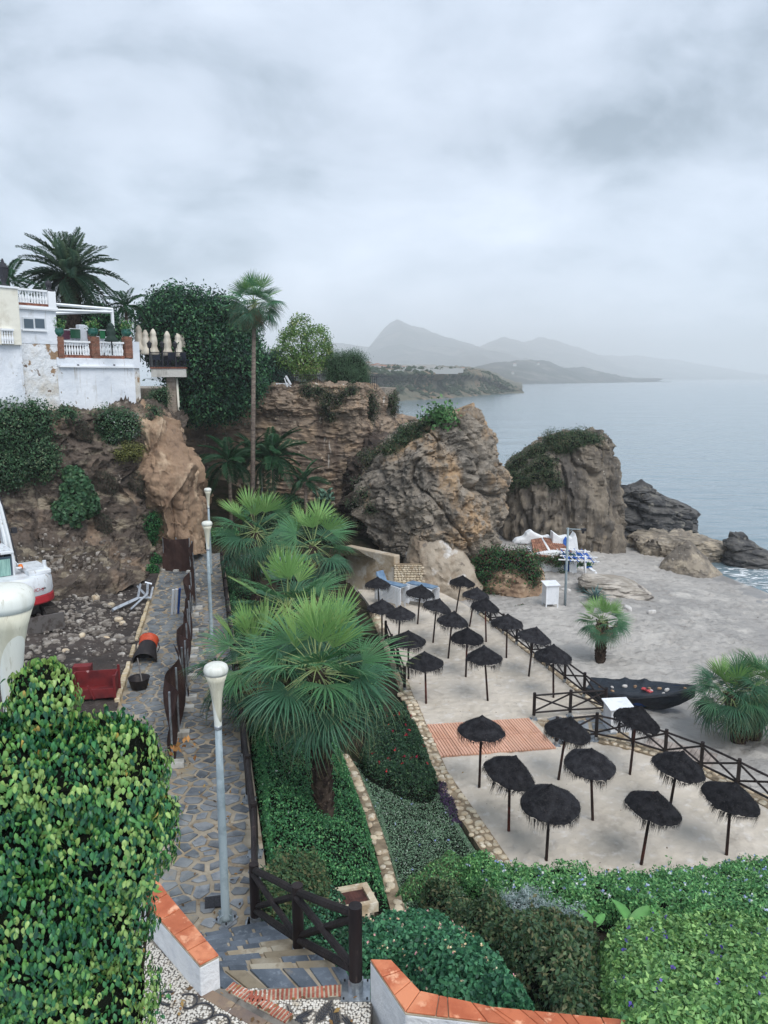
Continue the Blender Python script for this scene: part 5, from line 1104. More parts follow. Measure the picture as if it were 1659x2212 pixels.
hedge('lantana_bush', 'dark green lantana bush dotted with small pink and cream flowers', 'bush', bed([(735, 2085), (742, 2030), (800, 1990), (880, 1975), (980, 1990), (1060, 2040), (1130, 2110), (1168, 2180), (1090, 2172), (930, 2135), (850, 2072)], .62), .85, zgar, 17000, .075, lant, 38, .45, .22, mat=m_leaf, aspect=.7, flowers=(120, .028, fl_pink))
hedge('brown_shrub', 'olive brown leafy shrub between the lantana and the bright yellow-green hedge', 'shrub', bed([(900, 1925), (960, 1905), (1040, 1955), (1130, 1985), (1240, 2000), (1300, 2010), (1310, 2090), (1300, 2190), (1200, 2195), (1150, 2130), (1080, 2040), (990, 1985)], .6), .85, zgar, 15000, .085, brown, 39, .45, .4, mat=m_leaf, spikes=(40, .3))
hedge('yellow_green_hedge', 'bright yellow-green hedge with purple flowers in the lower right corner', 'hedge', bed([(1290, 2030), (1350, 2000), (1450, 1990), (1560, 1998), (1720, 2010), (2050, 2030), (2080, 2230), (1760, 2240), (1550, 2260), (1320, 2250), (1285, 2120)], .6), .85, zgar, 36000, .075, lime, 40, .4, .22, mat=m_leaf, flowers=(70, .035, fl_purple), aspect=.6)
hedge('plumbago_hedge', 'long loose green hedge with pale blue flowers along the front of the terrace', 'hedge', bed([(985, 1850), (1030, 1840), (1120, 1862), (1220, 1878), (1330, 1896), (1420, 1890), (1520, 1868), (1640, 1850), (1760, 1840), (2050, 1836), (2080, 1990), (1780, 1985), (1600, 1990), (1480, 1985), (1330, 1960), (1180, 1950), (1060, 1935), (1000, 1900)], .55), .75, zgar, 42000, .075, plumb, 41, .45, .35, mat=m_leaf, flowers=(260, .055, fl_blue + fl_white), spikes=(80, .25))
hedge('low_green_bank', 'green bank between the stone bed edging and the plumbago hedge', 'plants', bed([(850, 1930), (880, 1890), (960, 1840), (1010, 1850), (1010, 1905), (960, 1915), (900, 1940)], .3), .45, zgar, 8000, .07, plumb + brown, 42, .3, .3)
grey = [(3, g3(134, 150, 148)), (2, g3(112, 134, 132)), (1, g3(160, 170, 172))]
hedge('lavender_clump', 'grey-green lavender clump below the middle of the plumbago hedge', 'plants', bed([(1040, 1945), (1120, 1950), (1200, 1965), (1280, 1985), (1270, 2005), (1150, 1990), (1060, 1975)], .3), .5, zgar, 6000, .085, grey, 43, .3, .5, mat=m_leafd, aspect=.16, out=.2, droop=-.5, spikes=(140, .2))
hedge('lavender_clump', 'grey-green lavender band above the yellow-green hedge at the right', 'plants', bed([(1400, 1990), (1480, 1995), (1600, 2000), (1760, 2005), (2060, 2020), (2060, 1975), (1760, 1960), (1640, 1985), (1520, 1985)], .35), .5, zgar, 7000, .085, grey, 44, .25, .5, mat=m_leafd, aspect=.16, out=.2, droop=-.5, spikes=(140, .2))
def banana(px, py, lab, ln, w, rz, el):
    p = hit(px, py, zgar, .4); V = []; F = []; C = []
    for i, t in enumerate(np.linspace(0, 1, 9)):
        h = w * math.sin(math.pi * min(1, .08 + t * .92)) ** .7; x = ln * t; z = -ln * .35 * t * t; c = np.array(g3(96, 150, 82)) * (1 + .1 * (i % 2))
        V += [(x, -h, z + h * .5), (x, 0, z), (x, h, z + h * .5)]; C += [c, c * 1.4, c]
        if i: a = (i - 1) * 3; F += [(a, a + 1, a + 4, a + 3), (a + 1, a + 2, a + 5, a + 4)]
    e = empty('banana_plant', (p[0], p[1], float(zgar(np.array(p[0]), np.array(p[1]))) + .1), label=lab, cat='plant', group='broad-leaved plants in the lavender')
    for k, (a, s) in enumerate(((0, 1), (1.4, .8), (-1.5, .7))): link('leaf', mesh(V, F, m_leaf, True, lc=np.array(C)), e, (0, 0, .2), (.3, -el, rz + a), (s,) * 3)
    MB().tube([(0, 0, -.1), (0, 0, .3)], [.05, .03], 8).obj('stem', m_bark, e)
banana(1285, 1992, 'small broad-leaved plant beside the purple foliage', .5, .1, 2.2, .5); banana(1360, 1990, 'large broad-leaved plant with pale folded leaf above the yellow-green hedge', .75, .15, .3, .45); banana(1430, 1998, 'broad-leaved plant at the right of the larger one', .55, .1, .1, .5)
# ---------------------------------------------------------------- trees above the cliff and scrub on the rocks
S_ = lambda px, py, d, *r: (Y(px, py, d), (np.array(r) if len(r) == 3 else np.array((r[0],) * 3)))
dk = [(4, g3(34, 72, 54)), (3, g3(52, 98, 68)), (3, g3(24, 52, 44)), (3, g3(84, 132, 86))]
tree('carob_tree', 'big dense dark green tree overhanging the cliff beside the restaurant terrace', (-11.5, 52.5, 10.5), [S_(392, 700, 50.5, 2.3, 2.3, 2.0), S_(445, 715, 51, 2.4, 2.4, 2.3), S_(495, 745, 52, 1.9, 2.2, 2.3), S_(430, 790, 49.8, 2.2, 2.2, 2.8), S_(490, 810, 50.5, 2.2, 2.2, 2.7), S_(540, 800, 53, 1.1, 1.6, 1.6), S_(340, 720, 52, 1.2, 1.5, 2.0), S_(440, 868, 49.6, 2.2, 1.8, 1.3), S_(372, 660, 51, .9, 1.1, .9)], 56000, .24, dk, 51, trunk=.4, core=.82, clump=14, aspect=.45)
yg = [(4, g3(96, 132, 70)), (3, g3(120, 150, 82)), (2, g3(72, 108, 62)), (1, g3(150, 160, 100))]
tree('broadleaf_tree', 'loose yellow-green tree behind the stone parapet on the cliff top', (-5.6, 58, 11.2), [S_(640, 745, 57.5, 1.3, 1.3, 1.3), S_(680, 745, 57.5, 1.1, 1.2, 1.4), S_(615, 770, 57, 1.0, 1.0, 1.1), S_(660, 790, 57, 1.3, 1.2, 1.0), S_(650, 710, 57.5, .8, .8, .9), S_(698, 765, 57.5, .6, .8, .9)], 15000, .17, yg, 52, trunk=.2, core=0, clump=7, gaps=.25, limbs=16)
tree('tamarisk_tree', 'rounded grey-green drooping tree at the end of the cliff top', (-2.6, 58, 11.2), [S_(735, 795, 57.5, 1.2, 1.2, 1.1), S_(765, 790, 57.5, 1.0, 1.1, 1.0), S_(755, 815, 57, 1.3, 1.2, .9), S_(722, 815, 57, .7, .8, .9), S_(782, 812, 57.2, .5, .7, .9)], 30000, .15, [(3, g3(72, 102, 74)), (2, g3(92, 122, 88)), (2, g3(54, 82, 62))], 53, trunk=.2, core=.75, clump=12, aspect=.14, droop=1.2)
tree('olive_tree', 'low bluish tree between the big dark tree and the yellow-green tree', (-7.5, 58, 11.2), [S_(590, 795, 57, 1.0, 1.1, 1.3), S_(610, 815, 57, .8, 1, .7), S_(570, 815, 57, .7, 1, .7)], 12000, .13, [(3, g3(60, 92, 82)), (2, g3(44, 74, 66))], 54, trunk=.15, core=.75, clump=9, aspect=.3)
for px, py, r, sd, lab in ((215, 690, 1.1, 56, 'dark garden tree right behind the date palm trunk'), (125, 700, .8, 57, 'small garden tree left of the date palm trunk')):
    b = Y(px, 760, 46.5); tree('garden_tree', lab, (b.x, 46.5, 11.0), [S_(px, py, 46.5, r, r, r * .8), S_(px + 25, py + 25, 46.5, r * .8, r * .8, r * .7)], 5000, .15, dk, sd, 'garden trees behind the white building', trunk=.1, core=.7, clump=8)
hs = [(4, g3(58, 92, 62)), (3, g3(76, 112, 76)), (2, g3(42, 70, 52)), (1, g3(110, 126, 94))]
dry = [(3, g3(96, 86, 78)), (2, g3(76, 72, 66)), (2, g3(60, 74, 58))]
def hillz(px, py):                    # a point on the hillside seen at that place
    w = HILLP.reshape(-1, 3); a = w[:, 0] / w[:, 1]; b = (w[:, 2] - CZ) / w[:, 1]; r = ray(px, py)
    k = np.argmin((a - r[0] / r[1]) ** 2 + (b - r[2] / r[1]) ** 2); return w[k]
def hshrub(name, lab, spots, n, size, pal, seed, **k):
    E = [(hillz(px, py) + np.array((0, -.15, .05)), np.array((rx, ry, rz))) for px, py, rx, ry, rz in spots]
    return shrub(name, lab, 'shrub', E, n, size, pal, seed, group=k.pop('group', 'shrubs growing on the left hillside'), **k)
hshrub('hillside_shrub', 'large tangled green shrub at the left edge below the white wall', [(20, 930, 1.2, .9, 1.3), (60, 970, 1.1, .9, 1.2), (90, 1000, .8, .8, .9), (20, 1010, 1.1, .8, 1.0), (75, 910, .8, .7, .8), (-30, 930, 1.1, .8, 1.2)], 20000, .14, hs, 61, mat=m_leaf, clump=5)
hshrub('hillside_shrub', 'low green shrub against the foot of the cracked white wall', [(165, 888, .6, .4, .42), (145, 900, .5, .4, .35)], 3500, .12, hs, 62, clump=5)
hshrub('hillside_shrub', 'dark shrub on the ledge under the right end of the white wall', [(235, 915, .8, .6, .7), (270, 920, .8, .6, .7), (245, 945, .5, .5, .5)], 6500, .12, hs + [(1, g3(150, 156, 150))], 63, clump=5)
hshrub('hillside_shrub', 'yellowish round shrub below the dark ledge shrub', [(285, 978, .62, .45, .42), (265, 985, .35, .4, .3)], 3200, .1, [(3, g3(120, 122, 66)), (2, g3(92, 100, 56))], 64, clump=5)
hshrub('fig_shrub', 'broad-leaved wild fig growing from the middle of the hillside', [(165, 1060, .75, .6, .9), (150, 1110, .8, .6, .8), (185, 1090, .7, .6, .7), (160, 1030, .5, .4, .5)], 4200, .24, [(3, g3(70, 108, 74)), (2, g3(54, 90, 64)), (1, g3(92, 124, 84))], 65, aspect=.75)
hshrub('hillside_shrub', 'bush tucked under the restaurant balcony beside its column', [(338, 875, .65, .5, .8), (345, 855, .5, .4, .5), (330, 900, .5, .4, .5)], 5200, .1, hs, 66, clump=5)
hshrub('hillside_shrub', 'leafy climber on the slope behind the brown mesh screen', [(330, 1130, .45, .4, .6), (345, 1150, .5, .4, .5), (325, 1165, .4, .4, .5), (340, 1118, .3, .3, .3)], 4200, .1, green, 67, clump=5)
hshrub('hillside_shrub', 'small green plant at the foot of the slope by the screen', [(335, 1215, .4, .35, .5), (332, 1235, .35, .35, .4)], 2600, .09, green, 68)
for px, py, sd, lab in ((300, 1045, 69, 'grey dry bush hanging on the slope left of the clay buttress'), (170, 930, 70, 'dry grass tuft under the wall shrub'), (225, 1040, 71, 'dry brown bush in the middle of the slope'), (215, 1130, 72, 'low dry bush at the foot of the hillside')):
    hshrub('dry_bush', lab, [(px, py, .6, .4, .55), (px + 15, py + 15, .4, .4, .4)], 3000, .16, dry, sd, aspect=.12, droop=1.0, mat=m_leafd, core=0, group='dry bushes on the left hillside')
# fine litter of stones over the hillside talus
def scrub(name, lab, cells, pal, seed, size=.13, n=6000, r=(.5, .5, .35), group='scrub on the sea rocks', flat=True, **k):
    E = [(Vector(c), np.array(r) * random.uniform(.7, 1.3)) for c in cells]
    return shrub(name, lab, 'scrub', E, n, size, pal, seed, group=group, clump=5, core=.7, **k)
def on(P, cond, n, seed):
    q = P.reshape(-1, 3); m = cond(q); idx = np.where(m)[0]; return q[np.random.default_rng(seed).choice(idx, n)]
sc_g = [(3, g3(58, 84, 54)), (2, g3(44, 64, 46)), (2, g3(86, 100, 66)), (1, g3(104, 98, 76))]
def seenat(P, px, py):
    w = P.reshape(-1, 3); a = w[:, 0] / w[:, 1]; b = (w[:, 2] - CZ) / w[:, 1]; r = ray(px, py)
    e = (a - r[0] / r[1]) ** 2 + (b - r[2] / r[1]) ** 2 + (w[:, 1] * 2e-6); return w[np.argmin(e)]
scrub('rock_scrub', 'green scrub on the shoulder of the tawny rock', [seenat(R1P, x, y) for x, y in ((860, 950), (880, 935), (900, 925), (920, 915), (845, 970), (875, 955), (905, 940), (935, 912))], sc_g, 81, n=7000, r=(.45, .45, .3))
scrub('rock_scrub', 'bright green agave-like tuft on top of the tawny rock', [seenat(R1P, x, y) for x, y in ((935, 905), (950, 902), (962, 904))], [(1, g3(96, 140, 84)), (1, g3(70, 112, 66))], 82, .28, 700, (.3, .3, .2))
scrub('rock_scrub', 'dark scrub in the gully between the rear cliff and the tawny rock', [seenat(R1P, x, y) for x, y in ((790, 985), (815, 980), (840, 968), (800, 1000))], sc_g + dry, 83, n=4000, r=(.4, .4, .3))
scrub('rock_scrub', 'dry brown scrub low on the dark bank', [seenat(R1P, x, y) for x, y in ((770, 1040), (785, 1070), (765, 1090), (800, 1100), (780, 1130))], dry + sc_g, 84, n=2600, r=(.35, .3, .25))
scrub('rock_scrub', 'thick green scrub covering the crown of the striped rock', [seenat(R2P, x, y) for x, y in ((1215, 946), (1200, 950), (1230, 948), (1250, 945), (1270, 950), (1285, 952), (1225, 960), (1210, 970), (1240, 956))], sc_g, 85, n=10000, r=(.75, .7, .5))
scrub('rock_scrub', 'dark green scrub down the left shoulder of the striped rock', [seenat(R2P, x, y) for x, y in ((1110, 1010), (1125, 1000), (1140, 990), (1155, 980), (1170, 975), (1120, 1030), (1145, 1015), (1165, 1005), (1180, 1000), (1110, 1045), (1135, 1040), (1160, 1030), (1185, 1025), (1195, 1045))], sc_g, 86, n=14000, r=(.75, .6, .45))
scrub('cliff_scrub', 'dark creeper hanging from the top of the rear cliff', [seenat(REARP, x, y) for x, y in ((690, 850), (710, 860), (730, 870), (700, 880), (740, 855), (665, 845), (760, 848), (715, 895))], sc_g + dry, 87, n=6000, r=(.4, .3, .45), group='creepers on the rear cliff')
scrub('cliff_scrub', 'creeper on the corner of the rear cliff facing the sea', [seenat(REARP, x, y) for x, y in ((800, 860), (803, 880), (798, 900), (845, 870), (850, 885), (848, 860))], sc_g + dry, 88, n=5000, r=(.35, .3, .5), group='creepers on the rear cliff')
cz = Y(710, 1075, 46.5)
def cactus():
    e = empty('prickly_pear', (cz.x, cz.y, cz.z - 1.2), label='blue-green prickly pear clump at the foot of the dark bank', cat='cactus'); rs = np.random.default_rng(9); mb = MB(); base = [Vector((0, 0, 0))]
    for i in range(150):
        p = base[rs.integers(len(base))]; d = Vector((rs.normal() * .6, rs.normal() * .4 - .2, rs.uniform(.2, 1))).normalized(); s = rs.uniform(.13, .2); c = p + d * s
        if abs(c.x) > 1.4 or c.z > 2.2: continue
        a = d; w = Vector(rs.normal(size=3)).cross(a).normalized(); n = a.cross(w); n_ = 8; V = []
        for k in range(n_): t = 2 * math.pi * k / n_; V.append(c + a * math.cos(t) * s + w * math.sin(t) * s * .62)
        V += [c + n * .02, c - n * .02]
        mb.add([tuple(v) for v in V], [(k, (k + 1) % n_, n_) for k in range(n_)] + [((k + 1) % n_, k, n_ + 1) for k in range(n_)]); base.append(p + d * s * 1.8)
    mb.obj('pads', M('cactus_pad', lin(92, 124, 104), .6, [(lin(70, 102, 86), 3, .45, .6)], rnd=.1), e, True)
cactus()
hedge('screen_hedge', 'low green hedge at the far end of the path before the clay buttress', 'hedge', [(-11.6, 44.5), (-9.9, 45.2), (-8.8, 46.2), (-9.2, 47.6), (-11.6, 46.6)], .9, lambda x, y: zp(y) * 1.0 + x * 0, 5000, .1, green, 91, .3, .3)
hedge('cove_thicket', 'dark undergrowth below the feather palms at the rear cliff foot', 'shrubs', [(-9.0, 46.6), (-6, 45.4), (-3, 45.4), (-2.4, 48), (-3, 51), (-9, 51)], .8, lambda x, y: np.minimum(1.9 + np.clip(y - 45.5, 0, 20) * 0.28, 1.9 + np.clip(-1.5 - x, -2, 20) * .35), 12000, .15, darkg, 92, .5, .6, lf=.8)
# vine on the low rock by the beach
vine = [(3, g3(50, 96, 56)), (2, g3(70, 116, 62)), (2, g3(36, 70, 46)), (2, g3(96, 58, 52)), (1, g3(78, 46, 46))]
vk, vkP = rock('low_rock', [(1196, 1060, 1120), (1205, 1040, 1150), (1225, 1032, 1160), (1255, 1034, 1164), (1285, 1050, 1164), (1320, 1070, 1150)], 45.5, [1.2, 1.5, 1.8, 2.0, 2.1, 2.0], m_clay, lambda q: disp_r4(q) * .8, 80, 140, 'low earthy rock under the red and green creeper')
shrub('creeper', 'red and green creeper smothering the low rock by the beach', 'creeper', [(Y(x, y, 44.2), np.array(r)) for x, y, r in ((1050, 1215, (.8, .6, .8)), (1085, 1212, (.9, .7, .7)), (1125, 1215, (.9, .7, .7)), (1145, 1240, (.6, .6, .8)), (1055, 1250, (.7, .6, .8)), (1095, 1245, (1.0, .6, .8)), (1060, 1280, (.5, .5, .5)), (1040, 1235, (.5, .5, .7)))], 14000, .13, vine, 93, clump=5, core=.8)
# agave
def agave(px, py, n, ln, lab, seed):
    p = G(px, py, -.75); rs = np.random.default_rng(seed); e = empty('agave', (p.x, p.y, float(zbeach(p.x, p.y)) - .03), label=lab, cat='agave', group='blue-green agaves by the pale ledge')
    V = []; F = []; C = []
    for i, t in enumerate(np.linspace(0, 1, 6)):
        w = .07 * (1 - t) ** .6 * (1 if t > .1 else .8) + .002; x = t; z = .18 * t - .25 * t * t; c = np.array(g3(104, 132, 130)); V += [(x, -w, z + w * .7), (x, 0, z), (x, w, z + w * .7)]; C += [c * 1.1, c * .9, c * 1.1]
        if i: a = (i - 1) * 3; F += [(a, a + 1, a + 4, a + 3), (a + 1, a + 2, a + 5, a + 4)]
    me = mesh(V, F, m_leafd, True, lc=np.array(C))
    for i in range(n): s = ln * rs.uniform(.75, 1.1); link('leaf', me, e, (0, 0, .05), (rs.normal() * .1, -R(80 - 75 * (i / n) ** .7), i * 2.4), (s, s * 1.0, s))
agave(1285, 1300, 46, .95, 'big spiky agave in front of the pale ledge', 1); agave(1262, 1283, 26, .65, 'smaller agave left of the big spiky one', 2)
# ================================================================ parasols on the terrace
m_thatch = M('black_heather_thatch', lin(52, 52, 56), .95, [(lin(32, 32, 36), 5, .4, .6), (lin(88, 82, 80), 40, .58, .68)], [(30, .9), (90, .8)], spec=.1, rnd=.3)
m_net = M('black_heather_net', lin(44, 45, 49), .95, [(lin(28, 26, 30), 9, .4, .6), (lin(72, 66, 66), 40, .6, .68)], [(30, .9), (90, .8)], spec=.1, rnd=.3, alpha=(26, .85, .89))
m_wood = M('parasol_pole', lin(70, 48, 44), .7, [(lin(40, 30, 32), 4, .42, .58, (1, 1, .4)), (lin(120, 60, 48), 1.1, .56, .68, (1, 1, .6))], [(18, .4, (1, 1, .2))], rnd=.35)
def canopy(seed, net):
    rs = np.random.default_rng(seed); na, nr = 72, 13; rr = .71; a = np.linspace(0, 2 * math.pi, na, endpoint=False); ph = rs.uniform(0, 6, 4)
    wob = .03 * np.sin(3 * a + ph[0]) + .022 * np.sin(5 * a + ph[1]) + .015 * np.sin(9 * a + ph[2])
    V = []
    for i, t in enumerate(np.linspace(0.02, 1, nr)):
        r = rr * t * (1 + wob * .35 * t); z = .48 * (1 - t) ** 1.0 + .03 * math.exp(-(t / .1) ** 2) + wob * t * t * .75 + .012 * math.sin(t * 60)
        V += list(zip(r * np.cos(a), r * np.sin(a), z + rs.normal(size=na) * .006))
    r = rr * (1 + wob * .35) * 1.02; V += list(zip(r * np.cos(a), r * np.sin(a), wob * .75 - .05 + rs.normal(size=na) * .012))
    V = np.array(V); F = grid_faces(nr + 1, na, True)[:, ::-1]
    # fuzz of twigs lying over the thatch, and the hanging fringe
    fz = []; n = 1500; t = np.sqrt(rs.uniform(0.01, 1, n)); aa = rs.uniform(0, 2 * math.pi, n); w = np.interp(aa, a, wob, period=2 * math.pi)
    P = np.c_[rr * t * np.cos(aa), rr * t * np.sin(aa), .48 * (1 - t) ** 1.0 + w * t * t * .75 + .012]
    tan = np.c_[-np.sin(aa), np.cos(aa), 0 * aa]; rad = np.c_[np.cos(aa), np.sin(aa), -.4 + 0 * aa]; d = unit(tan * rs.normal(size=(n, 1)) + rad * rs.normal(size=(n, 1)) * .5 + (0, 0, .12)); s = unit(np.cross(d, (0, 0, 1.0))) * .004; L = rs.uniform(.03, .1, (n, 1))
    fz.append((P - d * L - s, P - d * L + s, P + d * L + (0, 0, .012)))
    m = 620; aa = rs.uniform(0, 2 * math.pi, m); w = np.interp(aa, a, wob, period=2 * math.pi); q = rr * (1 + w * .35) * rs.uniform(.98, 1.04, m)
    P = np.c_[q * np.cos(aa), q * np.sin(aa), w * .75 - .06]; L = rs.uniform(.08, .28, (m, 1)) * (1 + .6 * np.sin(aa * 4 + ph[3]))[:, None].clip(.35); tan = np.c_[-np.sin(aa), np.cos(aa), 0 * aa] * .0055
    fr = (P - tan, P + tan, P + np.c_[rs.normal(size=m) * .025, rs.normal(size=m) * .025, -L[:, 0]])
    def tri(q): V = np.stack(q, 1).reshape(-1, 3); return V, np.arange(len(V)).reshape(-1, 3)
    Vf, Ff = tri(fz[0]); k = len(V); n_ = len(Ff)
    me = mesh(np.concatenate([V, Vf]), [tuple(f) for f in F] + [tuple(f + k) for f in Ff], [m_net if net else m_thatch, m_thatch], True, [0] * len(F) + [1] * n_)
    Vr, Fr = tri(fr); return me, mesh(Vr, Fr, m_thatch)
CAN = [canopy(s, False) for s in range(6)]
z4 = lambda u, v: ((1150 + u / 2.212) * .6636, (1850 + v / 2.212) * .6636)
z5 = lambda u, v: ((1650 + u * .5124) * .6636, (2150 + v * .5124) * .6636)
PAR = [(z4, 175, 145, 190, 330, 2, 4, 'farthest left parasol before the stacked sunbeds'), (z4, 205, 225, 208, 525, 4, 6, 'parasol half behind palm fronds left of the sunbed stacks'), (z4, 340, 322, 322, 576, 0, 4, 'parasol at the left end of the second row, near the palm'),
       (z4, 485, 162, 462, 405, 8, 0, 'parasol directly in front of the right sunbed stack'), (z4, 605, 215, 573, 535, 20, 4, 'right-leaning parasol just right of the sunbed stacks'), (z4, 718, 312, 682, 652, 9, 4, 'parasol on a reddish pole in the middle of the far terrace'),
       (z4, 395, 445, 398, 797, 2, 8, 'parasol touching the tip of the biggest palm fronds'), (z4, 822, 428, 810, 785, 3, 12, 'parasol showing its round top in the middle of the terrace'), (z4, 785, 70, 738, 318, 6, 0, 'farthest parasol right against the tawny rock'),
       (z4, 885, 148, 835, 420, 8, 0, 'second parasol along the fence from the tawny rock'), (z4, 950, 215, 957, 532, 10, 0, 'third parasol along the fence from the tawny rock'), (z4, 1110, 330, 1102, 648, 4, 6, 'fourth parasol along the sea-side fence'),
       (z4, 1305, 420, 1262, 780, 15, 2, 'fifth parasol along the sea-side fence, leaning right'), (z4, 1440, 555, 1442, 932, 3, 0, 'parasol nearest the boat end of the far fence'), (z4, 515, 600, 525, 975, -2, 4, 'straight parasol just right of the biggest palm'),
       (z4, 942, 560, 970, 957, 0, -2, 'straight wide parasol in the middle before the boardwalk'), (z4, 925, 1062, 907, 1580, 3, -4, 'parasol standing in front of the orange boardwalk'), (z5, 20, 615, 12, 1087, 22, 16, 'steeply tilted netted parasol left of the front row'),
       (z5, 390, 362, 325, 760, 13, 4, 'parasol at the right end of the orange boardwalk'), (z5, 830, 295, 780, 725, 20, 0, 'parasol covering the white waste bin'), (z5, 530, 560, 547, 1018, 4, 22, 'round-topped parasol in the middle of the near terrace'),
       (z5, 1095, 632, 1020, 1010, 14, 10, 'parasol against the near fence at the right'), (z5, 935, 838, 850, 1300, 15, 6, 'right-leaning parasol at the front with its foot in the hedge'), (z5, 1430, 790, 1395, 1235, 15, 16, 'large parasol at the right edge over the fence'),
       (z5, 275, 905, 250, 1270, 0, 24, 'nearest round-topped parasol, its foot behind the hedge')]
def parasol(i, zf, tu, tv, bu, bv, roll, pitch, lab):
    bp = zf(bu, bv); tp = zf(tu, tv); b = G(bp[0], bp[1], TZ); t = Y(tp[0], tp[1], b.y); hh = min(2.55, max(2.05, t.z - TZ)); lx = np.clip(t.x - b.x, -.35, .35)
    e = empty('parasol', b, label='black thatched ' + lab, cat='parasol', group='black thatched parasols on the sand terrace')
    top = Vector((lx, 0, hh - .06)); po = MB().tube([Vector((0, 0, -.1)), top * .5, top], [.042, .038, .034], 9).obj('pole', m_wood, e, True)
    me, fr = CAN[(i * 5 + 1) % 6 if pitch < 12 else (0, 3)[i % 2]]; s = (.97 if i < 16 else 1.0) * random.uniform(.95, 1.05)
    c = link('canopy', me, e, (lx, 0, hh - .45), (R(pitch), R(roll), 0), (s, s, s * random.uniform(.9, 1.1))); c.rotation_euler = (Matrix.Rotation(R(pitch * .25), 3, 'X') @ Matrix.Rotation(R(roll * .75), 3, 'Y') @ Matrix.Rotation(random.uniform(0, 6), 3, 'Z')).to_euler()
    link('fringe', fr, c)
for i, p in enumerate(PAR): parasol(i, *p)
# ---------------------------------------------------------------- orange boardwalk
m_deck = M('orange_deck', lin(222, 174, 150), .7, [(lin(208, 158, 134), 1.2, .45, .6), (lin(216, 160, 128), 9, .56, .68)], [(20, .3)], rnd=.07, spec=.25)
m_deckd = M('deck_bearer', lin(120, 76, 60), .9)
def boardwalk():
    c = [Vector((1.21, 25.57)), Vector((5.24, 26.14)), Vector((5.75, 23.85)), Vector((1.74, 23.24))]
    at = lambda u, v: (c[0].lerp(c[1], u)).lerp(c[3].lerp(c[2], u), v)
    e = empty('boardwalk', (at(.5, .5).x, at(.5, .5).y, TZ), label='orange slatted boardwalk laid across the sand terrace', cat='boardwalk'); o = at(.5, .5)
    for r in range(2):
        for k in range(5):
            u0, u1, v0, v1 = k / 5, (k + 1) / 5, r / 2, (r + 1) / 2; mb = MB()
            for v in (.12, .5, .88): a, b = at(u0 + .004, v0 + (v1 - v0) * v) - o, at(u1 - .004, v0 + (v1 - v0) * v) - o; mb.tube([(a.x, a.y, .018), (b.x, b.y, .018)], .016, 4)
            pn_ = mb.obj('deck_panel', m_deckd, e)
            for s in range(8):
                w0, w1 = u0 + (u1 - u0) * (s + .09) / 8 + .002, u0 + (u1 - u0) * (s + .91) / 8 + (.0 if s < 7 else -.003); q = [at(w0, v0 + .006) - o, at(w1, v0 + .006) - o, at(w1, v1 - .006) - o, at(w0, v1 - .006) - o]
                link('slat', MB().prism([(p.x, p.y) for p in q], .03, .085).me(m_deck), pn_)
boardwalk()
m_grey = M('weathered_plank', lin(170, 158, 150), .9, [(lin(140, 130, 124), 4, .45, .6, (1, .3, 1))], [(14, .4)], rnd=.1)
def planks():
    e = empty('plank_walk', (9.75, 24.1, -.42), -.62, label='grey plank walkway on the beach just outside the near fence', cat='boardwalk'); me = MB().box((0, 0, 0), (.14, 1.3, .04)).me(m_grey)
    for i in range(14): link('plank', me, e, (i * .16 - .9, random.uniform(-.02, .02), .02), (0, 0, random.uniform(-.01, .01)))
planks()
# ---------------------------------------------------------------- sunbeds in two stacks
m_plast = M('white_plastic', lin(226, 230, 236), .45, spec=.4); m_blue = M('blue_fabric', lin(120, 144, 168), .8, [(lin(96, 122, 150), 3, .45, .6)])
def sunbed_meshes():
    P = [(-.95, .30), (-.8, .31), (-.45, .27), (-.1, .30), (.3, .33), (.7, .30), (.95, .27)]
    rail = MB()
    for s in (-.32, .32): rail.tube([(x, s, z) for x, z in P], .03, 6)
    legs = []
    for x, sx in ((-.6, -1), (.6, 1)):
        for s in (-.32, .32): legs.append(MB().tube([(x, s, .29), (x + sx * .06, s, .12), (x + sx * .12, s, .0)], [.034, .028, .03], 6).me(m_plast, True))
    sl = [MB().box((-.86 + .1 * i, 0, float(np.interp(-.86 + .1 * i, [p[0] for p in P], [p[1] for p in P])) + .01), (.075, .6, .016)).me(m_plast) for i in range(18)]
    return rail.me(m_plast, True), legs, sl
SB = sunbed_meshes()
def sunbed(loc, rz, lab, grp, slats):
    e = empty('sunbed', loc, rz, label=lab, cat='sunbed', group=grp); link('side_rails', SB[0], e)
    for l in SB[1]: link('leg', l, e)
    if slats:
        for s in SB[2]: link('slat', s, e)
    return e
for px, n, rz, nm, dz in ((846, 13, -.75, 'left', 0), (912, 12, -.75, 'right', 0)):
    p = G(px, 1312, TZ)
    ORD = 'bottom second third fourth fifth sixth seventh eighth ninth tenth eleventh twelfth thirteenth'.split()
    for k in range(n): sunbed((p.x, p.y + .3, TZ + k * .075), rz, ('topmost' if k == n - 1 else ORD[k] if k == 0 else ORD[k] + ' from bottom') + ' white plastic sunbed in the %s stack by the rock wall' % nm, 'white sunbeds in the %s stack' % nm, k >= n - 1)
    o = MB(); 
    for x0, x1, zz in ((-.9, -.1, .35), (-.05, .9, .37)): o.box(((x0 + x1) / 2, 0, zz), (x1 - x0, .56, .05))
    link('sunbed_mattress', o.me(m_blue), None, (p.x, p.y + .3, TZ + (n - 1) * .075), (0, 0, rz), label='faded blue mattress on top of the %s sunbed stack' % nm, cat='mattress')
    if nm == 'left': link('folded_backrest', MB().box((0, 0, .3), (.05, .55, .62)).box((-.04, .29, .25), (.03, .03, .55)).box((-.04, -.29, .25), (.03, .03, .55)).me([m_blue]), None, (p.x - .45, p.y + .65, TZ + n * .075 + .3), (0, -.5, rz), label='raised blue backrest sticking up from the left sunbed stack', cat='backrest')
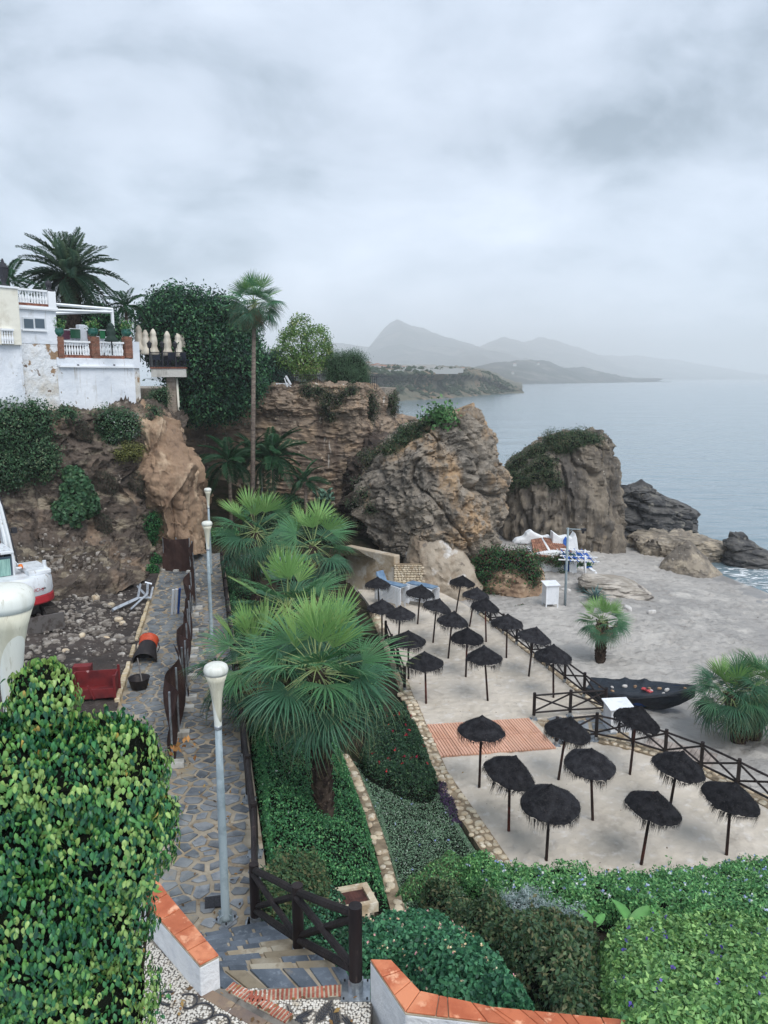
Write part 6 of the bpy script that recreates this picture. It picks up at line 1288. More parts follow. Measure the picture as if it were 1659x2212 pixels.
# plastered retaining walls behind them
m_plaster = M('stained_plaster', lin(190, 176, 156), .95, [(lin(160, 140, 114), .7, .45, .6), (lin(206, 200, 190), 1.6, .52, .64), (lin(120, 110, 98), 1.1, .6, .7, (1, 1, .3))], [(5, .5), (20, .5)])
m_limew = M('flaking_limewash', lin(176, 162, 144), .95, [(lin(150, 132, 112), .9, .46, .6), (lin(120, 110, 100), 2.0, .62, .7), (lin(214, 210, 206), .7, .56, .64)], [(3, .7), (12, .7)])
a, b = G(752, 1258, TZ), G(858, 1285, TZ)
w = MB().box((0, 0, .9), ((b - a).length, .5, 2.6)).obj('retaining_wall', m_plaster, loc=((a.x + b.x) / 2, (a.y + b.y) / 2 + .5, TZ), rot=(0, 0, math.atan2(b.y - a.y, b.x - a.x))); tag(w, 'stained ochre plaster retaining wall behind the left sunbeds', 'wall'); bevel(w, .06, 2)
def rubble_wall():
    a, b = G(858, 1288, TZ), G(905, 1292, TZ); e = empty('rubble_wall', ((a.x + b.x) / 2, a.y + .45, TZ), label='rough rubble stone wall between the plaster and limewashed walls', cat='wall'); L = (b - a).length + .3
    MB().box((0, .25, .75), (L, .4, 1.9)).obj('core', m_ejoint, e); z = .05
    while z < 1.65:
        x = -L / 2; h = random.uniform(.11, .17)
        while x < L / 2: wd = random.uniform(.13, .26); link('stone', STONES[random.randrange(8)], e, (x + wd / 2, .06, z + h / 2), (1.57, 0, random.uniform(-.1, .1)), (wd * .52, h * .55, .07)); x += wd
        z += h * .95
rubble_wall()
a, b = G(908, 1296, TZ), G(1035, 1290, TZ)
LW, _ = rock('limewashed_foot', [(1118, 900, 930), (1140, 888, 955), (1170, 880, 985), (1205, 876, 1010), (1235, 878, 1026), (1262, 884, 1034), (1302, 888, 1036)], 44.9, [.8, 1.3, 1.7, 1.9, 2.0, 2.1, 2.1], m_limew, lambda q: disp_r4(q) * .5, 60, 150, 'flaking white limewashed foot of the tawny rock', sq=4)
# ---------------------------------------------------------------- white bins, camera pole
m_wpaint = M('white_paint', lin(232, 234, 238), .5, [(lin(214, 217, 222), 4, .5, .7)], spec=.35); m_black = M('black_print', (.01, .01, .014), .6)
def bin_hut(p, w, d, h, rz, lab, legs, picto):
    e = empty('waste_bin', p, rz, label=lab, cat='bin', group='white slatted beach bins'); n = 9
    for sx in (-1, 1):
        for sy in (-1, 1): MB().box((sx * (w / 2 - .03), sy * (d / 2 - .03), h / 2), (.06, .06, h)).obj('leg', m_wpaint, e)
    MB().box((0, 0, (h + legs) / 2), (w - .06, d - .06, h - legs - .04)).obj('casing', m_wpaint, e)
    me = MB().box((0, 0, 0), ((w - .12) / n * .86, .014, h - legs)).me(m_wpaint); ms = MB().box((0, 0, 0), (.014, (d - .12) / n * .86, h - legs)).me(m_wpaint)
    for s in (-1, 1):
        for i in range(n):
            link('slat', me, e, (-w / 2 + .06 + (w - .12) * (i + .5) / n, s * (d / 2 - .024), (h + legs) / 2)); link('slat', ms, e, (s * (w / 2 - .024), -d / 2 + .06 + (d - .12) * (i + .5) / n, (h + legs) / 2))
    lid = MB().box((0, 0, 0), (w + .14, d + .14, .035)).obj('lid', m_wpaint, e, loc=(0, 0, h + .05), rot=(.12, 0, 0))
    if picto:                                                     # stick figure dropping litter in a basket, printed flat on the front
        mb = MB(); y = -d / 2 + .012; u = .30; z0 = legs + .12
        def bar(a, b, t): mb.tube([(a[0] * u, y, z0 + a[1] * u), (b[0] * u, y, z0 + b[1] * u)], t * u, 4)
        hd = [(-.25 + .14 * math.cos(k * math.pi / 4), 1.62 + .14 * math.sin(k * math.pi / 4)) for k in range(8)]
        mb.add([(x * u, y - .018, z0 + z * u) for x, z in hd], [tuple(range(8))[::-1]])
        bar((-.25, 1.4), (-.25, .8), .16); bar((-.32, .8), (-.34, .0), .08); bar((-.16, .8), (-.12, .0), .08); bar((-.15, 1.35), (.25, 1.1), .06); bar((.25, 1.1), (.38, 1.2), .05); bar((-.36, 1.35), (-.5, .85), .06)
        bar((.22, .6), (.3, .02), .04); bar((.3, .02), (.55, .02), .04); bar((.55, .02), (.66, .6), .04); bar((.38, .82), (.45, .78), .08)
        mb.obj('pictogram', m_black, e)
    return e
p = G(1337, 1594, -.45); bin_hut((p.x, p.y + .25, -.5), .78, .68, 1.15, .12, 'white slatted bin with a black litter pictogram behind the near fence', .12, True)
p = G(1190, 1320, -.8); bin_hut((p.x, p.y + .3, float(zbeach(p.x, p.y)) - .03), .72, .66, 1.3, .15, 'white slatted hut-like bin on legs beside the tall camera pole', .22, False)
p = G(1220, 1313, -.8); t = Y(1220, 1140, p.y); hh = t.z - float(zbeach(p.x, p.y))
e = empty('camera_pole', (p.x, p.y, float(zbeach(p.x, p.y))), label='slim grey pole with a camera arm on the beach before the cottage', cat='pole')
MB().tube([(0, 0, -.3), (0, 0, hh)], [.075, .06], 10).obj('pole', m_pole, e, True); MB().tube([(-.1, 0, hh - .06), (.78, 0, hh - .1)], .03, 6).tube([(.02, 0, hh - .3), (.3, 0, hh - .08)], .018, 5).obj('arm', m_pole, e, True)
MB().box((.86, -.05, hh - .1), (.26, .2, .14)).box((.82, -.05, hh - .24), (.12, .12, .14)).obj('camera', M('dark_plastic', (.02, .02, .025), .4), e)
# ---------------------------------------------------------------- boat under a dark tarpaulin
m_tarp = M('dark_tarpaulin', lin(34, 42, 52), .55, [(lin(22, 28, 38), 1.5, .42, .6), (lin(58, 68, 76), 5, .6, .72)], [(3.5, .7), (14, .5)], spec=.4); m_boatb = M('blue_boat_paint', lin(30, 76, 150), .5)
WST = [mesh(*rubble_stone(1, .8, .6, 70 + s), (m_wst, M('brown_stone', lin(170, 140, 112), .9, [(lin(130, 106, 86), 5, .5, .64)], [(9, .6)]))[s % 2], True) for s in range(4)]
def boat():
    a, b = G(1270, 1500, -.45), G(1496, 1488, .4); d = Vector((b.x - a.x, b.y - a.y, 0)); L = d.length + .1; e = empty('rowing_boat', (a.x, a.y, -.52), math.atan2(d.y, d.x) - .06, label='wooden boat on the sand under a dark tarpaulin weighted with stones', cat='boat')
    ns, nk = 44, 26; T = np.linspace(0, 1, ns); beam = .78 * np.sin(np.pi * (.30 + .70 * T) ** 1.35).clip(0) ** .75 + .012; beam[-1] = .012; shr = .56 + .16 * T + .42 * T ** 3; keel = .02 + 3.4 * np.clip(T - .55, 0, 1) ** 2
    prof = [(-1.0, 1), (-1.06, .86), (-.98, .6), (-.8, .32), (-.45, .06), (0, 0), (.45, .06), (.8, .32), (.98, .6), (1.06, .86), (1.0, 1)]
    V = [(L * t * .985, p[0] * bm * .86, k + .02 + (s - k - .06) * p[1]) for t, bm, s, k in zip(T, beam, shr, keel) for p in prof]
    hull = mesh(V, grid_faces(ns, 11), m_boatb, True); link('hull', hull, e)
    # cover: over the gunwales and part way down the side
    cov = []
    rs = np.random.default_rng(3)
    for i, (t, bm, s, k) in enumerate(zip(T, beam, shr, keel)):
        for j in range(nk):
            u = j / (nk - 1) * 2 - 1; v = abs(u)
            if v < .68:
                y = u / .68 * bm * 1.04; z = s + .02 - .14 * math.cos(y / (bm + .01) * 1.5) * min(1, bm * 2) + .10 * math.exp(-((t - .33) / .03) ** 2) * (u > 0) * (v / .68) + .10 * math.exp(-((t - .52) / .03) ** 2) * (u > 0) * (v / .68)
            else:
                q = (v - .68) / .32; dn = (.70 if u < 0 else .5) * (1.0 - .35 * math.exp(-((t - .5) / .1) ** 2) if u < 0 else 1.0); y = math.copysign(bm * (1.05 + .05 * q - .42 * q * q), u) + .0; z = s - q * dn * (s - k) * 1.35
            cov.append((L * t - .02 + .03 * t, y, z))
    cov = np.array(cov); cov[:, 2] += fbm(cov * np.array([1, 1.6, 1]), 4, 2.2) * .025; cov[:, 1] += fbm(cov + 9, 3, 3) * .03
    link('tarpaulin', mesh(cov, grid_faces(ns, nk), m_tarp, True), e)
    MB().tube([(L * .1, -.8, .5), (L * .5, -.92, .62), (L * .86, -.5, .85)], .018, 5).obj('rope', m_iron, e, True)
    dg = bpy.context.evaluated_depsgraph_get(); Mx = e.matrix_basis
    st = [(.12, .1, .1, 'white stone at the stern end of the boat cover'), (.22, .2, .1, 'grey stone near the stern of the boat cover'), (.34, .35, .13, 'buff stone on a fold of the boat cover'), (.45, .4, .12, 'squarish buff stone in the middle of the boat cover'), (.57, .3, .1, 'white stone beside the red cloth on the boat cover'), (.6, .12, .08, 'small white stone just right of the middle of the boat'), (.68, .3, .11, 'pale flat stone towards the bow of the boat cover'), (.74, .1, .14, 'brown round stone towards the bow of the boat cover'), (.9, .12, .1, 'reddish stone at the very bow of the boat cover'), (.25, -.55, .1, 'white stone on the near edge of the boat cover'), (.72, -.3, .08, 'small stone on the near side of the bow cover')]
    for t, yy, s, lab in st:
        bm = float(np.interp(t, T, beam)); sh = float(np.interp(t, T, shr)); k = np.argmin((cov[:, 0] - L * t) ** 2 + (cov[:, 1] - yy * bm) ** 2 + (cov[:, 2] < sh - .25) * 9); w = Mx @ Vector(cov[k])
        link('ballast_stone', WST[int(t * 31) % 4], None, w + Vector((0, 0, s * .25)), (0, 0, t * 9), (s * .8, s * .62, s * .6), label=lab, cat='stone', group='stones holding down the boat cover')
    w = Mx @ Vector((L * .6, .0, .62)); o = MB().box((0, 0, 0), (.34, .2, .05), (.1, .15, .5)).box((-.2, .2, .02), (.2, .14, .05), (0, .1, 1.0)).obj('red_cloth', M('red_cloth', lin(190, 70, 74), .9, [(lin(206, 120, 120), 9, .5, .6)], [(20, .6)]), loc=w + Vector((0, 0, .02))); tag(o, 'crumpled red cloth lying on the boat cover', 'cloth')
boat()
# ================================================================ white villa on the cliff
m_wall = M('villa_white', lin(230, 233, 238), .9, [(lin(212, 217, 224), .6, .45, .65), (lin(196, 196, 194), 1.6, .6, .72, (1, 1, .4)), (lin(178, 172, 162), 2.2, .6, .72, (2.5, 2.5, .18)), (lin(140, 128, 112), 2.6, .67, .71)], [(3, .4), (12, .4)], spec=.1)
m_flake = M('flaking_wall', lin(226, 228, 230), .95, [(lin(204, 198, 188), .8, .46, .62), (lin(156, 130, 104), 1.1, .585, .62), (lin(112, 92, 76), 2.4, .615, .66), (lin(220, 222, 224), 3, .6, .7)], [(1.5, .6), (5, .8), (16, .6)], spec=.1)
m_creamw = M('cream_render', lin(230, 226, 212), .9, [(lin(212, 206, 190), 1.4, .5, .65)], [(6, .4)])
m_roman = M('thin_brick', lin(142, 92, 74), .9, [(lin(112, 70, 58), 5, .45, .6), (lin(170, 128, 104), 12, .58, .68)], [(20, .6)], rnd=.2)
m_balw = M('baluster_white', lin(234, 236, 238), .6, spec=.3); m_glass = M('window_glass', lin(70, 86, 98), .1, spec=.6); m_alu = M('aluminium', lin(206, 210, 214), .4, spec=.5)
_A = Vector((Y(27, 700, 37.8).x, 37.8, 0)); _Bp = Vector((Y(254, 700, 42.2).x, 42.2, 0)); _U = (_Bp - _A).normalized(); VANG = math.atan2(_U.y, _U.x)
def W(px, py):
    r = ray(px, py); k = r[0] / r[1]; s = (k * _A.y - _A.x) / (_U.x - k * _U.y); y = _A.y + _U.y * s; return s, CZ + r[2] / r[1] * y
def villa():
    e = empty('white_villa', (_A.x, _A.y, 0), VANG, label='white villa with balustraded terraces on the cliff above the building site', cat='building')
    def box(nm, px0, px1, py0, py1, n0, n1, mat, parent=e, bv=0):
        s0, zt = W(px0, py0); s1, _ = W(px1, py0); zb = W((px0 + px1) / 2, py1)[1]; zt = W((px0 + px1) / 2, py0)[1]
        o = MB().box(((s0 + s1) / 2, (n0 + n1) / 2, (zt + zb) / 2), (s1 - s0, n1 - n0, zt - zb)).obj(nm, mat, parent)
        return bevel(o, bv, 2) if bv else o
    bal = MB().lathe([(.052, 0), (.052, .05), (.03, .08), (.06, .22), (.065, .30), (.03, .46), (.026, .52), (.045, .56), (.03, .6), (.045, .68), (.055, .70), (.055, .74)], 10).me(m_balw, True)
    def balus(px0, px1, py0, py1, n, dep):
        (s0, zt), (s1, zt1) = W(px0, py0), W(px1, py0); zb = W((px0 + px1) / 2, py1)[1]; zt = (zt + zt1) / 2; h = zt - zb
        box('handrail', px0, px1, py0, py0 + (py1 - py0) * .13, dep - .1, dep + .1, m_balw)
        for i in range(n): link('baluster', bal, e, (s0 + (s1 - s0) * (i + .5) / n, dep, zb), None, (1, 1, h * .9 / .74))
    def brickpier(px0, px1, py0, py1, dep, w):
        s0, zt = W(px0, py0); s1, _ = W(px1, py0); zb = W((px0 + px1) / 2, py1)[1]; m = 17; p = MB().box(((s0 + s1) / 2, dep, (zt + zb) / 2), ((s1 - s0) * .92, w * .92, zt - zb)).obj('pier', m_brickj, e)
        me = MB().box((0, 0, 0), (s1 - s0, w, (zt - zb) / m * .72)).me(m_roman)
        for i in range(m): link('brick_course', me, p, ((s0 + s1) / 2 + random.uniform(-.012, .012), dep, zb + (zt - zb) * (i + .5) / m))
    # tower block and walls below
    box('tower_wall', 26, 120, 668, 742, .0, 4.0, m_wall); box('tower_foot', 38, 124, 742, 940, .02, 4.0, m_flake); box('side_wall', -40, 38, 742, 940, -.35, 3.0, m_wall); box('cornice', 24, 122, 661, 668, -.12, 4.1, m_balw)
    for i in range(24): s0 = W(25, 668)[0]; s1 = W(121, 668)[0]; MB().tube([(s0 + (s1 - s0) * (i + .5) / 24, -.16, W(70, 667)[1]), (s0 + (s1 - s0) * (i + .5) / 24, .1, W(70, 665)[1])], .055, 6).obj('eave_tile', m_balw, e)
    box('roof_parapet', 28, 104, 655, 661, -.05, .18, m_roman); balus(27, 102, 624, 655, 12, .06)
    box('corner_post', 101, 117, 630, 672, -.14, .35, m_balw, bv=.03); box('cream_tower', -60, 26, 621, 745, -.55, 2.5, m_creamw, bv=.03); box('cream_cap', -62, 28, 618, 622, -.62, 2.6, m_balw)
    for px, py, r in ((101 + 7, 630, .16), (11, 619, .16)):
        s, z = W(px, py); MB().lathe([(r * 1.5, 0), (r * 1.1, .08), (r * .5, .16), (r * .9, .26), (r, .38), (r * .8, .5), (r * .1, .55)], 10, (s, .1, z)).obj('finial', m_iron, e, True)
    s, z = W(11, 608); mb = MB().lathe([(.06, 0), (.2, .1), (.26, .5), (.3, .52), (.1, .75), (.03, .95)], 6, (s, .1, z + .1)); mb.obj('lantern', m_iron, e)
    f = box('window', 47, 98, 686, 714, -.05, .05, m_alu); 
    for a, b in ((50, 70), (74, 94)): box('pane', a, b, 689, 709, -.07, -.045, m_glass, f)
    box('window_sill', 46, 100, 712.5, 715.5, -.12, .02, m_balw, f); balus(-12, 15, 711, 744, 5, -.6)
    # terrace
    for a, b in ((123, 136), (196, 213), (269, 284)): brickpier(a, b, 727, 774, .12, .36)
    box('brick_base', 136, 196, 767.5, 773.5, .0, .25, m_roman); box('brick_base', 213, 269, 768.5, 774.5, .0, .25, m_roman)
    balus(136.5, 195.5, 736, 767, 10, .12); balus(213.5, 268.5, 738, 768, 9, .12)
    box('terrace_wall', 122, 290, 774, 791, -.03, 3.5, m_wall); box('ledge', 126, 287, 790.5, 794, -.16, .05, m_balw); box('lower_wall', 124, 290, 794, 940, .0, 3.5, m_wall); box('end_post', 284, 300, 738, 795, -.02, .9, m_wall); box('broken_end', 289, 304, 770, 940, .12, 3.2, m_flake, bv=.1)
    for px in (167, 245): s, z = W(px, 788); MB().tube([(s, .0, z), (s, -.14, z - .02)], .035, 6).obj('spout', m_iron, e)
    # pergola and back wall with coloured panels
    for px, py0, py1, dp in ((163, 672, 745, 2.3), (253, 666, 745, .5), (120, 655, 700, 2.2)): s, z = W(px, py0); MB().box((s, dp, (W(px, py1)[1] + z) / 2), (.12, .12, z - W(px, py1)[1])).obj('pergola_post', m_balw, e)
    sA, zA = W(118, 655); sB, zB = W(255, 667); sC, zC = W(165, 672)
    for p, q in (((sA, .5, zA), (sB, .5, zB)), ((sA, 2.3, zA - .25), (sC, 2.3, zC)), ((sC, 2.3, zC), (sB, .5, zB - .1)), ((sA, .5, zA - .3), (sB, .5, zB - .15))): 
        MB().tube([p, q], .075, 4).obj('pergola_beam', m_balw, e)
    box('back_wall', 136, 262, 722, 745, 1.4, 1.6, m_wall); box('chimney_block', 200, 221, 699, 745, 1.3, 1.7, m_wall, bv=.05); box('chimney_block', 145, 160, 706, 745, 1.35, 1.65, m_wall, bv=.05)
    for a, b, c, d, col in ((155, 177, 711, 731, (84, 44, 62)), (179, 200, 709, 729, (36, 84, 62)), (216, 235, 713, 731, (88, 44, 60)), (243, 254, 712, 730, (44, 110, 72))):
        box('glass_panel', a, b, c, d, 1.22, 1.26, M('panel_%d' % col[1] + str(col[0]), lin(*col), .25, spec=.5)); box('panel_rail', a - 1, b + 1, c - 1.6, c, 1.2, 1.3, m_balw)
    return e
villa()
m_pot = M('green_glaze', lin(38, 96, 84), .25, spec=.6)
for px, py, dp, lab in ((204, 727, .12, 'green glazed plant pot on the middle brick pier'), (276, 728, .12, 'green glazed plant pot on the right brick pier'), (129, 727, .12, 'blue-green plant pot on the left brick pier')):
    s, z = W(px, py); p = _A + _U * s + Vector((-_U.y, _U.x, 0)) * dp; e = empty('plant_pot', (p.x, p.y, z), label=lab, cat='plant pot', group='glazed pots on the villa terrace')
    MB().lathe([(.12, 0), (.24, .12), (.28, .26), (.24, .38), (.26, .42)], 14).obj('pot', m_pot, e, True); V, F, C = leaves(np.random.default_rng(int(px)).normal(size=(260, 3)) * .16 + (0, 0, .58), unit(np.random.default_rng(2).normal(size=(260, 3)) + (0, 0, .5)), .13, green + yg, np.random.default_rng(4)); link('foliage', mesh(V, F, m_leaf, lc=C), e)
m_canvas = M('cream_canvas', lin(222, 214, 200), .9, [(lin(196, 186, 170), 1.6, .45, .62, (1, 1, .3))], [(7, .6, (1, 1, .2))]); m_gcan = M('green_canvas', lin(48, 64, 58), .9, [], [(7, .6, (1, 1, .2))])
def closed_parasol(px, py0, py1, d, lab, mat, grp=None, base=None):
    t = Y(px, py0, d); b = Y(px, py1, d); h = t.z - b.z; e = empty('closed_parasol', (b.x, d, b.z - .7), label=lab, cat='parasol', group=grp); n = 16; V = []
    prof = [(.30, .0), (.34, .05), (.22, .24), (.19, .34), (.24, .45), (.22, .62), (.17, .76), (.2, .8), (.15, .88), (.08, .97), (.02, 1.0)]
    for r, z in prof:
        for j in range(n): a = 2 * math.pi * j / n; k = 1 + .16 * math.cos(a * 5 + z * 2) * (1 - z); V.append((r * k * math.cos(a) * 1.0, r * k * math.sin(a), .7 + z * h))
    link('canopy', mesh(V, grid_faces(len(prof), n, True), mat, True), e); MB().tube([(0, 0, 0), (0, 0, .8 + h * .5)], .035, 8).obj('pole', m_iron, e)
for px, a, b, lab in ((302, 702, 757, 'leftmost closed cream parasol right beside the villa end wall'), (316, 712, 766, 'second closed cream parasol from the villa'), (333, 710, 767, 'third closed cream parasol from the villa'), (363, 715, 769, 'fourth closed cream parasol from the villa'), (386, 719, 771, 'fifth closed cream parasol from the villa, against the dark tree'), (394, 722, 772, 'slim closed cream parasol partly behind the fifth one')):
    closed_parasol(px, a, b, 47.6 if px < 390 else 48.4, lab, m_canvas, 'closed cream parasols on the restaurant terrace')
closed_parasol(241, 697, 738, 41.0, 'closed dark green parasol on the villa terrace', m_gcan)
# restaurant balcony
m_conc = M('stained_concrete', lin(196, 194, 188), .9, [(lin(150, 146, 138), 1.2, .5, .64, (1, 1, .3)), (lin(96, 92, 86), 1.8, .6, .7, (1, 1, .3))], [(6, .5)])
m_colb = M('column_brick', lin(158, 142, 126), .9, [(lin(120, 104, 92), 3, .45, .62), (lin(176, 164, 150), 8, .55, .68)], [(20, .6)], rnd=.15)
def balcony():
    a, b = Y(326, 795, 46.6), Y(402, 800, 47.0); e = empty('restaurant_balcony', (a.x, a.y, 0), math.atan2(b.y - a.y, b.x - a.x), label='restaurant balcony with dark railing held up by a tall brick column', cat='balcony'); L = Vector((b.x - a.x, b.y - a.y)).length; zt = a.z
    MB().box((L / 2, 2.5, zt - .28), (L, 5, .5)).obj('slab', m_conc, e); MB().box((L / 2, 2.5, zt + .01), (L + .1, 5.1, .08)).obj('slab_edge', m_roman, e)
    r = MB(); h = .82
    for z in (zt + .1, zt + .1 + h): r.tube([(0, .1, z), (L, .1, z)], .022, 5)
    r.tube([(0, .1, zt + .1 + h), (-.1, 3.5, zt + .1 + h)], .022, 5); ra = r.obj('railing', m_iron, e)
    me = MB().tube([(0, 0, 0), (0, 0, h)], .011, 4).me(m_iron)
    for i in range(34): link('bar', me, ra, (L * i / 33, .1, zt + .1))
    for px in (325, 352, 380):
        s = (px - 326) / (402 - 326) * L; po = MB().tube([(s, .06, zt), (s, .06, zt + 1.15)], .045, 8).obj('lamp_post', m_iron, e); link('lamp_head', MB().lathe([(.05, 0), (.11, .06), (.14, .26), (.16, .28), (.05, .4), (.01, .46)], 8, (s, .06, zt + 1.15)).me(m_iron), po)
    MB().box((L / 2 + .3, 4.2, zt + .95), (L + 1.5, .2, 1.9)).obj('back_wall', m_wall, e); MB().box((L / 2, 4.02, zt + 1.0), (L, .16, .22)).obj('planter', m_conc, e)
    s = (367 - 326) / 76 * L; c0 = Y(368, 930, 47.2).z; p = MB().box((s, .7, (zt - .5 + c0) / 2), (.5, .5, zt - .5 - c0)).obj('column', m_conc, e); m = 46; me = MB().box((0, 0, 0), (.54, .54, (zt - .55 - c0) / m * .7)).me(m_colb)
    for i in range(m): link('brick_course', me, p, (s, .7, c0 + (zt - .55 - c0) * (i + .5) / m))
    MB().tube([(s + .34, .5, zt - .6), (s + .40, .5, c0)], .07, 8).obj('drain_pipe', m_creamw, e, True)
    return e, L, zt
BE, BL, BZ = balcony()
m_chair = M('rattan_chair', lin(52, 62, 82), .7, [(lin(38, 46, 62), 20, .45, .6)])
def terrace_chair(k, x, y, rz, lab):
    p = BE.matrix_basis @ Vector((x, y, BZ + .05)); e = empty('terrace_chair', p, rz + BE.rotation_euler[2], label=lab, cat='chair', group='dark chairs on the restaurant balcony')
    for sx in (-.2, .2):
        for sy in (-.2, .2): MB().box((sx, sy, .22), (.04, .04, .44)).obj('leg', m_chair, e)
    MB().box((0, 0, .44), (.46, .46, .05)).obj('seat', m_chair, e); MB().box((0, .22, .68), (.46, .04, .44)).obj('backrest', m_chair, e)
for k, (x, y, rz, nm) in enumerate(((.35, .6, .4, 'first from the villa side'), (.85, .7, -.5, 'second from the villa side'), (1.25, .55, 3.0, 'third from the villa side'), (1.6, .8, .3, 'fourth from the villa side'), (1.95, .55, 2.6, 'nearest the dark tree'))): terrace_chair(k, x, y, rz, 'dark terrace chair behind the balcony railing, ' + nm)
# parapet furniture on the cliff top
def lounger(px, lab):
    p = Y(px, 830, 55.2); e = empty('terrace_lounger', (p.x, 55.3, 11.28), label=lab, cat='lounger'); MB().box((0, 0, .3), (1.0, .6, .08)).obj('seat', m_plast, e); MB().box((.55, 0, .55), (.08, .6, .7), (0, -.5, 0)).obj('backrest', m_plast, e)
    for sx in (-.4, .4):
        for sy in (-.25, .25): MB().box((sx, sy, .14), (.05, .05, .28)).obj('leg', m_plast, e)
lounger(606, 'white lounger on the cliff top behind the parapet'); 
p = Y(622, 833, 55); e = empty('deck_chair', (p.x, 55, 11.25), label='folded white deck chair leaning on the cliff-top parapet', cat='chair'); MB().tube([(0, 0, 0), (-.25, 0, .75)], .04, 5).obj('backrest', m_plast, e); MB().tube([(-.1, .1, .4), (.25, .1, .05)], .04, 5).obj('leg', m_plast, e)
def railing(pts, lab):
    e = empty('cliff_railing', pts[0], label=lab, cat='railing', group='dark railings on the cliff top'); o = Vector(pts[0]); P = [Vector(p) - o for p in pts]
    for a, b in zip(P, P[1:]):
        for z in (.1, .95): MB().tube([a + Vector((0, 0, z)), b + Vector((0, 0, z))], .03, 5).obj('rail', m_iron, e)
        n = max(2, int((b - a).length / .16))
        for i in range(n): q = a.lerp(b, i / n); MB().tube([q, q + Vector((0, 0, .95))], .014 if i else .04, 4).obj('bar', m_iron, e)
railing([tuple(Y(560, 832, 56.4))[:2] + (11.25,), tuple(Y(705, 832, 55.6))[:2] + (11.25,)], 'long dark railing behind the stone parapet under the trees')
railing([tuple(Y(796, 832, 57))[:2] + (11.2,), tuple(Y(818, 832, 57.5))[:2] + (11.1,)], 'short dark railing at the seaward end of the cliff top')
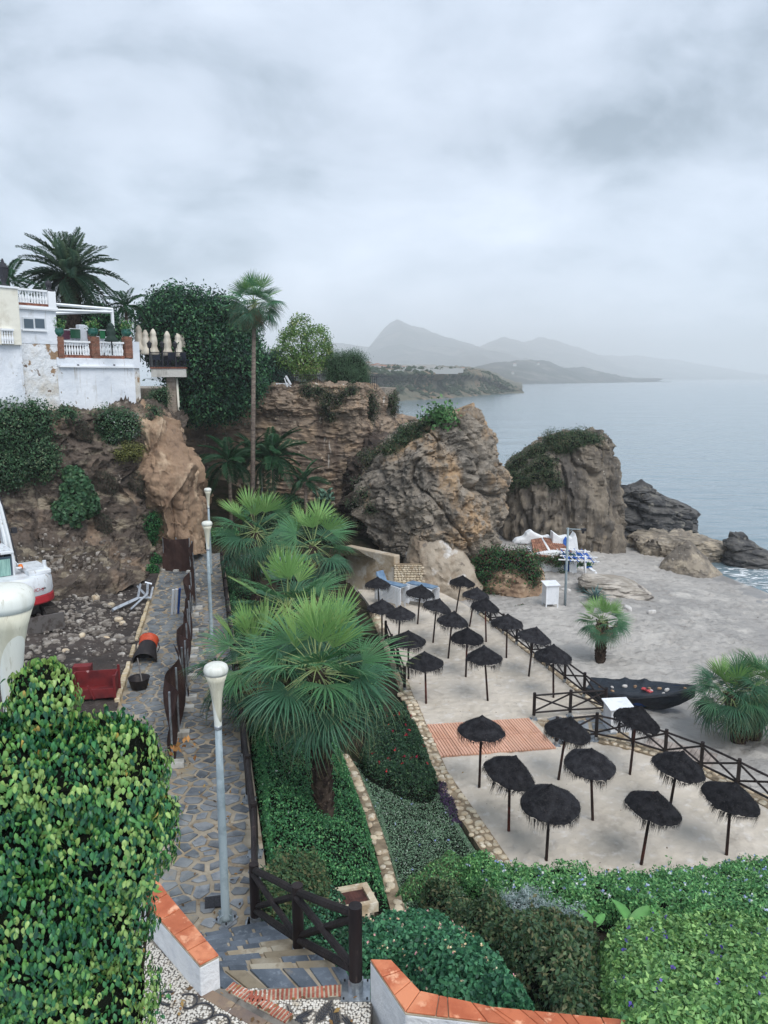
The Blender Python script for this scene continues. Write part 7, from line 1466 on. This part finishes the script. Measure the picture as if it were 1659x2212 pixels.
# ================================================================ building site beside the path
m_dw = M('machine_white', lin(222, 226, 230), .4, [(lin(200, 202, 204), 2, .48, .66), (lin(150, 140, 128), 5, .62, .72, (1.5, 1.5, .5))], spec=.45); m_dr = M('machine_red', lin(172, 44, 52), .45, [(lin(140, 38, 44), 3, .5, .66)], spec=.4); m_rub = M('track_rubber', lin(52, 48, 46), .95, [(lin(90, 82, 74), 4, .52, .66)], [(12, .6)]); m_steel = M('worn_steel', lin(110, 106, 104), .6, [(lin(80, 72, 68), 4, .5, .62)], spec=.4, metal=.3); m_cur = M('cab_curtain', lin(150, 186, 176), .8, [(lin(120, 158, 150), 6, .45, .6, (4, 4, .3))]); m_orange = M('orange_lens', lin(226, 120, 40), .3)
m_gal2_ = M('hydraulic_pipe', lin(196, 202, 206), .4, metal=.3)
def excavator():
    p = G(38, 1300, 3.75); z0 = float(zsite(np.array(p.x), np.array(p.y))); e = empty('excavator', (p.x, p.y, z0), R(130), label='white and red crawler excavator on the building site at the left edge', cat='excavator')
    for s in (-1, 1):
        pts = [(-1.1, .12), (-1.25, .25), (-1.28, .42), (-1.12, .62), (-.9, .68), (.9, .68), (1.12, .62), (1.28, .42), (1.25, .25), (1.1, .12)]
        V = [(x, s * .85 + w, z) for w in (-.22, .22) for x, z in pts]; n = len(pts); F = [(i, (i + 1) % n, n + (i + 1) % n, n + i) for i in range(n)] + [tuple(range(n))[::-1], tuple(range(n, 2 * n))]
        t = link('track', mesh(V, F, m_rub), e); per = [(pts[i], pts[(i + 1) % n]) for i in range(n)]; me = MB().box((0, 0, 0), (.1, .46, .05)).me(m_rub)
        for (x0, a0), (x1, a1) in per:
            L = math.hypot(x1 - x0, a1 - a0); k = max(1, int(L / .16))
            for i in range(k): q = (i + .5) / k; link('track_shoe', me, t, (x0 + (x1 - x0) * q, s * .85, a0 + (a1 - a0) * q), (0, -math.atan2(a1 - a0, x1 - x0), 0))
        for x in (-1.0, -.5, 0, .5, 1.0): link('roller', MB().tube([(x, s * .62, .38), (x, s * 1.09, .38)], .16 if abs(x) == 1 else .11, 10).me(m_steel), t)
    bevel(MB().box((0, 0, .58), (1.2, 1.2, .4)).obj('undercarriage', m_steel, e), .05); MB().lathe([(.45, .75), (.45, .92)], 16).obj('slew_ring', m_steel, e)
    bl = MB().box((-1.75, 0, .3), (.1, 2.2, .6)); [bl.tube([(-.9, s * .45, .42), (-1.72, s * .5, .28)], .07, 6) for s in (-1, 1)]; bl.obj('dozer_blade', m_steel, e)
    def house(z0, z1, mat, nm, grow=0.0, sl=1.0):
        pl = [(1.15, -1.08), (1.15, 1.08), (-.55, 1.10)] + [(-.55 - .82 * math.sin(a), 1.10 * math.cos(a)) for a in np.linspace(.15, math.pi - .15, 12)] + [(-.55, -1.10)]
        n = len(pl); ks = [(0, 1 + grow), (.15, 1.02 + grow), (.8, 1.0 + grow), (1, .94 * sl + grow)]; V = [(x * k, y * k, z0 + (z1 - z0) * t) for t, k in ks for x, y in pl]
        F = [(i * n + j, i * n + (j + 1) % n, (i + 1) * n + (j + 1) % n, (i + 1) * n + j) for i in range(3) for j in range(n)] + [tuple(range(n))[::-1], tuple(3 * n + j for j in range(n))]
        return autosmooth(link(nm, mesh(V, F, mat), e), 35)
    house(.92, 1.26, m_dr, 'counterweight_band', .02); house(1.24, 1.92, m_dw, 'engine_cover'); bevel(MB().box((-.1, -.62, 2.0), (1.7, .8, .2)).obj('bonnet', m_dw, e), .06)
    for y, w in ((-.35, .22), (-.75, .18)): MB().box((-.4, y, 2.105), (.3, w, .01)).obj('grille', m_alu, e)
    MB().tube([(-.55, -.9, 1.95), (-.55, -.9, 2.35)], .07, 8).obj('exhaust', m_dw, e); MB().lathe([(.09, 2.1), (.09, 2.16), (.07, 2.24), (.02, 2.26)], 10, (-.2, -.15, 0)).obj('beacon', m_orange, e, True)
    # cab
    cab = MB()
    for x in (-.35, 1.05):
        for y in (.12, 1.02): cab.tube([(x, y, 1.5), (x * .94, y, 2.75)], .05, 6)
    cab.box((.33, .57, 2.78), (1.45, .98, .1)); cab.box((.35, .57, 1.62), (1.45, .94, .5)); c = bevel(cab.obj('cab', m_dw, e), .02)
    for nm, ctr, sz in (('rear_window', (-.36, .57, 2.25), (.02, .8, .78)), ('side_window', (.35, 1.03, 2.25), (1.2, .02, .8)), ('side_window', (.35, .12, 2.25), (1.2, .02, .8)), ('windscreen', (1.04, .57, 2.25), (.02, .8, .9))): MB().box(ctr, sz).obj(nm, m_glass, c)
    MB().box((-.40, .57, 2.25), (.012, .66, .62)).obj('curtain', m_cur, c)
    rk = MB(); [rk.box((.33 + i * .13, .57, 2.88), (.02, .8, .05)) for i in range(-4, 5)]; rk.box((.33, .18, 2.88), (1.2, .03, .06)); rk.box((.33, .96, 2.88), (1.2, .03, .06)); rk.obj('roof_rack', m_dw, c)
    MB().tube([(-.3, .1, 2.5), (-.45, -.02, 2.3)], .015, 5).lathe([(.02, 0), (.12, .02), (.12, .05), (.02, .07)], 12, (-.45, -.02, 2.15)).obj('mirror', m_dw, c)
    for y, z in ((.72, 1.63), (-.1, 1.66)): MB().lathe([(.03, 0), (.07, .02), (.075, .12), (.03, .16)], 8, (-1.30 + .1 * abs(y), y, z)).obj('handle', m_iron, e)
    for y0, y1 in ((.42, .30), (-.52, -.66)): MB().box((-1.345, (y0 + y1) / 2, 1.5), (.02, abs(y1 - y0), .045)).obj('vent', m_iron, e)
    for txt, size, y, z, x in (('TAKEUCHI', .17, .24, 1.43, -1.40), ('TB290', .12, .80, 1.29, -1.12)):
        cu = bpy.data.curves.new('lettering', 'FONT'); cu.body = txt; cu.size = size; cu.extrude = .004; cu.materials.append(m_dr); tmp = bpy.data.objects.new('tmp', cu); COL.objects.link(tmp); bpy.context.view_layer.update(); me = bpy.data.meshes.new_from_object(tmp.evaluated_get(bpy.context.evaluated_depsgraph_get())); bpy.data.objects.remove(tmp); o = link('lettering', me, e, (x, y, z))
        o.rotation_euler = Matrix(((0, 0, -1), (-1, 0, 0), (0, 1, 0))).to_euler()
        if txt == 'TB290': o.rotation_euler = (Matrix.Rotation(R(-32), 3, 'Z') @ Matrix(((0, 0, -1), (-1, 0, 0), (0, 1, 0)))).to_euler()
    # boom reaching up and away
    bm = MB(); prof = [(.75, 1.5), (1.5, 3.0), (2.2, 4.1), (3.4, 5.2)]
    for i in range(3): 
        a, b = prof[i], prof[i + 1]; ang = math.atan2(b[1] - a[1], b[0] - a[0]); bm.box(((a[0] + b[0]) / 2, -.12, (a[1] + b[1]) / 2), (math.hypot(b[0] - a[0], b[1] - a[1]) * 1.04, .28, .40 - .04 * i), (0, -ang, 0))
    bb = bevel(bm.obj('boom', m_dw, e), .03)
    for k in (0, 2, 4): link('hose', MB().tube([(.5, -.3 + .09 * k, 1.7), (1.25, -.26 + .07 * k, 3.1), (1.95, -.24 + .06 * k, 4.15), (2.6, -.2 + .04 * k, 4.8)], .024, 5).me(m_gal2_ if k else m_iron, True), bb)
    link('boom_ram', MB().tube([(1.0, -.12, 1.4), (2.1, -.12, 3.5)], .07, 8).me(m_steel), bb); link('work_light', MB().box((1.7, .2, 3.2), (.18, .2, .2)).me(m_iron), bb); link('work_light', MB().box((1.7, -.5, 3.2), (.18, .2, .2)).me(m_iron), bb)
    MB().tube([(3.4, -.12, 5.2), (4.4, -.12, 4.4), (4.8, -.12, 3.2)], [.2, .18, .13], 6).obj('dipper_arm', m_dw, e); MB().box((4.8, -.12, 2.9), (.6, .7, .6), (0, .4, 0), taper=.7).obj('bucket', m_steel, e)
excavator()
# rubble on the site: far too many pieces to count
m_rubb = M('rubble', lin(150, 138, 124), .95, [(lin(104, 92, 82), 3.0, .45, .6), (lin(196, 188, 176), 2.3, .56, .68)], [(8, .7)])
def rubble():
    mb = MB(); rs = random.Random(12); base = [rubble_stone(1, rs.uniform(.6, 1), .6, 40 + s) for s in range(6)]
    for k in range(1150):
        if k < 620: px, py = rs.gauss(165, 75), rs.gauss(1315, 42)
        elif k < 860: px, py = rs.gauss(130, 70), rs.gauss(1215, 30)
        else: px, py = rs.uniform(40, 330), rs.uniform(1200, 1480)
        if py < 1135 or px > 330 - (py - 1250) * .22 or py > 1500: continue
        if py > 1235: q = G(px, py, 3.3); z = float(zsite(np.array(q.x), np.array(q.y))); q = Vector((q.x, q.y, z + .03)) 
        else: q = Vector(hillz_fast(px, py))
        if q.x > XL(q.y) - .15: continue
        s = .035 + .16 * rs.random() ** 4 + (.05 if 620 <= k < 860 else 0) * rs.random(); V, F = base[rs.randrange(6)]; V = np.array(V) * (s, s * rs.uniform(.6, 1), s * rs.uniform(.5, 1)); a = rs.uniform(0, 6.3); c, sn = math.cos(a), math.sin(a)
        V = V @ np.array([[c, sn, 0], [-sn, c, 0], [0, 0, 1]]); mb.add(V + tuple(q), F)
    o = mb.obj('rubble', m_rubb); tag(o, 'scattered broken stone and rubble over the building site', 'rubble', kind='stuff')
_hw = HILLP.reshape(-1, 3); _ha = _hw[:, 0] / _hw[:, 1]; _hb = (_hw[:, 2] - CZ) / _hw[:, 1]
def hillz_fast(px, py):
    r = ray(px, py); return _hw[np.argmin((_ha - r[0] / r[1]) ** 2 + (_hb - r[2] / r[1]) ** 2)]
rubble()
for i, (px, py, s, lab) in enumerate(((255, 1305, .28, 'whitish block lying left of the bent grey metal frame'), (238, 1273, .3, 'pale block at the foot of the slope right of the excavator'), (205, 1262, .42, 'large pale block in the rubble right of the excavator'), (185, 1255, .35, 'pale block nearest the excavator in the rubble heap'), (262, 1312, .2, 'small whitish block beside the one left of the metal frame'), (175, 1345, .25, 'buff block in the middle of the building site'), (228, 1350, .22, 'buff block near the right edge of the building site'), (140, 1382, .2, 'small grey block in front on the building site'))):
    q = G(px, py, 3.4); z = float(zsite(np.array(q.x), np.array(q.y))); link('stone_block', STONES[i], None, (q.x, q.y, z + s * .1), (.2, .1, i), (s * .62, s * .5, s * .5), label=lab, cat='stone block', group='larger stone blocks on the building site')
# brown mesh screens on steel posts
m_mesh = M('brown_mesh_screen', lin(74, 56, 52), .95, [(lin(58, 44, 42), 1.6, .45, .62), (lin(92, 74, 68), 5, .6, .7)], [(2.5, .8, (1, 1, .4)), (60, .5)], spec=.08)
def screen(a, b, h, lab, sag=.12, top=(0, 0)):
    a, b = Vector((a[0], a[1], float(zp(a[1])))), Vector((b[0], b[1], float(zp(b[1])))); e = empty('mesh_screen', a, label=lab, cat='screen', group='brown mesh screens along the path'); d = b - a; d.z = 0; n = Vector((-d.y, d.x, 0)).normalized(); nu, nv = 26, 14; V = []; seed = a.x * 7
    for i in range(nv):
        for j in range(nu):
            u, v = j / (nu - 1), i / (nv - 1); w = sag * math.sin(u * 9 + seed) * (.3 + .7 * v) + sag * .6 * math.sin(v * 5 + u * 4 + seed * 2); p = (b - a) * u + n * w + Vector((0, 0, .04 + (h - .1 * math.sin(u * math.pi) + top[0] * (1 - u) + top[1] * u) * v)); V.append(tuple(p))
    link('fabric', mesh(V, grid_faces(nv, nu), m_mesh, True), e)
    for u in (0.03, .5, .97):
        p = (b - a) * u + n * .07; po = MB().tube([p + Vector((0, 0, 0)), p + Vector((0, 0, h * 1.02))], .026, 7).obj('post', m_galv, e); link('foot_block', MB().box(p + Vector((0, 0, .06)), (.5, .22, .12), (0, 0, math.atan2(n.y, n.x))).me(m_conc), po)
q = lambda px, py, z: tuple(G(px, py, z))[:2]
screen(q(352, 1234, 2.2), q(412, 1240, 2.15), 1.75, 'brown mesh screen across the far end of the building site', .06)
screen(q(414, 1246, 2.2), q(421, 1325, 2.5), 1.75, 'brown mesh screen beside the third lamp along the path', .1); screen(q(412, 1335, 2.55), q(408, 1418, 2.8), 1.75, 'brown mesh screen behind the white boards on the path', .12)
screen(q(405, 1430, 2.85), q(400, 1525, 3.0), 1.7, 'brown mesh screen in the middle of the path with long steel posts', .14); screen(q(394, 1540, 3.05), q(366, 1668, 3.25), 1.75, 'nearest brown mesh screen folding over above the leafy fig bush', .16, (.1, -.1))
# loose things on the path and site
m_gal2 = M('grey_frame', lin(188, 194, 202), .45, [(lin(160, 166, 174), 5, .5, .62)], spec=.45, metal=.4)
def frame_debris():
    c = G(292, 1300, 3.0); e = empty('bent_frame', (c.x, c.y, float(zsite(np.array(c.x), np.array(c.y))) + .05), label='bent grey metal frame thrown down on the building site', cat='metal frame')
    def at(px, py, h): p = G(px, py, e.location.z + h); return p - e.location
    for nm, a, b in (('beam', (243, 1318, .05), (300, 1292, .15)), ('tube', (282, 1316, .05), (318, 1283, .35)), ('tube', (318, 1283, .35), (319, 1262, .6)), ('tube', (303, 1262, .5), (298, 1290, .2)), ('tube', (297, 1266, .35), (312, 1283, .3)), ('tube', (300, 1292, .2), (326, 1292, .1)), ('tube', (330, 1268, .5), (324, 1295, .05)), ('tube', (313, 1258, .6), (328, 1262, .5)), ('tube', (306, 1275, .3), (322, 1292, .1))):
        A, B_ = at(*a), at(*b); MB().tube([A, B_], .05 if nm == 'tube' else .085, 4).obj(nm, m_gal2, e)
frame_debris()
c = G(380, 1335, 2.6); e = empty('board_bundle', (c.x, c.y, float(zp(c.y))), label='white boards leaning against the mesh screen', cat='boards')
for k in range(3): MB().box((0, 0, 0), (.09, .04, 1.25)).obj('board', m_plast if k < 2 else m_boatb, e, loc=(k * .1 - .1, .1 * k, .58), rot=(.38, .12, .2))
def chute():
    c = G(318, 1432, 2.8); e = empty('rubble_chute', (c.x, c.y, float(zp(c.y)) + .25), label='black rubble chute piece with an orange collar lying on the path', cat='chute'); e.rotation_euler = (R(-68), R(12), R(12))
    MB().lathe([(.36, -.5), (.40, -.42), (.30, .1), (.27, .3)], 18, cap=False).obj('cone', M('black_rubber', lin(34, 30, 32), .6, [(lin(60, 50, 44), 5, .55, .68)], spec=.35), e, True)
    MB().lathe([(.26, .28), (.30, .3), (.29, .55), (.32, .58), (.30, .6), (.25, .6)], 18, cap=False).obj('collar', M('orange_plastic', lin(190, 76, 44), .55, [(lin(150, 56, 34), 5, .5, .64)], spec=.35), e, True)
    for s in (-1, 1): MB().tube([(s * .3, 0, .5), (s * .38, .02, .3), (s * .34, 0, .05)], .018, 5).obj('handle', m_iron, e)
chute()
c = G(302, 1497, 2.95); e = empty('rubble_tub', (c.x, c.y, float(zp(c.y)) + .02), label='black rubber rubble tub with a shovel lying on the path', cat='tub')
MB().lathe([(.18, 0), (.22, .02), (.30, .30), (.32, .33), (.28, .30), (.2, .05)], 16).obj('tub', M('black_rubber', (.02, .02, .02)), e, True); MB().tube([(.05, .1, .15), (-.16, .45, .75)], .02, 6).obj('shovel_handle', m_steel, e)
def skip():
    c = G(212, 1520, 3.0); z = float(zsite(np.array(c.x), np.array(c.y))); e = empty('red_skip', (c.x - .1, c.y + .1, z), .18, label='red steel tipping skip behind the leafy fig bush', cat='skip'); m = M('red_steel', lin(118, 40, 42), .6, [(lin(92, 34, 38), 2, .48, .62), (lin(190, 150, 146), 3, .66, .7)], [(8, .3)], spec=.35)
    w, d, h = 1.15, .8, .5
    for nm, ct, sz in (('floor', (0, 0, .12), (w, d, .05)), ('side_plate', (0, d / 2, .12 + h / 2), (w, .04, h)), ('side_plate', (0, -d / 2, .12 + h / 4), (w, .04, h / 2)), ('end_plate', (w / 2, 0, .12 + h / 2), (.04, d, h)), ('end_plate', (-w / 2, 0, .12 + h / 2), (.04, d, h))): MB().box(ct, sz).obj(nm, m, e)
    for x, y in ((w / 2 + .02, d / 2), (w / 2 + .02, -d / 2)): MB().tube([(x, y, 0), (x, y, h + .25)], .04, 6).obj('corner_post', m, e)
    MB().tube([(-.35, -d / 2 - .03, .1), (-.3, -d / 2 - .03, .45)], .035, 5).tube([(.05, -d / 2 - .03, .1), (-.1, -d / 2 - .03, .5)], .035, 5).obj('brace', m, e)
    MB().box((-.45, .75, .55), (.5, .3, .25)).obj('hopper', m, e)
skip()
# ================================================================ fisherman's cottage under the striped rock
m_blue2 = M('cobalt_paint', lin(44, 96, 182), .6, [(lin(70, 120, 196), 6, .52, .66)]); m_tile = M('roof_tile', lin(162, 116, 96), .9, [(lin(130, 92, 76), 3, .45, .6), (lin(204, 160, 130), 7, .56, .68)], [(14, .5)], rnd=.22)
def cottage():
    o = G(1178, 1246, -1.0); D_ = 49.6; o = Y(1178, 1243, D_); sc_ = D_ / 1661 * 1.0; e = empty('beach_cottage', (o.x, D_, o.z), label='tiny white fisherman cottage with tiled roof and blue door under the rock', cat='cottage')
    L = lambda px, py, dy=0: Vector((Y(px, py, D_).x - o.x, dy, Y(px, py, D_).z - o.z))
    def wall(nm, pts, dep, y0, mat, par=e): 
        P = [L(*p) for p in pts]; n = len(P); V = [(p.x, y0, p.z) for p in P] + [(p.x, y0 + dep, p.z) for p in P]; return link(nm, mesh(V, [tuple(range(n)), tuple(range(2 * n - 1, n - 1, -1))] + [(i, n + i, n + (i + 1) % n, (i + 1) % n) for i in range(n)], mat), par)
    m = m_limew
    bevel(wall('front_wall', [(1150, 1258), (1246, 1258), (1246, 1196), (1200, 1192), (1150, 1196)][::-1][::-1], 2.4, 0, m_white), .05); bevel(wall('tall_wall', [(1202, 1215), (1263, 1215), (1258, 1172), (1254, 1160), (1247, 1172), (1238, 1168), (1222, 1171), (1210, 1162), (1204, 1158)], .8, 1.4, m_white), .06)
    bevel(wall('rock_render', [(1120, 1190), (1205, 1196), (1205, 1172), (1190, 1176), (1172, 1168), (1162, 1160), (1152, 1166), (1146, 1176), (1128, 1180)], .8, 2.2, m_white), .12)
    wall('window', [(1227, 1190), (1238, 1190), (1238, 1176), (1232, 1168), (1227, 1176)], .06, 1.36, m_blue2); wall('door', [(1219, 1250), (1229, 1250), (1229, 1212), (1219, 1212)], .06, -.04, m_blue2); wall('door_jamb', [(1229, 1250), (1238, 1250), (1238, 1205), (1229, 1205)], .2, -.16, m_white)
    def roof(a, b, c, d, n):
        a, b, c, d = [L(*p) for p in (a, b, c, d)]; r = link('roof', mesh([tuple(a), tuple(b), tuple(c), tuple(d)], [(0, 1, 2, 3)], m_tile), e)
        for i in range(n):
            u = (i + .5) / n; p, q = a.lerp(b, u), d.lerp(c, u); k = 5
            for j in range(k): link('roof_tile', MB().tube([p.lerp(q, j / k), p.lerp(q, (j + 1.15) / k) + Vector((0, 0, .02))], [.085, .07], 6).me(m_tile, True), r)
    roof((1152, 1200, -.15), (1192, 1204, -.15), (1184, 1178, 2.0), (1160, 1182, 2.0), 7); roof((1194, 1206, -.2), (1246, 1202, -.2), (1222, 1182, 1.9), (1186, 1176, 1.9), 9)
    MB().tube([L(1193, 1204, -.2), L(1185, 1178, 2.0)], .12, 6).obj('roof_ridge', m_white, e, True)
    return e, L, o
CE, CL, CO = cottage()
def pergola():
    e = empty('beach_pergola', CE.location, label='blue and white pergola frame in front of the cottage', cat='pergola'); T = lambda px, py, dy: CL(px, py, dy)
    for px, py0, py1, dy in ((1251, 1187, 1248, -1.6), (1265, 1190, 1232, .2), (1205, 1195, 1232, .6)): MB().tube([T(px, py1, dy), T(px, py0, dy)], [.07, .055], 8).obj('post', m_white, e, True)
    for a, b in (((1205, 1196, -.6), (1285, 1200, -.6)), ((1196, 1198, -1.4), (1282, 1203, -1.4)), ((1215, 1190, .6), (1280, 1196, .6))): MB().tube([T(*a), T(*b)], .05, 5).obj('beam', m_white, e)
    for k in range(9): px = 1212 + k * 8; MB().tube([T(px, 1199 + k * .4, -1.7), T(px - 4, 1190 + k * .5, 1.0)], .04, 4).obj('rafter', m_blue2 if k % 2 else m_white, e)
    MB().box(T(1240, 1198, -.2), (1.9, 1.2, .05), (.08, .05, 0)).obj('blue_canopy', m_blue2, e)
pergola()
shrub('cottage_vine', 'leafy vine sprawling over the cottage wall and roof', 'vine', [(CE.location + CL(x, y, -.25), np.array(r)) for x, y, r in ((1150, 1205, (.4, .2, .2)), (1165, 1208, (.4, .2, .2)), (1192, 1209, (.4, .2, .18)), (1206, 1214, (.3, .2, .25)), (1215, 1204, (.45, .3, .16)), (1230, 1202, (.4, .3, .14)), (1213, 1238, (.14, .18, .18)))], 4200, .11, vine, 95, clump=5, core=.6)
shrub('cottage_planting', 'low green planting along the foot of the cottage wall', 'plants', [(CE.location + CL(x, y, -.7), np.array((.35, .25, .12))) for x, y in ((1158, 1249), (1172, 1251), (1142, 1246))], 1200, .1, green, 96, core=.7)
def planter(px, py, w, lab, mat, plants):
    p = G(px, py, -1.05); e = empty('planter', (p.x, p.y, -1.08), random.uniform(-.2, .2), label=lab, cat='planter', group='planters round the cottage yard'); bevel(MB().box((0, 0, .15), (w, .3, .34)).obj('trough', mat, e), .03)
    V, F, C = leaves(np.random.default_rng(int(px)).normal(size=(300, 3)) * (w * .3, .1, .1) + (0, 0, .45), unit(np.random.default_rng(2).normal(size=(300, 3)) + (0, 0, .8)), .12, plants, np.random.default_rng(3)); link('foliage', mesh(V, F, m_leaf, lc=C), e)
planter(1234, 1236, .7, 'white trough at the cottage door', m_white, green); planter(1252, 1232, .7, 'white trough in the middle of the cottage yard', m_white, darkg); planter(1270, 1232, .5, 'blue trough of plants under the pergola', m_blue2, green); planter(1218, 1238, .35, 'small blue pot left of the cottage door', m_blue2, darkg)
def curb(pts, lab, mat=m_white):
    e = empty('yard_kerb', G(pts[0][0], pts[0][1], -1.0), label=lab, cat='kerb', group='whitewashed stone kerbs of the cottage yard'); o = e.location.copy(); P = [G(x, y, -1.0) for x, y in pts]
    for a, b in zip(P, P[1:]):
        n = max(1, int((b - a).length / .55))
        for i in range(n): c = a.lerp(b, (i + .5) / n) - o; bevel(MB().box((0, 0, 0), ((b - a).length / n * .94, .24, .3)).obj('kerb_stone', mat, e, loc=(c.x, c.y, .02 + random.uniform(-.03, .03)), rot=(random.uniform(-.1, .1), 0, math.atan2(b.y - a.y, b.x - a.x) + random.uniform(-.08, .08))), .05, 2)
curb([(1142, 1240), (1160, 1246), (1185, 1249), (1210, 1248), (1224, 1240)], 'curved white stone kerb round the cottage planting'); curb([(1255, 1224), (1272, 1230), (1285, 1240), (1290, 1248)], 'white stone kerb on the sea side of the cottage yard'); curb([(1152, 1282), (1178, 1290), (1196, 1296), (1200, 1304)], 'low white kerb behind the far hut-like bin')
sc_d = [(2, g3(116, 50, 48)), (1, g3(84, 42, 44))]
p = G(1128, 1314, -.75); shrub('red_weed', 'low patch of dark red weeds at the foot of the creeper rock', 'plants', [(Vector((p.x, p.y, p.z)), np.array((.5, .35, .2))), (Vector((p.x + .4, p.y + .1, p.z)), np.array((.3, .3, .15)))], 1400, .1, sc_d + green[:1], 97, core=.6)
# broken ladder leaning on the creeper rock
p = G(1163, 1285, -.75); e = empty('old_ladder', (p.x, p.y, -.8), label='old wooden ladder frame leaning against the creeper rock', cat='ladder')
for s in (-.22, .22): MB().tube([(s, 0, 0), (s * .8, .35, 1.5)], .03, 5).obj('stile', m_log, e)
for k in range(4): MB().tube([(-.22, .08 + .08 * k, .3 + .35 * k), (.22, .08 + .08 * k, .3 + .35 * k)], .02, 5).obj('rung', m_log, e)
# surf where the sea meets the sand
def surf():
    m = bpy.data.materials.new('sea_foam'); m.use_nodes = True; nt = m.node_tree; b = nt.nodes['Principled BSDF']; b.inputs['Base Color'].default_value = (.75, .78, .8, 1); b.inputs['Roughness'].default_value = .9
    geo = nt.nodes.new('ShaderNodeNewGeometry'); mp = nt.nodes.new('ShaderNodeMapping'); mp.inputs['Scale'].default_value = (.6, 1.6, 1); nt.links.new(geo.outputs['Position'], mp.inputs[0]); n = nt.nodes.new('ShaderNodeTexNoise'); n.inputs['Scale'].default_value = 1.3; n.inputs['Detail'].default_value = 8; n.inputs['Roughness'].default_value = .7; n.inputs['Distortion'].default_value = 1.2; nt.links.new(mp.outputs[0], n.inputs[0])
    mr = nt.nodes.new('ShaderNodeMapRange'); mr.inputs[1].default_value = .5; mr.inputs[2].default_value = .58; nt.links.new(n.outputs[0], mr.inputs[0]); nt.links.new(mr.outputs[0], b.inputs['Alpha'])
    ys = np.linspace(36, 56, 90); V = []; k = 9
    for y in ys:
        for j in range(k): V.append((XS(y) + .15 + .35 * math.sin(y * 1.7) + j * .55 + .2 * math.sin(y * 2.3 + j), y, SEA + .05 + .02 * math.sin(j * 2.0)))
    o = link('foam', mesh(V, grid_faces(90, k), m, True)); tag(o, 'white foam of small waves washing onto the sand', 'foam', kind='stuff')
surf()
# ---------------------------------------------------------------- small litter
def litter():
    rs = np.random.default_rng(77); P = []; 
    for _ in range(330):
        y = rs.uniform(10.8, 34); x = float(XL(y)) + rs.uniform(.2, 3.3); P.append((x, y, float(zp(y)) + .025))
    for _ in range(260):
        y = rs.uniform(17.5, 38); x = float(XT(y)) + rs.uniform(.3, 5); P.append((x, y, TZ + .012))
    for _ in range(40): P.append((rs.uniform(-2.9, -.3), rs.uniform(6.9, 7.5), PZ + .03))
    P = np.array(P); n = len(P); N = unit(rs.normal(size=(n, 3)) * .3 + (0, 0, 1))
    V, F, C = leaves(P, N, .075, [(2, g3(150, 116, 76)), (2, g3(112, 88, 62)), (1, g3(170, 140, 90)), (1, g3(80, 66, 52))], rs, .5, 1.2, 0, rnd=.2)
    o = link('leaf_litter', mesh(V, F, m_leafd, lc=C)); tag(o, 'dry fallen leaves scattered over the path and sand', 'litter', kind='stuff')
litter()
e = empty('garden_hose', (0, 0, 0), label='black garden hose arching out of the shrub behind the step fence', cat='hose')
MB().tube([G(640, 1925, 2.9), G(665, 1912, 3.05), G(690, 1922, 3.05), G(706, 1945, 2.85), G(712, 1968, 2.5)], .022, 6).obj('pipe', m_iron, e, True)
def brown_sprig():
    q = Y(398, 1610, 7.2); rs = np.random.default_rng(8); e = empty('dead_sprig', q, label='dead brown twig with curled leaves against the path beside the fig bush', cat='twig')
    MB().tube([(-.32, -.1, -.05), (-.12, 0, .0), (.06, .02, .04)], [.006, .005, .002], 5).obj('stem', m_bark, e)
    V, F, C = leaves(rs.normal(size=(16, 3)) * (.07, .03, .05), rs.normal(size=(16, 3)), .085, [(1, g3(176, 128, 78)), (1, g3(150, 104, 62))], rs, .5, .5, .6, rnd=1); link('dead_leaves', mesh(V, F, m_leafd, lc=C), e)
brown_sprig()
# ================================================================ the air
def haze():
    mb = MB().box((0, 5000, 227), (24000, 13000, 466)); m = bpy.data.materials.new('sea_haze'); m.use_nodes = True; nt = m.node_tree; nt.nodes.clear()
    o = nt.nodes.new('ShaderNodeOutputMaterial'); v = nt.nodes.new('ShaderNodeVolumePrincipled')
    v.inputs['Color'].default_value = (0.995, 0.998, 1.0, 1); v.inputs['Density'].default_value = 0.00033; v.inputs['Anisotropy'].default_value = 0.0
    nt.links.new(v.outputs[0], o.inputs['Volume'])
    h = mb.obj('haze', m); tag(h, 'pale grey sea haze filling the air', 'haze', kind='stuff')
haze()
